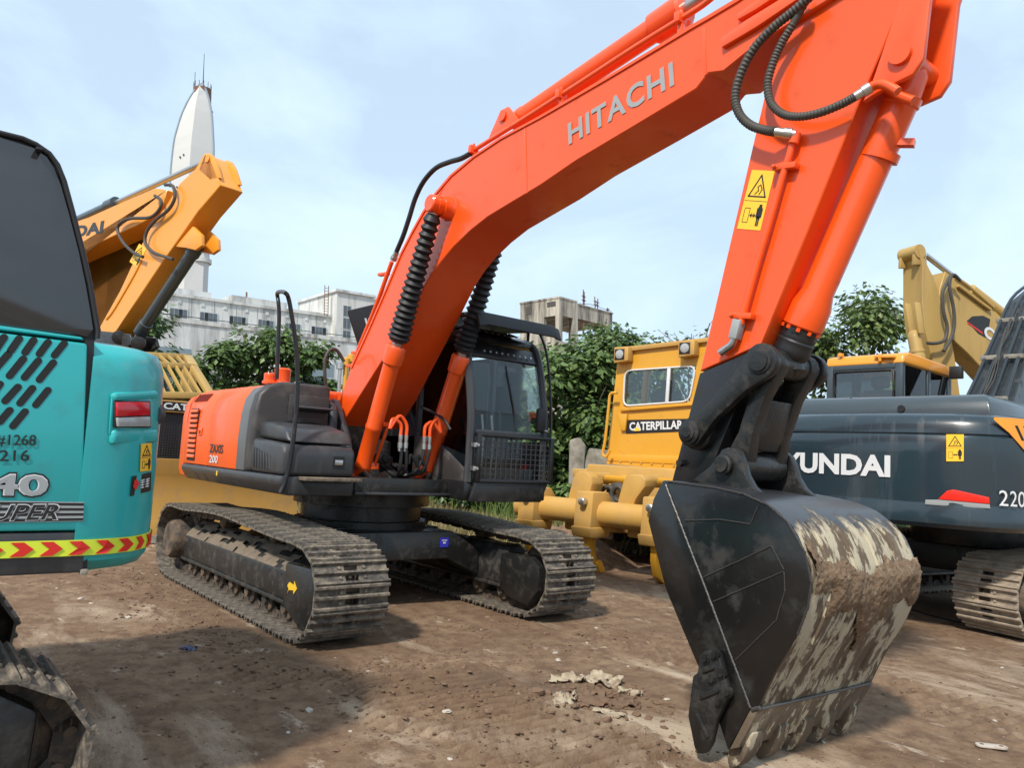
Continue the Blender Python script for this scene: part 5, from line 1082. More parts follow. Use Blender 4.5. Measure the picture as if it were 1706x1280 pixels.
for x, y in ((XC+0.10, yl-0.17), (XC+0.8, yl-0.14), (XC+1.5, yl-0.14), (XC+0.10, yr+0.17), (XC+0.8, yr+0.14), (XC+1.5, yr+0.14)):
    MB().bar((x, y, 2.2), (x, y*0.93, 3.2), 0.09, 0.09, (1, 0, 0)).build('cab_pillar', 'cat_yellow', cabd, bevel=0.01)
MB().box(XC+0.45, XC+0.95, 0.0, 0.55, 1.5, 1.95).box(XC+0.42, XC+0.56, 0.02, 0.53, 1.9, 2.62).box(XC+0.5, XC+0.6, 0.16, 0.40, 2.6, 2.8).build('seat', 'interior', cabd, bevel=0.05)
MB().box(XC+1.0, XC+1.4, yr+0.1, yl-0.2, 1.5, 2.1).build('dashboard', 'interior', cabd, bevel=0.03)
for k in range(9):
    q = lerp(outer[0], outer[1], 0.04+0.09*k); MB().cyl((XC-0.001, q[0], q[1]+0.055), (XC-0.018, q[0], q[1]+0.055), 0.018, 6).build('bolt_head', 'cat_dusty', cabd)
roof = [(0.887, 3.259), (-1.21, 3.349), (-1.212, 3.29), (0.883, 3.182)]
MB().prism(roof, XC-0.06, XC+1.62, 'x').build('cab_roof', 'cat_dusty', cabd, bevel=0.01)
def rrect(q, r=0.12, n=4):
    """rounded quad from four corners"""
    out = []; Q = [Vector(p) for p in q]
    for i in range(4):
        p, a, c = Q[i], Q[i-1], Q[(i+1) % 4]; u = (a-p).normalized()*r; v_ = (c-p).normalized()*r
        for k in range(n+1):
            t = k/n; out.append(tuple(p + u*(1-t)**2 + v_*t**2))
    return out
win = [(-1.803, 0.733, 2.341), (-1.803, -0.399, 2.408), (-1.803, -0.487, 2.925), (-1.803, 0.726, 2.896)]
MB().plate(rrect([(x+0.03, y, z) for x, y, z in win]), (-1, 0, 0), 0.006).build('window_pane', 'dozer_glass', cabd, smooth=False)
wr = rrect(win); MB().tube([(x-0.014, y, z) for x, y, z in wr + wr[:1]], 0.014, 6).build('window_frame', 'white_print', cabd)
dv = [(-1.815, -0.032, 2.382), (-1.815, -0.051, 2.904)]; MB().bar(dv[0], dv[1], 0.05, 0.03, (1, 0, 0)).build('window_divider', 'white_print', cabd, bevel=0.004)
ld = [(0.766, 2.313), (-0.504, 2.39), (-0.506, 2.346), (0.764, 2.257)]; MB().prism(ld, XC-0.05, XC, 'x').build('window_ledge', 'cat_yellow', cabd, bevel=0.008)
lb = [(0.824, 1.677), (-0.287, 1.714), (-0.28, 1.644), (0.909, 1.6)]
MB().prism([(0.908, 1.59), (-0.281, 1.609), (-0.266, 1.486), (0.993, 1.484)], XC-0.012, XC, 'x').build('lower_panel', 'cat_yellow', cabd, bevel=0.004)
sg = [(-1.803, 0.668, 1.913), (-1.803, -0.386, 1.97), (-1.803, -0.399, 2.154), (-1.803, 0.679, 2.127)]; sgn = MB().plate(sg, (-1, 0, 0), 0.004).build('name_panel', 'decal_black', cabd, smooth=False)
tq = [(-1.803, 0.605, 1.961), (-1.803, -0.307, 2.004), (-1.803, 0.612, 2.09)]
text(sgn, 'CATERPILLAR', 'white_print', tq[0], tq[1], dist(tq[0], tq[2]), (-1, 0, 0), bold=0.03, lift=0.005)
tri = [(-1.812, 0.524, 1.957), (-1.812, 0.407, 1.964), (-1.812, 0.469, 2.027)]; MB().plate(tri, (-1, 0, 0), 0.002).build('name_triangle', 'decal_yellow', sgn, smooth=False)
for q in ([(-1.8, 0.739, 3.133)][0], [(-1.8, -0.38, 3.17)][0]):
    lm = MB().prism([(q[1]-0.15, q[2]+0.12), (q[1]-0.15, q[2]-0.10), (q[1]+0.11, q[2]-0.13), (q[1]+0.11, q[2]+0.12)], XC-0.16, XC, 'x').build('lamp_box', 'cat_dusty', cabd, bevel=0.012)
    MB().box(XC-0.168, XC-0.162, q[1]-0.085, q[1]+0.09, q[2]-0.085, q[2]+0.085).build('lamp_bezel', 'rubber', lm, bevel=0.002)
    MB().lathe((XC-0.165, q[1], q[2]), (XC-0.19, q[1], q[2]), [(0, .072), (.012, .07), (.02, .05), (.024, .02)], 18).build('lamp_lens', 'clear_lens', lm)
gr = [(-1.95, 0.767, 2.533), (-1.95, 0.888, 2.516), (-1.95, 0.911, 2.301), (-1.95, 0.952, 1.787), (-1.95, 0.986, 1.591), (-1.95, 0.917, 1.547), (-1.95, 0.855, 1.651)]
MB().tube(gr, 0.022, 8, smooth=4).build('grab_rail', 'cat_yellow', cabd)
MB().prism([(0.815, 2.218), (0.639, 2.219), (0.66, 1.959), (0.736, 1.957)], XC-0.05, XC-0.002, 'x').build('air_duct', 'cat_yellow', cabd, bevel=0.01)
# hull, tracks, fenders
MB().box(-2.3, 1.6, -0.75, 0.75, 0.45, 1.30).build('hull', 'cat_dusty', DX, bevel=0.04)
MB().box(-2.5, 0.2, 0.62, 1.15, 1.22, 1.34).box(-2.5, 0.2, -1.15, -0.62, 1.22, 1.34).build('fender', 'cat_dusty', DX, bevel=0.02)
MB().prism([(-0.2, 1.3), (1.9, 1.3), (1.9, 2.0), (-0.2, 2.15)], -0.55, 0.55).build('engine_hood', 'cat_yellow', DX, bevel=0.04)
MB().prism([(2.5, 0.05), (2.62, 0.0), (2.55, 0.6), (2.62, 1.15), (2.5, 1.15), (2.42, 0.6)], -1.7, 1.7).build('blade', 'cat_dusty', DX, bevel=0.02)
DT = [(-1.5, 0.0), (0, 0), (1.4, 0.0), (1.75, 0.10), (1.9, 0.35), (1.78, 0.65), (1.4, 0.85), (0.5, 0.98), (-0.6, 1.05), (-1.3, 1.10), (-1.75, 1.0), (-2.05, 0.62), (-1.95, 0.28), (-1.78, 0.08)]
dsh = shoe_mesh('track_shoe', 0.21, 0.56, 0.055, True); dsh.materials.append(MATS['track_rusty']); dlk = link_mesh('track_link', 0.21); dlk.materials.append(MATS['track_link'])
for yc in (-1.0, 1.0):
    fr = MB().box(-1.3, 1.3, yc-0.17, yc+0.17, 0.22, 0.62).lathe((-1.5, yc-0.1, 0.60), (-1.5, yc+0.1, 0.60), [(0, .38), (.2, .38)], 24).lathe((1.45, yc-0.1, 0.42), (1.45, yc+0.1, 0.42), [(0, .30), (.2, .30)], 24).build('track_frame', 'track_frame', DX, bevel=0.02)
    crawl(fr, DT, yc, 42, dsh, dlk)
# ripper
XB = -3.3
MB().cyl((XB, 1.45, 0.775), (XB, -1.45, 0.775), 0.165, 24).build('ripper_beam', 'cat_dusty', DX)
for y in (1.12, 0.14, -0.88):
    bw = 0.14
    br = MB().prism([(XB-0.26, 1.06), (XB+0.10, 1.06), (XB+0.22, 0.94), (XB+0.22, 0.60), (XB+0.10, 0.55), (XB-0.30, 0.55)], y-bw, y+bw).build('shank_bracket', 'cat_dusty', DX, bevel=0.025)
    MB().prism([(XB-0.33, 0.60), (XB+0.16, 0.60), (XB+0.12, 0.46), (XB-0.28, 0.46)], y-bw-0.02, y+bw+0.02).build('bracket_foot', 'cat_dusty', br, bevel=0.02)
    MB().lathe((XB-0.30, y-0.02, 0.93), (XB-0.36, y-0.02, 0.93), [(-0.06, .05), (.06, .05), (.07, .035)], 14).build('bracket_pin', 'steel', br)
    sh_ = MB().prism([(XB-0.19, 0.75), (XB-0.01, 0.75), (XB-0.01, 0.30), (XB+0.05, 0.10), (XB+0.16, -0.02), (XB+0.05, -0.02), (XB-0.12, 0.08), (XB-0.19, 0.28)], y-0.045, y+0.045).build('ripper_shank', 'cat_yellow', DX, bevel=0.012)
    MB().prism([(XB+0.0, 0.12), (XB+0.10, 0.16), (XB+0.24, -0.03), (XB+0.12, -0.06)], y-0.065, y+0.065).build('shank_tip', 'cat_yellow', sh_, bevel=0.01)
up1 = [(0.647, 0.786), (0.616, 0.971), (0.556, 1.191), (0.52, 1.276), (0.45, 1.313), (0.328, 1.312), (0.245, 1.251), (0.22, 1.162), (0.271, 0.996), (0.319, 0.781)]
up2 = [(-0.157, 0.79), (-0.211, 1.016), (-0.267, 1.225), (-0.301, 1.29), (-0.365, 1.317), (-0.547, 1.319), (-0.603, 1.26), (-0.598, 1.167), (-0.47, 1.004), (-0.389, 0.795)]
for u in (up1, up2): 
    pl = MB().prism(u, XB+0.02, XB+0.30, 'x').build('ripper_arm', 'cat_dusty', DX, bevel=0.02)
for q in ([(-3, 0.348, 1.231)][0], [(-3, -0.496, 1.24)][0]):
    MB().cyl((q[0]-0.12, q[1]-0.02, q[2]), (q[0]+0.22, q[1]-0.02, q[2]), 0.085, 18).cyl((q[0]-0.14, q[1]-0.02, q[2]), (q[0]-0.10, q[1]-0.02, q[2]), 0.05, 12).build('arm_pin', 'cat_dusty', DX)
    MB().lathe((q[0]+0.05, q[1]-0.05, q[2]), (q[0]+1.1, q[1]-0.30, q[2]-0.05), [(0, .06), (.4, .06), (.41, .085), (1.05, .085)], 16).build('ripper_cylinder', 'cat_yellow', DX)
for y in (0.62, -0.42): MB().bar((XB+0.1, y, 0.62), (XB+1.2, y*0.8, 0.55), 0.22, 0.24).build('draft_arm', 'cat_dusty', DX, bevel=0.03)
MB().box(-2.55, -2.3, -0.7, 0.85, 0.75, 1.42).build('rear_housing', 'cat_dusty', DX, bevel=0.03)
for hp in ([(-2.9, 0.365, 1.006), (-2.9, 0.289, 1.094), (-2.9, 0.19, 1.118), (-2.9, 0.128, 1.056), (-2.9, 0.083, 0.961), (-2.9, -0.015, 0.936), (-2.9, -0.109, 0.991)], [(-2.85, 0.258, 0.997), (-2.85, 0.204, 1.117), (-2.85, 0.087, 1.158), (-2.85, -0.012, 1.131), (-2.85, -0.087, 1.185), (-2.85, -0.163, 1.206)], [(-2.95, 0.087, 0.912), (-2.95, 0.122, 1.023), (-2.95, 0.068, 1.117), (-2.95, -0.019, 1.123), (-2.95, -0.072, 1.037), (-2.95, -0.105, 0.943)]):
    MB().tube(hp, 0.035, 8, smooth=5).build('hydraulic_hose', 'hose', DX)

# ================================================================ bulldozer behind the orange machine
LX = thing('bulldozer', 'yellow bulldozer behind the orange excavator, slatted guard above its black radiator grille', 'bulldozer', 'L')
bl = [(2.50, 0.05), (2.46, 0.30), (2.40, 0.62), (2.44, 0.95), (2.53, 1.17), (2.47, 1.17), (2.36, 0.95), (2.32, 0.62), (2.36, 0.30), (2.40, 0.03)]
bld = MB().prism(bl, -2.1, 1.62).build('blade', 'cat_dusty', LX, bevel=0.008)
MB().prism([(2.51, 0.10), (2.56, 0.0), (2.50, 0.0), (2.46, 0.10)], -2.1, 1.60).build('cutting_edge', 'weathered_concrete', bld, bevel=0.005)
MB().box(1.65, 1.72, -0.54, 0.50, 1.12, 1.84).build('radiator_grille', 'rubber', LX, bevel=0.01)
g = MB()
for k in range(27): y = -0.50 + 0.96*k/26; g.bar((1.725, y, 1.14), (1.725, y, 1.82), 0.008, 0.006, (1, 0, 0))
for k in range(19): z = 1.14+0.68*k/18; g.bar((1.729, -0.51, z), (1.729, 0.47, z), 0.008, 0.006, (1, 0, 0))
g.build('grille_mesh', 'dark_grey', LX, smooth=False)
MB().box(-0.6, 1.65, -0.56, 0.54, 1.0, 2.02).build('engine_hood', 'cat_dusty', LX, bevel=0.03)
for ya0 in (-0.72, 0.50): MB().box(1.66, 1.70, ya0, ya0+0.18, 0.9, 1.84).build('grille_cheek', 'cat_dusty', LX, bevel=0.01)
sgb = MB().prism([(1.63, 1.85), (1.80, 1.85), (1.80, 2.03), (1.63, 2.06)], -0.42, 0.80).build('name_panel', 'cat_dusty', LX, bevel=0.012)
MB().box(1.8005, 1.803, -0.36, 0.78, 1.868, 2.01).build('name_plate', 'decal_black', sgb, smooth=False)
text(sgb, 'CATERPILLAR', 'white_print', (1.804, -0.34, 1.89), (1.804, 0.76, 1.89), 0.10, (1, 0, 0), bold=0.03, lift=0.002)
MB().box(1.2, 1.62, -0.50, 0.62, 2.04, 2.12).build('hood_shelf', 'rubber', LX, bevel=0.01)
# slatted guard rack
A_ = [(1.75, -0.43, 2.095), (1.75, 0.359, 2.151)]; B_ = [(1.15, -0.486, 2.595), (1.15, 0.226, 2.632)]; C_ = [(0.5, -0.533, 2.786), (0.5, 0.306, 2.843)]
a0, a1, b0, b1, c0, c1 = (Vector(v_) for v_ in (A_[0], A_[1], B_[0], B_[1], C_[0], C_[1]))
rk = MB().bar(a0, a1, 0.13, 0.10).bar(b0, b1, 0.09, 0.09).bar(c0, c1, 0.09, 0.09).bar(a0, b0, 0.12, 0.08).bar(a1, b1, 0.12, 0.08).bar(b0, c0, 0.12, 0.08).bar(b1, c1, 0.14, 0.08).build('guard_rack', 'cat_tan', LX, bevel=0.01)
for k in range(1, 6):
    t = k/6; MB().bar(a0.lerp(a1, t-0.02), b0.lerp(b1, t-0.06), 0.025, 0.06).build('rack_slat', 'cat_tan', rk, bevel=0.004)
    MB().bar(b0.lerp(b1, t), c0.lerp(c1, t-0.04), 0.025, 0.06).build('rack_slat', 'cat_tan', rk, bevel=0.004)
for p in (b0, b1, c0, c1): MB().bar((p.x, p.y, 1.3), p, 0.12, 0.12, (1, 0, 0)).build('rack_post', 'cat_tan', LX, bevel=0.01)
MB().box(-2.0, -0.6, -0.75, 0.75, 1.2, 2.0).box(-1.9, 1.3, -0.75, 0.75, 0.4, 1.0).build('hull', 'cat_dusty', LX, bevel=0.03)
for yc in (-1.0, 1.0):
    fr = MB().box(-1.3, 1.3, yc-0.17, yc+0.17, 0.22, 0.62).build('track_frame', 'track_frame', LX, bevel=0.02)
    crawl(fr, DT, yc, 42, dsh, dlk)
for y in (-0.95, 0.95): MB().bar((2.36, y*1.3, 0.35), (0.3, y*1.32, 0.45), 0.16, 0.22).build('push_arm', 'cat_dusty', LX, bevel=0.02)
# tall lift cylinders seen above the deck of the orange machine
for k, px in enumerate(([(1.4, 2.721, 2.436), (1.4, 2.675, 2.984)], [(1.4, 2.838, 2.447), (1.4, 2.787, 3.063)], [(1.4, 2.945, 2.458), (1.4, 2.889, 3.141)])):
    p, q = Vector(px[0]), Vector(px[1]); p.z = 0.9
    MB().cyl(p, q, 0.045 if k else 0.035, 12).lathe(q, q+Vector((0, 0, 1)), [(-.12, .07), (0, .07), (.02, .05)], 12).build('lift_cylinder', 'steel' if k == 0 else 'cat_yellow', LX)

# ================================================================ yellow excavator far left (boom and arm above the teal machine)
EX = thing('excavator', 'yellow excavator behind the teal one, its folded boom and arm against the sky', 'excavator', 'E')
eb = [(0.182, 5.637), (2.745, 5.631), (4.06, 5.695), (5.347, 5.743), (5.782, 5.633), (5.707, 5.395), (5.52, 5.3), (5.141, 5.19), (4.191, 5.113), (2.95, 5.01), (0.417, 4.823)]
ebo = MB().prism([(0.2, 2.0), (-0.2, 2.4), (1.2, 4.5)] + eb[:-1] + [eb[-1], (1.6, 3.9), (0.7, 2.2)], -0.22, 0.22).build('boom', 'hy_yellow', EX, bevel=0.012, seg=1)
tx = [(-0.014, -0.222, 5.425), (3.468, -0.222, 5.217), (3.348, -0.222, 5.408)]; 
text(ebo, 'HYUNDAI', 'decal_black', tx[0], tx[1], dist(tx[1], tx[2])*1.05, (0, -1, 0), bold=0.04)
ea = [(6.857, 6.052), (7.056, 5.94), (7.241, 5.687), (7.442, 5.416), (6.845, 5.091), (6.349, 4.738), (5.828, 4.379), (5.104, 3.831), (4.333, 3.248), (3.823, 3.289), (3.719, 3.418), (4.388, 4.036), (4.96, 4.718), (5.366, 5.14), (5.739, 5.343), (6.171, 5.682), (6.636, 5.847)]
eam = MB().prism(ea, -0.2, 0.2).build('arm', 'hy_yellow', EX, bevel=0.012, seg=1)
for s in (-1, 1):
    MB().prism([(6.737, 5.796), (6.866, 6), (6.949, 6.042), (7.086, 5.974), (7.217, 5.829), (7.404, 5.539), (7.123, 5.553)], s*0.17-0.03, s*0.17+0.03).build('arm_lug', 'hy_yellow', eam, bevel=0.01)
    MB().prism([(6.14, 4.615), (6.662, 4.882), (6.95, 4.703), (7, 4.521), (6.81, 4.468), (6.498, 4.548)], s*0.14-0.03, s*0.14+0.03).build('cylinder_lug', 'hy_yellow', eam, bevel=0.01)
    q = [(7.003, 5.928)][0]; MB().cyl((q[0], s*0.19, q[1]), (q[0], s*0.22, q[1]), 0.06, 14).build('lug_pin', 'hy_yellow', eam)
p, q = Vector([(2.252, 0, 5.82)][0]), Vector([(6.6, 0, 6.044)][0])
d = (q-p).normalized(); Lc = (q-p).length
e1 = MB().lathe(p-d*1.3, q, [(0, .09), (1.3+Lc*0.18, .09), (1.3+Lc*0.18+.01, .12), (1.3+Lc*0.26, .12), (1.3+Lc*0.26+.01, .05)], 16).build('arm_cylinder', 'navy_matt', EX)
MB().cyl(p+d*Lc*0.24, q, 0.05, 14).build('piston_rod', 'steel', e1)
p, q = Vector([(6.57, 0, 4.629)][0]), Vector([(4.508, 0, 2.978)][0]); d = (q-p).normalized(); Lc = (q-p).length
e2 = MB().lathe(p, q, [(0, .07), (.05, .10), (.1, .12), (.22, .12), (.23, .10), (Lc*.72, .10), (Lc*.72+.01, .115), (Lc*.82, .115), (Lc*.82+.01, .05)], 16).build('bucket_cylinder', 'navy_matt', EX)
MB().cyl(p+d*Lc*0.8, q, 0.05, 12).build('piston_rod', 'steel', e2)
MB().tube([(5.547, -0.3, 5.545), (5.777, -0.3, 5.422), (5.765, -0.3, 5.278), (5.454, -0.3, 5.182), (4.742, -0.3, 5.273), (4.337, -0.3, 5.248), (4.273, -0.3, 5.113), (4.562, -0.3, 4.853), (5.017, -0.3, 4.611), (5.341, -0.3, 4.507)], 0.028, 8, smooth=4).build('hydraulic_hose', 'hose', eam)
MB().tube([(5.827, -0.28, 5.689), (6.1, -0.28, 5.618), (6.201, -0.28, 5.396), (6.018, -0.28, 5.222), (5.635, -0.28, 5.118), (5.354, -0.28, 4.962), (5.333, -0.28, 4.754), (5.645, -0.28, 4.557), (6.076, -0.28, 4.422), (6.343, -0.28, 4.349)], 0.028, 8, smooth=4).build('hydraulic_hose', 'hose', eam)
MB().tube([(5.093, -0.2, 4.499), (4.918, -0.2, 4.295), (4.525, -0.2, 3.937), (4.193, -0.2, 3.66), (3.981, -0.2, 3.544)], 0.025, 8, smooth=3).build('arm_pipe', 'hy_yellow', eam)
warning_decal(eam, [(4.651, -0.203, 4.529), (4.993, -0.203, 4.382), (5.231, -0.203, 4.693), (4.945, -0.203, 4.816)], (0, -1, 0))
lk2 = [(3.295, 3.136), (3.868, 3.33), (5.036, 3.208), (5.157, 3.043), (4.772, 2.902), (3.615, 2.839)]
MB().prism(lk2, -0.25, -0.18).prism(lk2, 0.18, 0.25).lathe([(4.76, -0.3, 3.155)][0], [(3.398, 0.3, 3.326)][0], [(0, .12), (.6, .12)], 14).lathe([(5.487, -0.3, 3.012)][0], [(4.198, 0.3, 3.169)][0], [(0, .12), (.6, .12)], 14).build('bucket_link', 'black_worn', EX, bevel=0.02)
bkp = [(3.309, 3.078), (4.533, 2.966), (5.061, 2.576), (5.106, 1.847), (4.328, 1.308), (3.255, 1.722)]
MB().prism(bkp, -0.5, 0.5).build('bucket', 'black_worn', EX, bevel=0.05)
MB().box(-2.4, 0.8, -1.3, 1.3, 1.0, 2.1).build('upper_body', 'hy_yellow', EX, bevel=0.08)
ecb = MB().prism([(-0.3, 1.1), (1.4, 1.1), (1.4, 1.8), (1.15, 2.9), (-0.3, 2.95)], 0.35, 1.3).build('cab', 'navy', EX, bevel=0.06)
for yc in (-1.1, 1.1): MB().prism(TRK, yc-0.3, yc+0.3).build('track', 'track_link', EX, bevel=0.02)
MB().lathe((0, 0, 0.4), (0, 0, 1), [(0, .7), (.65, .7)], 24).build('swing_ring', 'black_worn', EX)

# ================================================================ tan excavator far right
CX = thing('excavator', 'tan-yellow excavator behind the dark one, bent boom and arm rising over the cab', 'excavator', 'C')
ca = [(5.878, 5.618), (5.779, 5.5), (5.508, 5.116), (5.379, 4.823), (5.192, 4.513), (4.99, 3.63), (4.876, 3.005), (5.234, 2.977), (5.519, 3.548), (5.717, 4.18), (5.775, 4.609), (5.778, 5.323)]
cam_ = MB().prism(ca, -0.22, 0.22).build('arm', 'cat_tan', CX, bevel=0.012, seg=1)
for s in (-1, 1): MB().prism([(5.933, 5.302), (5.92, 5.568), (5.836, 5.68), (5.737, 5.661), (5.652, 5.518), (5.623, 5.345)], s*0.15-0.03, s*0.15+0.03).build('arm_lug', 'cat_tan', cam_, bevel=0.01)
q = [(5.808, 5.562)][0]; MB().cyl((q[0], -0.2, q[1]), (q[0], 0.2, q[1]), 0.13, 16).build('lug_pin', 'cat_tan', cam_)
cb = [(5.213, 5.271), (4.848, 5.094), (3.951, 4.66), (3.023, 4.071), (2.725, 2.717), (3.962, 3.302), (4.675, 3.817), (5.025, 4.026), (5.255, 4.233), (5.399, 4.492), (5.342, 4.942)]
cbo = MB().prism(cb, -0.2, 0.2).build('boom', 'cat_tan', CX, bevel=0.012, seg=1)
br_ = [(3.023, 4.071), (2.725, 2.717)]
MB().add([(br_[0][0], -0.2, br_[0][1]), (br_[0][0], 0.2, br_[0][1]), (br_[1][0], 0.2, br_[1][1]), (br_[1][0], -0.2, br_[1][1]), (-0.2, -0.3, 2.3), (-0.2, 0.3, 2.3), (0.4, 0.3, 1.8), (0.4, -0.3, 1.8)],
         [(0, 1, 5, 4), (1, 2, 6, 5), (2, 3, 7, 6), (3, 0, 4, 7), (0, 3, 2, 1), (4, 5, 6, 7)]).build('boom_root', 'cat_tan', CX)
lg = [(4.694, 4.405), (4.56, 4.51), (4.291, 4.552), (4.11, 4.504), (4.142, 4.354), (4.233, 4.141), (4.413, 4.201)]
lgo = MB().prism(lg, 0.2005, 0.204).build('logo_field', 'decal_black', cbo, smooth=False)
tq = [(4.309, 0.206, 4.189), (3.658, 0.206, 3.893), (4.278, 0.206, 4.44)]; text(lgo, 'CAT', 'white_print', tq[0], tq[1], dist(tq[0], tq[2])*0.9, (0, 1, 0), bold=0.04)
rs = [(4.68, 0.206, 4.395), (4.309, 0.206, 4.234), (4.309, 0.206, 4.2), (4.68, 0.206, 4.362)]; MB().plate(rs, (0, 1, 0), 0.002).build('red_stripe', 'tape_red', lgo, smooth=False)
p, q = Vector([(5.468, 0, 5.585)][0]), Vector([(4.613, 0, 5.187)][0]); d = (q-p).normalized()
c1_ = MB().cyl(p, p+d*1.4, 0.05, 14).build('piston_rod', 'steel', CX)
MB().lathe(p+d*1.2, p+d*3.2, [(0, .06), (.01, .11), (1.9, .11)], 16).build('arm_cylinder', 'cat_tan', CX)
q1 = [(6.05, 0.284, 4.016)][0]; q2 = [(6, 0.445, 3.113)][0]
MB().lathe(q1, q2, [(-.05, .06), (0, .10), (.10, .11), (.3, .11), (.31, .13), (.36, .13), (.37, .12), (1.2, .12)], 16).build('bucket_cylinder', 'cat_tan', CX)
for px in ([(6.05, 0.151, 4.578), (6.05, 0.259, 4.02)], [(6.05, 0.358, 4.563), (6.05, 0.45, 3.994)]): MB().bar(px[0], px[1], 0.03, 0.12, (1, 0, 0)).build('cylinder_fork', 'cat_tan', cam_, bevel=0.006)
MB().tube([(5.111, 0.35, 5.141), (5.255, 0.35, 5.145), (5.341, 0.35, 5.023), (5.455, 0.35, 4.789), (5.426, 0.35, 4.465), (5.341, 0.35, 4.202), (5.397, 0.35, 3.968), (5.594, 0.35, 3.883), (5.803, 0.35, 3.862)], 0.03, 8, smooth=4).build('hydraulic_hose', 'hose', cam_)
MB().tube([(5.06, 0.38, 5.075), (5.204, 0.38, 5.167), (5.29, 0.38, 5.112), (5.318, 0.38, 4.91), (5.233, 0.38, 4.592), (5.204, 0.38, 4.267), (5.29, 0.38, 3.986), (5.46, 0.38, 3.753)], 0.03, 8, smooth=4).build('hydraulic_hose', 'hose', cam_)
MB().tube([(4.989, 0.22, 5.184), (4.724, 0.22, 5.084), (4.398, 0.22, 4.921), (4.051, 0.22, 4.736)], 0.03, 8, smooth=3).build('boom_pipe', 'cat_tan', cbo)
MB().tube([(4.954, 0.24, 5.028), (4.719, 0.24, 4.923), (4.423, 0.24, 4.79), (4.153, 0.24, 4.675)], 0.03, 8, smooth=3).build('boom_pipe', 'cat_tan', cbo)
MB().box(-2.4, 0.8, -1.3, 1.3, 1.0, 2.1).build('upper_body', 'cat_yellow', CX, bevel=0.08)
MB().prism([(-0.3, 1.1), (1.4, 1.1), (1.4, 1.8), (1.15, 2.9), (-0.3, 2.95)], 0.35, 1.3).build('cab', 'black_paint', CX, bevel=0.06)
for yc in (-1.1, 1.1): MB().prism(TRK, yc-0.3, yc+0.3).build('track', 'track_link', CX, bevel=0.02)
MB().lathe((0, 0, 0.4), (0, 0, 1), [(0, .7), (.65, .7)], 24).build('swing_ring', 'black_worn', CX)

# ================================================================ the yard
def ridge(x, y, env=False):
    """grouser prints left by a track that ran along X in front of the orange machine"""
    h = 0.0; em = 0.0
    for cx0, cx1, cy, hw, ang, amp in ((2.45, 4.7, -1.05, 0.62, -0.10, 0.050), (1.7, 2.9, -1.75, 0.30, 0.25, 0.020), (2.1, 4.0, 1.15, 0.34, 0.1, 0.018), (3.6, 6.0, 1.75, 0.30, -0.15, 0.018)):
        dx, dy = x-(cx0+cx1)/2, y-cy; ca, sa = math.cos(ang), math.sin(ang); u = dx*ca+dy*sa; v = -dx*sa+dy*ca
        w = noise.noise(Vector((x*2.1, y*2.1, 5.5)))*0.22
        e = min(1, max(0, (hw+w-abs(v))/0.10)) * min(1, max(0, ((cx1-cx0)/2+w-abs(u))/0.20))
        em = max(em, e*min(1, amp/0.03))
        if e > 0 and not env:
            f = math.sin(2*PI*(u + 0.02*noise.noise(Vector((x*1.5, y*1.5, 1))))/0.088)
            h += e*amp*(f*(0.62+0.35*noise.noise(Vector((x*1.6, y*1.6, 7)))) + 0.2 + 0.20*noise.noise(Vector((x*13, y*5, 2))) + 0.16*noise.noise(Vector((x*38, y*30, 2))))
    return em if env else h
PADS = [(-2.0, 2.0, -1.42, -0.78), (-2.0, 2.0, 0.78, 1.42)]
def gz(x, y):
    n1 = noise.noise(Vector((x*0.55, y*0.55, 0.3))); n2 = noise.noise(Vector((x*1.9, y*1.9, 4.1))); n3 = noise.noise(Vector((x*6.5, y*6.5, 8.2))); n4 = noise.noise(Vector((x*17, y*17, 3.3))); n5 = noise.noise(Vector((x*41, y*41, 6.3)))
    rough = max(0.0, noise.noise(Vector((x*0.8+3, y*0.8, 9.1)))+0.15)
    h = 0.020*n1 + 0.012*n2 + (0.005+0.013*rough)*n3 + (0.002+0.009*rough)*n4 + (0.001+0.006*rough)*n5 + ridge(x, y)
    r = math.hypot(x-3, y)
    k = 1.0 if r < 12 else max(0.2, 1-(r-12)/30)
    h *= k
    near = 0.0
    for x0, x1, y0, y1 in PADS:
        d = max(x0-x, x-x1, y0-y, y-y1, 0)
        near = max(near, 1-min(1, d/0.25))
    h = h*(1-near*0.75) - 0.012*near - 0.006
    if r > 16: h += min(1.0, (r-16)/40)*0.12*noise.noise(Vector((x*0.12, y*0.12, 2)))
    return h
def axis(dense0, dense1, step, lo, hi, mid0, mid1, mstep):
    v = []; x = dense0
    while x <= dense1: v.append(x); x += step
    x = dense1+mstep
    while x <= mid1: v.append(x); x += mstep
    g_ = mstep
    while x < hi: v.append(x); g_ *= 1.35; x += g_
    v.append(hi)
    x = dense0-mstep
    while x >= mid0: v.insert(0, x); x -= mstep
    g_ = mstep
    while x > lo: v.insert(0, x); g_ *= 1.35; x -= g_
    v.insert(0, lo); return v
gxs = axis(1.4, 6.4, 0.0165, -450, 450, -6, 8, 0.07); gys = axis(-3.2, 2.6, 0.0165, -450, 450, -7, 8, 0.07)
gv = [(x, y, gz(x, y)) for x in gxs for y in gys]; ny_ = len(gys)
gf = [(i*ny_+j, (i+1)*ny_+j, (i+1)*ny_+j+1, i*ny_+j+1) for i in range(len(gxs)-1) for j in range(ny_-1)]

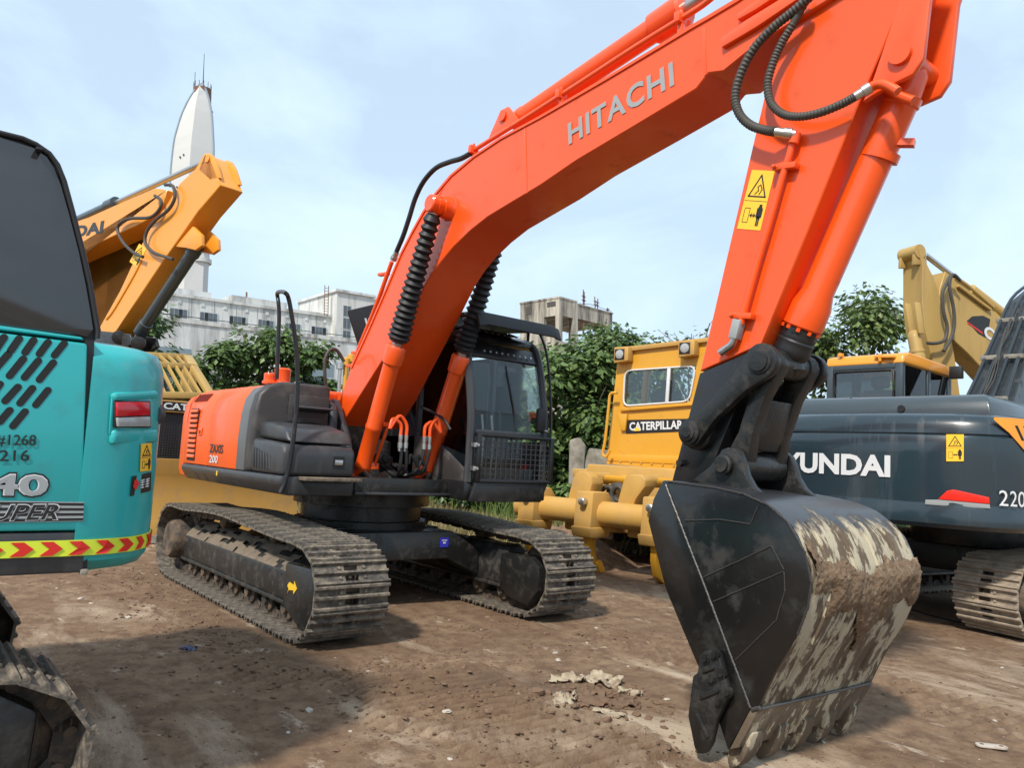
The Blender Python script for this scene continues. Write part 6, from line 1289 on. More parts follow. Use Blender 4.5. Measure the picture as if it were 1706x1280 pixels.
def dirt_material():
    m = bpy.data.materials.new('dirt'); m.use_nodes = True
    n, l = m.node_tree.nodes, m.node_tree.links; b = n['Principled BSDF']
    tc = n.new('ShaderNodeTexCoord')
    def nz(sc, det=6, ro=0.6, scale=None, rot=0, dist_=0.0):
        k = n.new('ShaderNodeTexNoise'); k.inputs['Scale'].default_value = sc; k.inputs['Detail'].default_value = det; k.inputs['Roughness'].default_value = ro; k.inputs['Distortion'].default_value = dist_
        mp = n.new('ShaderNodeMapping'); l.new(tc.outputs['Object'], mp.inputs[0])
        if scale: mp.inputs['Scale'].default_value = scale
        mp.inputs['Rotation'].default_value = (0, 0, rot)
        l.new(mp.outputs[0], k.inputs['Vector']); return k.outputs['Fac']
    def ramp(v, a, c):
        k = n.new('ShaderNodeMapRange'); k.inputs[1].default_value = a; k.inputs[2].default_value = c; l.new(v, k.inputs[0]); return k.outputs[0]
    def mix(f, a, c):
        k = n.new('ShaderNodeMixRGB'); l.new(f, k.inputs[0])
        for i, v in ((1, a), (2, c)):
            if isinstance(v, tuple): k.inputs[i].default_value = (*v, 1)
            else: l.new(v, k.inputs[i])
        return k.outputs[0]
    col = mix(ramp(nz(1.1, 8, 0.65), 0.35, 0.65), (0.190, 0.120, 0.072), (0.285, 0.195, 0.124))
    col = mix(ramp(nz(7, 7, 0.7), 0.42, 0.62), col, (0.145, 0.089, 0.056))
    pale = ramp(nz(0.62, 9, 0.66, (0.55, 1.5, 1), 0.15, 0.5), 0.53, 0.65)
    col = mix(pale, col, (0.47, 0.37, 0.265))
    col = mix(ramp(nz(2.3, 9, 0.72, (0.8, 1.6, 1), 0.5), 0.60, 0.69), col, (0.52, 0.425, 0.325))
    col = mix(ramp(nz(0.45, 6, 0.6), 0.60, 0.75), col, (0.130, 0.088, 0.062))
    col = mix(ramp(nz(60, 3, 0.6), 0.70, 0.76), col, (0.36, 0.29, 0.22))
    col = mix(ramp(nz(38, 3, 0.6), 0.64, 0.72), col, (0.085, 0.055, 0.036))
    at_ = n.new('ShaderNodeAttribute'); at_.attribute_name = 'churned_ridge_shading'
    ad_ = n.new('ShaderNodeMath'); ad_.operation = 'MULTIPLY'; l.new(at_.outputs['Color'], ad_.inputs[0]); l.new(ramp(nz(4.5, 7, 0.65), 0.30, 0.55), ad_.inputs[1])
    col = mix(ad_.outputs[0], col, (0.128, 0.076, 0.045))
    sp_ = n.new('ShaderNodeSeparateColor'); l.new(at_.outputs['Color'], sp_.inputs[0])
    col = mix(sp_.outputs[1], col, (0.225, 0.150, 0.098))  # paler crests: ridge shading painted into the colour
    l.new(col, b.inputs['Base Color']); b.inputs['Roughness'].default_value = 0.95; b.inputs['Specular IOR Level'].default_value = 0.2
    bp = n.new('ShaderNodeBump'); bp.inputs['Strength'].default_value = 0.8; bp.inputs['Distance'].default_value = 0.015
    l.new(nz(70, 6, 0.7), bp.inputs['Height']); l.new(bp.outputs[0], b.inputs['Normal'])
    MATS['dirt'] = m
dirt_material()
me = bpy.data.meshes.new('ground'); me.from_pydata(gv, [], gf); me.polygons.foreach_set('use_smooth', [True]*len(me.polygons))
ca_ = me.color_attributes.new('churned_ridge_shading', 'FLOAT_COLOR', 'POINT'); ca_.data.foreach_set('color', [0.0]*(4*len(gv)))
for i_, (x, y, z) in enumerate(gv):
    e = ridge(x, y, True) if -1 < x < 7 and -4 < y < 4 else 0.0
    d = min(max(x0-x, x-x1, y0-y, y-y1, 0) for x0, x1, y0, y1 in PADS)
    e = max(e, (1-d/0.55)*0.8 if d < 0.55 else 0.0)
    if e: ca_.data[i_].color = (e, max(0, min(1, (z-0.012)*28))*0.5 if e > 0.3 and z > 0.012 else 0, e, 1)  # red: churned soil; green: painted light on the ridge crests, by height
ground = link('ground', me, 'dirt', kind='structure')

# ================================================================ far buildings
WB = thing('office_building', 'long pale concrete building with a row of small windows behind the trees', 'building', 'W')
MB().box(-24, 20.6, 0, 14, -14, 15.45).build('upper_storey', 'concrete', WB)
MB().box(-24, 34, -2.6, 0.4, -14, 11.75).build('lower_storey', 'concrete_low', WB)
MB().box(-24, 34, -2.75, -2.45, 11.7, 12.25).build('ledge', 'concrete', WB)
MB().box(-24, 20.7, -0.25, 0.3, 15.40, 15.75).build('parapet', 'concrete', WB)
MB().box(-9.0, 3.5, 0.6, 12, 15.5, 16.6).build('roof_block', 'concrete_low', WB)
MB().box(6.2, 14.0, 0.6, 12, 15.5, 16.75).build('roof_block', 'concrete', WB)
MB().box(14.5, 20.6, 0.9, 12, 15.5, 16.1).build('roof_block', 'concrete', WB)
stw = MB().box(20.6, 26.8, -1.5, 10, -14, 19.0).box(26.8, 36, 1.0, 10, -14, 19.3).build('stair_tower', 'concrete', WB)
MB().box(20.3, 27.0, -1.8, 10, 19.0, 19.35).box(26.6, 36.2, 0.7, 10, 19.3, 19.6).build('tower_cornice', 'concrete_low', stw)
for z0, z1 in ((11.6, 13.6), (13.8, 15.4), (15.6, 17.2)):
    w = MB().box(21.6, 22.9, -1.56, -1.505, z0, z1).build('window', 'window_frame', stw)
    MB().box(21.68, 22.2, -1.59, -1.562, z0+.08, z1-.08).box(22.3, 22.82, -1.59, -1.562, z0+.08, z1-.08).build('pane', 'far_pane', w)
WPX = [(-3.854, 12.297), (-3.335, 13.255), (-1.833, 12.175), (0.308, 13.508), (1.884, 12.247), (4.111, 13.534), (5.69, 12.23), (7.908, 13.655), (9.618, 12.284), (11.842, 13.693), (13.496, 12.311), (15.788, 13.75), (17.484, 12.414), (19.814, 13.623)]
for k in range(0, len(WPX), 2):
    x0, x1 = WPX[k][0], WPX[k+1][0]; z0, z1 = 12.62, 13.80
    if k == 0: x0 = x1-2.1
    w = MB().box(x0-0.08, x1+0.08, -0.10, 0.02, z0-0.08, z1+0.08).build('window', 'window_frame', WB)
    n_ = 4
    for j in range(n_):
        a = x0+(x1-x0)*j/n_+0.04; c = x0+(x1-x0)*(j+1)/n_-0.04
        MB().box(a, c, -0.14 if j in (1, 2) else -0.12, -0.105, z0, z1).build('pane', 'far_pane' if (j+k//2) % 3 else 'dark_pane', w)
    MB().box(x0-0.15, x1+0.15, -0.25, 0.0, z0-0.22, z0-0.10).build('sill', 'concrete_low', w)
for k in range(9):
    x = -5.0+2.9*k; MB().box(x, x+0.06, -0.03, 0.01, 12.3, 15.3).build('wall_joint', 'joint', WB)
    MB().box(x+1.2, x+1.6, -0.10, 0.0, 14.55, 14.95).build('air_vent', 'concrete_low', WB)
for q in ([(-4.617, 8.619), (0.005, 8.494), (0.229, 2.838)], [(14.837, 8.372), (19.695, 8.201), (19.866, 1.411)], [(-14.173, 8.915), (-9.32, 8.765), (-9.053, 3.009)]):
    z1 = (q[0][1]+q[1][1])/2; x0, x1, z0 = q[0][0], q[1][0], q[2][1]
    op = MB().box(x0, x1, -2.66, -2.602, z0-6, z1).build('shutter_opening', 'shutter_blue', WB)
    MB().box(x0, x1, -2.70, -2.662, z1-2.1, z1-1.9).build('shutter_rail', 'window_frame', op)
    for j in range(4):
        a = x0+(x1-x0)*j/4+0.06; MB().box(a, a+(x1-x0)/4-0.12, -2.69, -2.662, z0-5, z1-2.2).build('pane', 'far_pane', op)
MB().cyl((-0.3, 2, 16.5), (-0.3, 2, 18.0), 0.10, 8).build('roof_pipe', 'rust', WB); MB().cyl((8.6, 1.5, 16.6), (8.6, 1.5, 17.6), 0.12, 8).build('roof_pipe', 'rust', WB)
lad = MB()
for s in (0, 0.6): lad.bar((19.2+s, -0.5, 15.5), (19.2+s, -0.5, 19.9), 0.08, 0.08, (1, 0, 0))
for k in range(10): lad.bar((19.2, -0.5, 15.7+0.42*k), (19.8, -0.5, 15.7+0.42*k), 0.06, 0.06)
lad.build('roof_ladder', 'rust', WB)
MB().tube([(-24, -2.7, 12.55), (5, -2.7, 12.5), (34, -2.7, 12.6)], 0.05, 6).build('rail_pipe', 'dark_grey', WB)

TW = thing('sail_tower', 'tall white tower shaped like a pointed sail with rusty top platform and antenna', 'tower', 'T')
prof = [(25, -3.85, -1.45, 1.45, 1.6), (33.6, -4.1, -1.5, 1.5, 1.8), (40, -5.2, -1.2, 2.2, 2.4), (47, -5.85, -1.0, 2.45, 2.7), (51, -5.85, -0.9, 2.55, 2.7), (54.5, -5.65, -0.84, 2.53, 2.6), (57.1, -5.40, -0.8, 2.35, 2.4), (60, -4.75, -0.70, 2.1, 2.1), (62.5, -4.05, -0.66, 1.80, 1.8), (65, -3.0, -0.6, 1.25, 1.3), (67, -1.9, -0.5, 0.6, 0.8), (68.8, -0.55, -0.45, -0.3, 0.15)]
body = MB().loft([[(xl, 0.2, z), (xr_, -d_, z), (xr, 0.2, z), (xr_, d_*0.8+0.4, z)] for z, xl, xr_, xr, d_ in [(-20, -3.6, -1.4, 1.4, 1.6)] + prof[:]])
body.build('sail_body', 'tower_white', TW, smooth=False)
MB().tube([(xl-0.05, 0.2, z) for z, xl, xr_, xr, d_ in prof[3:]], 0.24, 6, smooth=2).build('edge_fin', 'tower_blue', TW)
MB().tube([(xr+0.05, 0.2, z) for z, xl, xr_, xr, d_ in prof[3:]], 0.24, 6, smooth=2).build('edge_fin', 'tower_blue', TW)
MB().lathe((-0.1, 1.5, -20), (-0.1, 1.5, 70), [(0, 1.9), (50, 1.9), (51.5, 1.95), (51.6, 2.45), (52.4, 2.45), (52.5, 2.0), (54, 2.0), (54.1, 2.45), (54.8, 2.45), (54.9, 1.9), (80, 1.7), (82, 1.6)], 28).build('column', 'tower_white', TW)
cr_ = MB().lathe((-0.7, 1.4, 61.5), (-0.7, 1.4, 70), [(0, 1.5), (0.1, 1.8), (6.6, 1.75), (6.7, 1.5)], 18).build('crown_drum', 'rust', TW)
MB().lathe((-2.9, 1.0, 64.3), (-2.9, 1.0, 66), [(0, .4), (.3, .9), (.5, .95), (.6, .3)], 14).build('crown_dish', 'dark_grey', cr_); MB().lathe((1.1, 1.2, 62.8), (1.1, 1.2, 66), [(0, .3), (.3, .6), (.5, .65), (.6, .3)], 14).build('crown_dish', 'dark_grey', cr_)
for k in range(12): a = 2*PI*k/12; MB().cyl((-0.7+1.7*math.cos(a), 1.4+1.7*math.sin(a), 68), (-0.7+1.7*math.cos(a), 1.4+1.7*math.sin(a), 69.3), 0.06, 5).build('rail_post', 'dark_grey', cr_)
MB().lathe((-0.45, 1.0, 68), (-0.45, 1.0, 76), [(0, .12), (4, .08), (7.6, .05)], 8).build('antenna', 'dark_grey', TW); MB().cyl((-2.3, 1.3, 69), (-2.3, 1.3, 71.8), 0.06, 6).build('antenna', 'dark_grey', TW)
for x, z in ((-3.5, 52.6), (-2.6, 52.9), (-4.0, 46.5), (-2.9, 49.0), (-2.5, 49.05), (-2.1, 49.1), (-1.7, 49.15)): 
    yy = -2.7*(1-abs(x+0.9)/5.0); MB().box(x-0.12, x+0.12, yy-0.10, yy+0.3, z-0.15, z+0.15).build('port_hole', 'dark_pane', TW)

BB = thing('ruined_building', 'weathered unfinished concrete building with open bays and rusty rebar on top', 'building', 'B')
MB().box(0.0, 3.0, 0.0, 5.0, 10.4, 12.15).build('penthouse', 'concrete_ruin', BB)
MB().box(-0.06, 3.06, -0.06, 5.06, 12.10, 12.28).build('roof_slab', 'concrete_ruin', BB)
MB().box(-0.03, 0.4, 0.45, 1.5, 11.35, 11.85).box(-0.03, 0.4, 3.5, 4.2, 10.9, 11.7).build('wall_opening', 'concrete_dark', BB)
MB().box(3.02, 9.8, 0.05, 6.0, 10.5, 12.0).build('roof_beam', 'concrete_ruin', BB)
MB().box(3.0, 9.9, -0.02, 6.1, 11.92, 12.05).build('roof_slab', 'concrete_ruin', BB)
for x in (2.35, 2.75, 9.2): MB().box(x, x+0.35, -0.05, 0.5, -10, 12.0 if x < 9 else 10.6).build('column', 'concrete_ruin', BB)
MB().box(0.0, 0.5, 0.0, 0.5, -10, 10.4).build('column', 'concrete_ruin', BB); MB().box(0.0, 0.4, 1.9, 5.0, -10, 10.4).build('end_wall', 'concrete_ruin', BB)
MB().box(9.2, 9.6, 5.0, 5.5, -10, 10.6).build('column', 'concrete_ruin', BB)
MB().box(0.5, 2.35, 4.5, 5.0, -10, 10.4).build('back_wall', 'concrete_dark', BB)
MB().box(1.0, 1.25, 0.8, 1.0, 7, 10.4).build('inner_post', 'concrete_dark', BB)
MB().box(-0.3, 9.8, -0.3, 6.2, 6.6, 7.0).build('floor_slab', 'concrete_ruin', BB)
MB().box(-0.4, -0.1, 0.2, 5.4, 6.9, 8.5).box(-0.4, 2.0, -0.4, -0.1, 6.9, 7.7).build('parapet', 'concrete_ruin', BB)
MB().box(-0.3, 9.7, 0.2, 6.0, -10, 6.6).build('lower_storey', 'concrete_ruin', BB)
random.seed(3)
for x, h in ((4.35, 1.7), (4.5, 1.5), (6.55, 1.3), (7.0, 1.2), (9.0, 0.5)):
    MB().tube([(x, 0.2, 8.8), (x+random.uniform(-.05, .05), 0.1, 12.0), (x+random.uniform(-.1, .1), 0.1, 12.0+h)], 0.06, 5).build('rebar', 'rust', BB)
    for z in (0.35, 0.6): MB().box(x-0.2, x+0.2, 0.0, 0.2, 12.0+h*z, 12.06+h*z).build('rebar_tie', 'rust', BB)
MB().tube([(3.1, 0.1, 12.05), (5.5, 0.1, 12.35), (9.7, 0.1, 12.2)], 0.03, 5).build('roof_wire', 'rust', BB)

# ================================================================ trees and plants
def leaf(b, c, nrm, up, s, rng):
    """a folded leaf: two quads meeting at the midrib"""
    n_ = Vector(nrm).normalized(); t = Vector(up); t = (t - n_*t.dot(n_)).normalized(); a = n_.cross(t)
    k = 0.35; o = len(b.v); f = rng.uniform(0.05, 0.3)*s
    for p in (c, c + t*s*0.45 + a*s*k - n_*f*0.6, c + t*s - n_*f*0.5, c + t*s*0.45 - a*s*k - n_*f*0.6):
        b.v.append(tuple(p))
    b.f += [(o, o+1, o+2), (o, o+2, o+3)]
def tree(name, label, x, y, h, rad, base, n_leaf, size, m, seed, trunk_r=0.10, group=None, sparse=0.0, lobes=14, squash=0.8):
    rng = random.Random(seed); z0 = gz(x, y)
    t = thing(name, label, 'tree', loc=(x, y, z0), group=group)
    b = MB(); top = Vector((rng.uniform(-.2, .2), rng.uniform(-.2, .2), h*0.8))
    pts = [Vector((0, 0, -0.1)), Vector((rng.uniform(-.1, .1), rng.uniform(-.1, .1), h*0.3)), Vector((top.x*0.5, top.y*0.5, h*0.55)), top]
    P_ = spline(pts, 5); rings = []
    for i, p in enumerate(P_):
        r_ = trunk_r*(1-0.85*i/(len(P_)-1)); rings.append([tuple(p+Vector((math.cos(2*PI*k/8)*r_, math.sin(2*PI*k/8)*r_, 0))) for k in range(8)])
    b.loft(rings)
    cl = []
    for k in range(lobes):
        a = 2*PI*k/lobes*2.4 + rng.uniform(-.4, .4); zz = base + (h-base)*(k+0.5)/lobes; f = (zz-base)/(h-base)
        rr = rad*math.sin(PI*min(1, 0.22+0.72*f))**0.7*rng.uniform(0.45, 0.85)
        c = Vector((math.cos(a)*rr, math.sin(a)*rr, zz + rng.uniform(-.2, .2))); cl.append((c, rad*rng.uniform(0.34, 0.55)))
        s_ = P_[min(len(P_)-1, int(len(P_)*min(0.95, zz/h*0.8)))]
        mid = s_.lerp(c, 0.5)+Vector((0, 0, 0.15)); b.tube([s_, mid, c], trunk_r*0.22, 5, smooth=3)
        for _ in range(3):
            e = c + Vector((rng.gauss(0, 1), rng.gauss(0, 1), rng.gauss(0.2, 1))).normalized()*cl[-1][1]*0.9
            b.tube([c, c.lerp(e, 0.5)+Vector((0, 0, 0.06)), e], trunk_r*0.09, 4)
    b.build('trunk', 'bark', t)
    g = MB()
    for _ in range(n_leaf):
        c, r_ = cl[rng.randrange(len(cl))]
        d = Vector((rng.gauss(0, 1), rng.gauss(0, 1), rng.gauss(0, 1))).normalized()
        rr = r_*(rng.random()**0.42)*(1.0+0.25*rng.gauss(0, 0.5))
        p = c + Vector((d.x*rr, d.y*rr, d.z*rr*squash))
        nn_ = (d*0.55 + Vector((0, 0, 0.85)) + Vector((rng.gauss(0, .35), rng.gauss(0, .35), rng.gauss(0, .3)))).normalized()
        upv = Vector((d.x, d.y, -0.55 + rng.gauss(0, .3)))
        leaf(g, p, nn_, upv, size*rng.uniform(0.6, 1.25), rng)
    g.build('crown', m, t, smooth=False)
    return t
tree('broadleaf_tree', 'dense broad-leaved tree in front of the ruined building, right of the black cab', -6.4, 9.9, 4.75, 1.7, 0.9, 11000, 0.20, 'leaf', 21, 0.13, lobes=26)
tree('broadleaf_tree', 'broad-leaved tree directly behind the orange machine\'s cab', -6.9, 8.05, 3.75, 1.45, 0.5, 6200, 0.20, 'leaf', 22, 0.11, lobes=20)
tree('broadleaf_tree', 'lower leafy tree just behind the yellow bulldozer cab', -6.9, 12.4, 4.5, 1.5, 0.6, 5200, 0.21, 'leaf', 23, 0.11, lobes=18)
tree('broadleaf_tree', 'green tree rising behind the dark excavator, right of the orange arm', -2.7, 15.85, 6.15, 1.75, 1.4, 8500, 0.19, 'leaf_olive', 24, 0.12, lobes=20)
tree('broadleaf_tree', 'tree partly hidden by the orange arm, left of the dark excavator', -4.4, 15.0, 5.0, 1.5, 1.0, 5000, 0.20, 'leaf_olive', 25, 0.12, lobes=14)
tree('broadleaf_tree', 'rounded leafy tree above the orange engine hood, before the pale building', -16.7, 5.35, 5.0, 1.7, 1.2, 6000, 0.23, 'leaf', 26, 0.12, lobes=18)
tree('broadleaf_tree', 'leafy tree between the slatted guard and the orange engine hood', -16.6, 3.85, 4.4, 1.3, 1.0, 3400, 0.23, 'leaf', 27, 0.10, lobes=12)
tree('broadleaf_tree', 'loose-branched tree beside the black handrail of the orange machine', -15.7, 6.5, 4.75, 1.0, 1.4, 2600, 0.23, 'leaf', 28, 0.09, lobes=10)
tree('broadleaf_tree', 'small tree seen between teal machine and slatted guard', -15.5, 1.3, 4.9, 1.2, 2.0, 2500, 0.23, 'leaf_dark', 29, 0.09, lobes=10)
tree('broadleaf_tree', 'small dark sapling left of the orange boom foot', -15.0, 8.1, 3.5, 0.7, 1.2, 1300, 0.22, 'leaf_dark', 30, 0.07, lobes=7)
tw = tree('bare_tree', 'half-bare twiggy tree left of the orange arm above the bulldozer roof', -9.2, 17.45, 5.9, 1.7, 2.2, 1400, 0.22, 'leaf_olive', 31, 0.13, lobes=14)
b = MB(); rng = random.Random(4)
for k in range(46):
    a = rng.uniform(0, 2*PI); p = Vector((rng.uniform(-.7, .7), rng.uniform(-.7, .7), rng.uniform(4.0, 5.4))); d = Vector((math.cos(a)*0.8, math.sin(a)*0.8, rng.uniform(0.4, 1.3)))
    q = [p]
    for j in range(4): d = (d + Vector((rng.gauss(0, .25), rng.gauss(0, .25), rng.gauss(0, .2)))); q.append(q[-1]+d.normalized()*0.42)
    b.tube(q, 0.011, 4)
b.build('twig', 'twig_grey', tw)
# hedge of shrubs under the trees
shr = [(-4.9, 7.3, 0.7, 0.7, 'leafy shrub at the foot of the trees behind the black cab'), (-6.6, 6.6, 1.9, 1.1, 'low shrub seen through the glass of the black cab'), (-5.9, 9.1, 1.3, 0.9, 'bushy shrub left of the old concrete post'), (-5.2, 10.6, 1.9, 1.1, 'bushy shrub between concrete post and bulldozer rail'), (-9.0, 11.0, 2.4, 1.6, 'dark shrub deep behind the trees')]
for k, (x, y, h, r_, lb_) in enumerate(shr):
    t = tree('shrub', lb_, x, y, h, r_, 0.1, 3600, 0.15, 'leaf_dark' if k % 2 else 'leaf', 40+k, 0.05, group='shrubs under the trees', lobes=12)
    t['category'] = 'shrub'
# weeds and dry grass: blades
def blades(name, label, pts, hmin, hmax, m, seed, cat):
    rng = random.Random(seed); b = MB()
    for x, y in pts:
        z = gz(x, y)
        h = rng.uniform(hmin, hmax); a = rng.uniform(0, 2*PI); w = 0.010+0.012*rng.random(); ln = Vector((rng.gauss(0, .22)*h, rng.gauss(0, .22)*h, 0))
        s_ = Vector((math.cos(a)*w, math.sin(a)*w, 0)); p = Vector((x, y, z-0.02)); q = p + ln*0.4+Vector((0, 0, h*0.6)); r_ = p + ln + Vector((0, 0, h))
        o = len(b.v); b.v += [tuple(p-s_), tuple(p+s_), tuple(q+s_*0.8), tuple(q-s_*0.8), tuple(r_)]; b.f += [(o, o+1, o+2, o+3), (o+3, o+2, o+4)]
    ob = b.build(name, m, smooth=False, label=label, cat=cat, kind='stuff'); return ob
rng = random.Random(8)
blades('dry_grass', 'pale dry grass standing behind the orange machine and bulldozer', [(rng.uniform(-8.5, -1.2), rng.uniform(2.4, 8.0)) for _ in range(26000)], 0.15, 0.42, 'dry_grass', 1, 'grass')
blades('green_weeds', 'green weeds at the foot of the old concrete post', [(rng.gauss(-4.3, 0.9), rng.gauss(7.5, 0.8)) for _ in range(4500)], 0.2, 0.85, 'green_weed', 2, 'weeds')
blades('far_weeds', 'rough weeds along the back of the yard', [(rng.uniform(-22, -3), rng.uniform(9, 22)) for _ in range(9000)] + [(rng.uniform(-24, -9), rng.uniform(-6, 10)) for _ in range(9000)], 0.3, 1.1, 'leaf_dark', 3, 'weeds')
# old concrete post and wall stub
cpost = thing('concrete_stub', 'weathered broken concrete post and wall stub before the trees', 'wall', loc=(-4.25, 8.0, 0), rz=0.75); cpost.scale = (1.15, 1.15, 1.05)
MB().prism([(-0.45, -0.2), (0.65, -0.2), (0.62, 1.35), (0.30, 1.62), (-0.30, 1.66), (-0.42, 1.2)], -0.16, 0.16).build('wall_stub', 'weathered_concrete', cpost, bevel=0.03)
MB().prism([(-0.62, -0.2), (-0.40, -0.2), (-0.36, 1.70), (-0.48, 1.86), (-0.66, 1.80)], -0.22, 0.20).build('post', 'weathered_concrete', cpost, bevel=0.03)
# heap of soil behind the far track
b = MB(); nr, na = 12, 36
for i in range(nr):
    for j in range(na):
        r_ = i/(nr-1); a = 2*PI*j/na; x = math.cos(a)*r_*1.5; y = math.sin(a)*r_*0.9
        b.v.append((x, y, (0.5*(1-r_**1.6) + 0.10*noise.noise(Vector((x*4, y*4, 0)))*(1-r_))-0.05))
for i in range(nr-1):
    for j in range(na): b.f.append((i*na+j, i*na+(j+1) % na, (i+1)*na+(j+1) % na, (i+1)*na+j))
hp = b.build('soil_heap', 'dirt', label='low heap of loose brown soil behind the far track', cat='soil heap'); hp.location = (-1.6, 4.3, 0)

# ================================================================ small things lying in the yard
def crumple(name, label, x, y, w, d, h, rot, m, seed, cat):
    rng = random.Random(seed); b = MB(); n_ = 16
    for i in range(n_):
        for j in range(n_):
            u, v = i/(n_-1)-0.5, j/(n_-1)-0.5
            edge = 1 - 0.28*abs(noise.noise(Vector((u*5, v*5, seed))))
            z = h*(0.15+0.9*noise.noise(Vector((u*3.1+seed, v*3.1, 1))) + 0.4*noise.noise(Vector((u*8, v*8+seed, 2))) + 0.9*max(0, u)*abs(v))
            b.v.append((u*w*edge*2*0.5 + 0.02*noise.noise(Vector((v*9, u*9, seed))), v*d*edge, max(-0.005, z)))
    for i in range(n_-1):
        for j in range(n_-1):
            u_, v_ = i/(n_-1), j/(n_-1)
            if noise.noise(Vector((i*0.33, j*0.33, seed*3.3))) > -0.15-0.5*(1-4*max(abs(u_-0.5), abs(v_-0.5))**2): b.f.append((i*n_+j, (i+1)*n_+j, (i+1)*n_+j+1, i*n_+j+1))
    me = b.mesh(name); o = link(name, me, m, label=label, cat=cat); o.location = (x, y, gz(x, y)+0.004); o.rotation_euler = (0, 0, rot)
    md = o.modifiers.new('thickness', 'SOLIDIFY'); md.thickness = 0.006
    return o
dg = [(3.322, -0.213, 0.03), (3.45, -0.033, 0.03), (3.659, -0.557, 0.03), (3.847, -0.29, 0.03), (3.734, -0.056, 0.03), (3.698, -0.369, 0.03), (3.924, -0.464, 0.03), (3.499, -0.221, 0.03)]
crumple('sack_scrap', 'curled pale sacking scrap at the upper left of the rubbish heap', dg[0][0], dg[0][1], 0.24, 0.12, 0.055, 0.9, 'cloth_pale', 1, 'scrap')
crumple('sack_scrap', 'large pale crumpled sacking scrap on top of the rubbish heap', dg[1][0], dg[1][1], 0.30, 0.20, 0.061, 0.2, 'cloth_pale', 2, 'scrap')
crumple('sack_scrap', 'torn pale edge of sacking at the left of the rubbish heap', dg[2][0], dg[2][1], 0.22, 0.14, 0.050, 2.2, 'cloth_pale', 3, 'scrap')
crumple('sack_scrap', 'muddy brown sacking scrap at the lower right of the rubbish heap', dg[3][0], dg[3][1], 0.24, 0.16, 0.039, 1.4, 'clod', 4, 'scrap')
crumple('sack_scrap', 'small pale scrap at the right end of the rubbish heap', dg[4][0], dg[4][1], 0.16, 0.08, 0.033, 0.5, 'cloth_pale', 5, 'scrap')
crumple('sack_scrap', 'dark muddy sheet in the middle of the rubbish heap', dg[5][0], dg[5][1], 0.34, 0.22, 0.039, 2.6, 'clod', 6, 'scrap')
crumple('sack_scrap', 'flat dusty scrap just below the rubbish heap', dg[6][0], dg[6][1], 0.20, 0.10, 0.017, 0.2, 'cloth_pale', 7, 'scrap')
rg = [(1.452, -2.066, 0)][0]
crumple('blue_rag', 'small crumpled blue-grey rag on the shaded dirt', rg[0], rg[1], 0.12, 0.08, 0.035, 0.3, 'rag_blue', 9, 'rag')
# pale flat bar with two holes
br = [(5.395, 1.068, 0)][0]
bt = thing('metal_strap', 'pale flat strap with two holes lying on the dirt at lower right', 'strap', loc=(br[0], br[1], gz(br[0], br[1])+0.006), rz=0.72)
b = MB(); pill(b, (-0.055, 0), (0.055, 0), 0.028, 0, 0.012); b.v = [(x, z, y) for x, y, z in b.v]; b.build('bar', 'chip_white', bt, bevel=0.002)
for x in (-0.05, 0.05): MB().cyl((x, 0, 0.0), (x, 0, 0.0135), 0.011, 12).build('hole', 'clod', bt)
# stones one can pick out
def stone_mesh(seed, r=1.0):
    bm = bmesh.new(); bmesh.ops.create_icosphere(bm, subdivisions=2, radius=r)
    for v in bm.verts:
        v.co *= 1+0.45*noise.noise(v.co*1.3+Vector((seed*7, 0, 0))); v.co.z *= 0.55
    me = bpy.data.meshes.new('stone'); bm.to_mesh(me); bm.free(); return me
SM = [stone_mesh(i) for i in range(5)]
for me in SM[:3]: me.materials.append(MATS['chip_white'])
for me in SM[3:]: me.materials.append(MATS['clod'])
spots = [[(3.504, -0.795, 0)][0], [(3.488, -1.286, 0)][0], [(2.842, 0.155, 0)][0], [(3.907, 0.087, 0)][0], [(2.973, -1.444, 0)][0], [(3.99, -1.615, 0)][0], [(4.011, -1.009, 0)][0], [(2.991, -1.875, 0)][0], [(-0.432, -2.311, 0)][0], [(-0.656, -2.354, 0)][0], [(-1.771, -1.433, 0)][0], [(2.686, 0.268, 0)][0], [(0.223, -2.165, 0)][0]]
where = ['between track prints and rubbish heap', 'on the ridged track prints', 'above the rubbish heap', 'right of the rubbish heap near the bucket', 'at the left end of the track prints', 'at the bottom edge among track prints', 'below the rubbish heap', 'in the sunlit corner at lower left', 'below the teal machine', 'left-hand one of the pair below the teal machine', 'at the rear of the near track', 'upper one of the two above the rubbish heap', 'on the shaded dirt right of the teal machine']
for k, (p, wr_) in enumerate(zip(spots, where)):
    o = bpy.data.objects.new('stone', SM[k % 3]); C.objects.link(o); s_ = 0.012+0.010*((k*37) % 5)/4
    o.location = (p[0], p[1], gz(p[0], p[1])+s_*0.2); o.scale = (s_*1.5, s_, s_); o.rotation_euler = (0, 0, k*1.3)
    o['label'] = 'small pale stone ' + wr_; o['category'] = 'stone'; o['group'] = 'pale stones on the dirt'
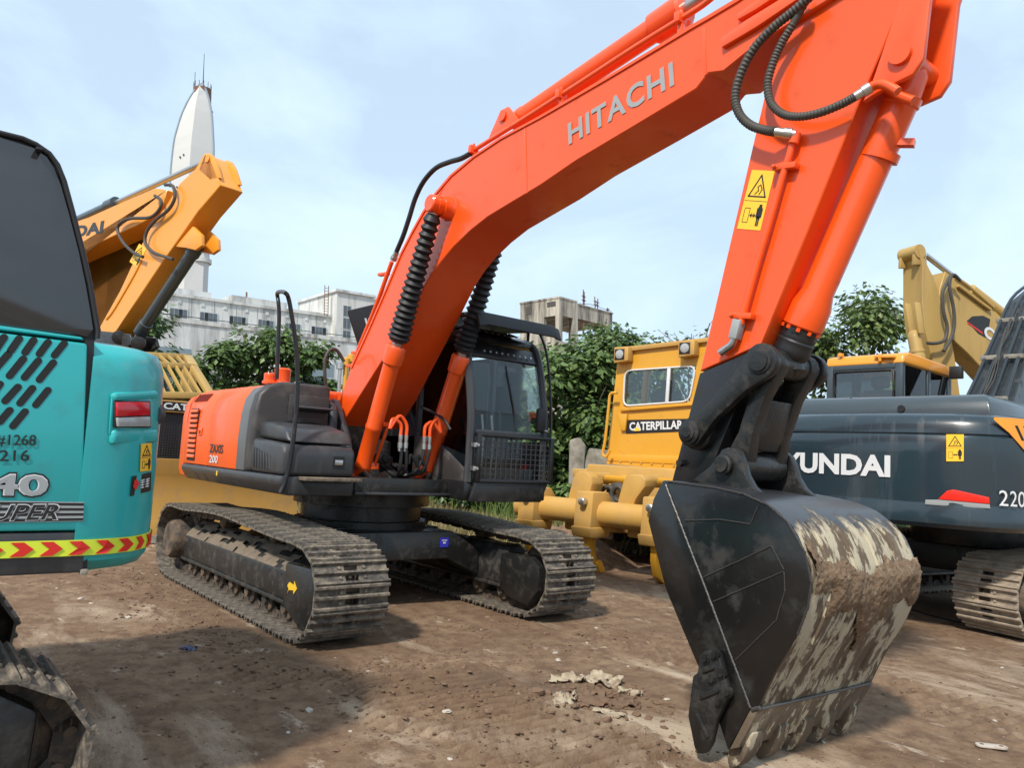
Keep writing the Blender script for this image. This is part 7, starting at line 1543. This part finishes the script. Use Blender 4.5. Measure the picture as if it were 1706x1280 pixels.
# loose clods and chips nobody could count
def scatter(name, label, n_, area, smin, smax, m, seed, ico=1):
    rng = random.Random(seed); b = MB(); t = (1+5**0.5)/2
    base = [Vector(v).normalized() for v in ((-1, t, 0), (1, t, 0), (-1, -t, 0), (1, -t, 0), (0, -1, t), (0, 1, t), (0, -1, -t), (0, 1, -t), (t, 0, -1), (t, 0, 1), (-t, 0, -1), (-t, 0, 1))]
    F = [(0,11,5),(0,5,1),(0,1,7),(0,7,10),(0,10,11),(1,5,9),(5,11,4),(11,10,2),(10,7,6),(7,1,8),(3,9,4),(3,4,2),(3,2,6),(3,6,8),(3,8,9),(4,9,5),(2,4,11),(6,2,10),(8,6,7),(9,8,1)]
    k = 0
    while k < n_:
        x, y = area(rng)
        if any(x0-.05 < x < x1+.05 and y0-.02 < y < y1+.02 for x0, x1, y0, y1 in PADS): continue
        s_ = smin + (smax-smin)*rng.random()**3.2; z = gz(x, y); o = len(b.v)
        sq = rng.uniform(0.4, 0.8); st_ = rng.uniform(0.8, 1.6); a = rng.uniform(0, PI)
        for v in base:
            q = v*s_*rng.uniform(0.65, 1.25); qx, qy = q.x*st_, q.y
            b.v.append((x+qx*math.cos(a)-qy*math.sin(a), y+qx*math.sin(a)+qy*math.cos(a), z+q.z*sq+s_*0.15))
        b.f += [tuple(i+o for i in f) for f in F]; k += 1
    b.build(name, m, label=label, cat='debris', kind='stuff')
def a_ridge(r): return (r.uniform(2.2, 5.0), r.gauss(-1.12, 0.42))
def a_wide(r): return (r.uniform(-2.5, 6.6), r.uniform(-3.6, 4.5))
def a_track(r): return (r.uniform(-2.2, 2.6), -1.75+r.gauss(0, 0.22)) if r.random() < 0.6 else (r.uniform(1.6, 2.8), r.gauss(0.3, 0.9))
def a_heap(r): p = dg[5]; return (p[0]+r.gauss(0, 0.20), p[1]+r.gauss(0, 0.22))
scatter('mud_clods', 'loose mud clods along the ridged track prints', 2200, a_ridge, 0.003, 0.020, 'clod', 1)
scatter('dirt_crumbs', 'crumbs of dirt spread over the yard', 5200, a_wide, 0.002, 0.014, 'clod', 2)
scatter('track_spoil', 'crumbled soil thrown up beside the tracks', 1500, a_track, 0.003, 0.022, 'clod', 3)
scatter('pale_chips', 'tiny pale chips of rubble over the yard', 300, a_wide, 0.003, 0.017, 'chip_white', 4)
scatter('heap_crumbs', 'brown crumbs round the rubbish heap', 500, a_heap, 0.004, 0.030, 'clod', 5)
# thin cable lying under the dark machine
MB().tube([(x, y, gz(x, y)+0.012) for x, y in ((3.2, 5.2), (3.55, 4.95), (3.9, 4.9), (4.0, 5.15), (3.6, 5.4))], 0.010, 6, smooth=5).build('loose_cable', 'rubber', label='thin loop of cable on the ground under the dark excavator', cat='cable')
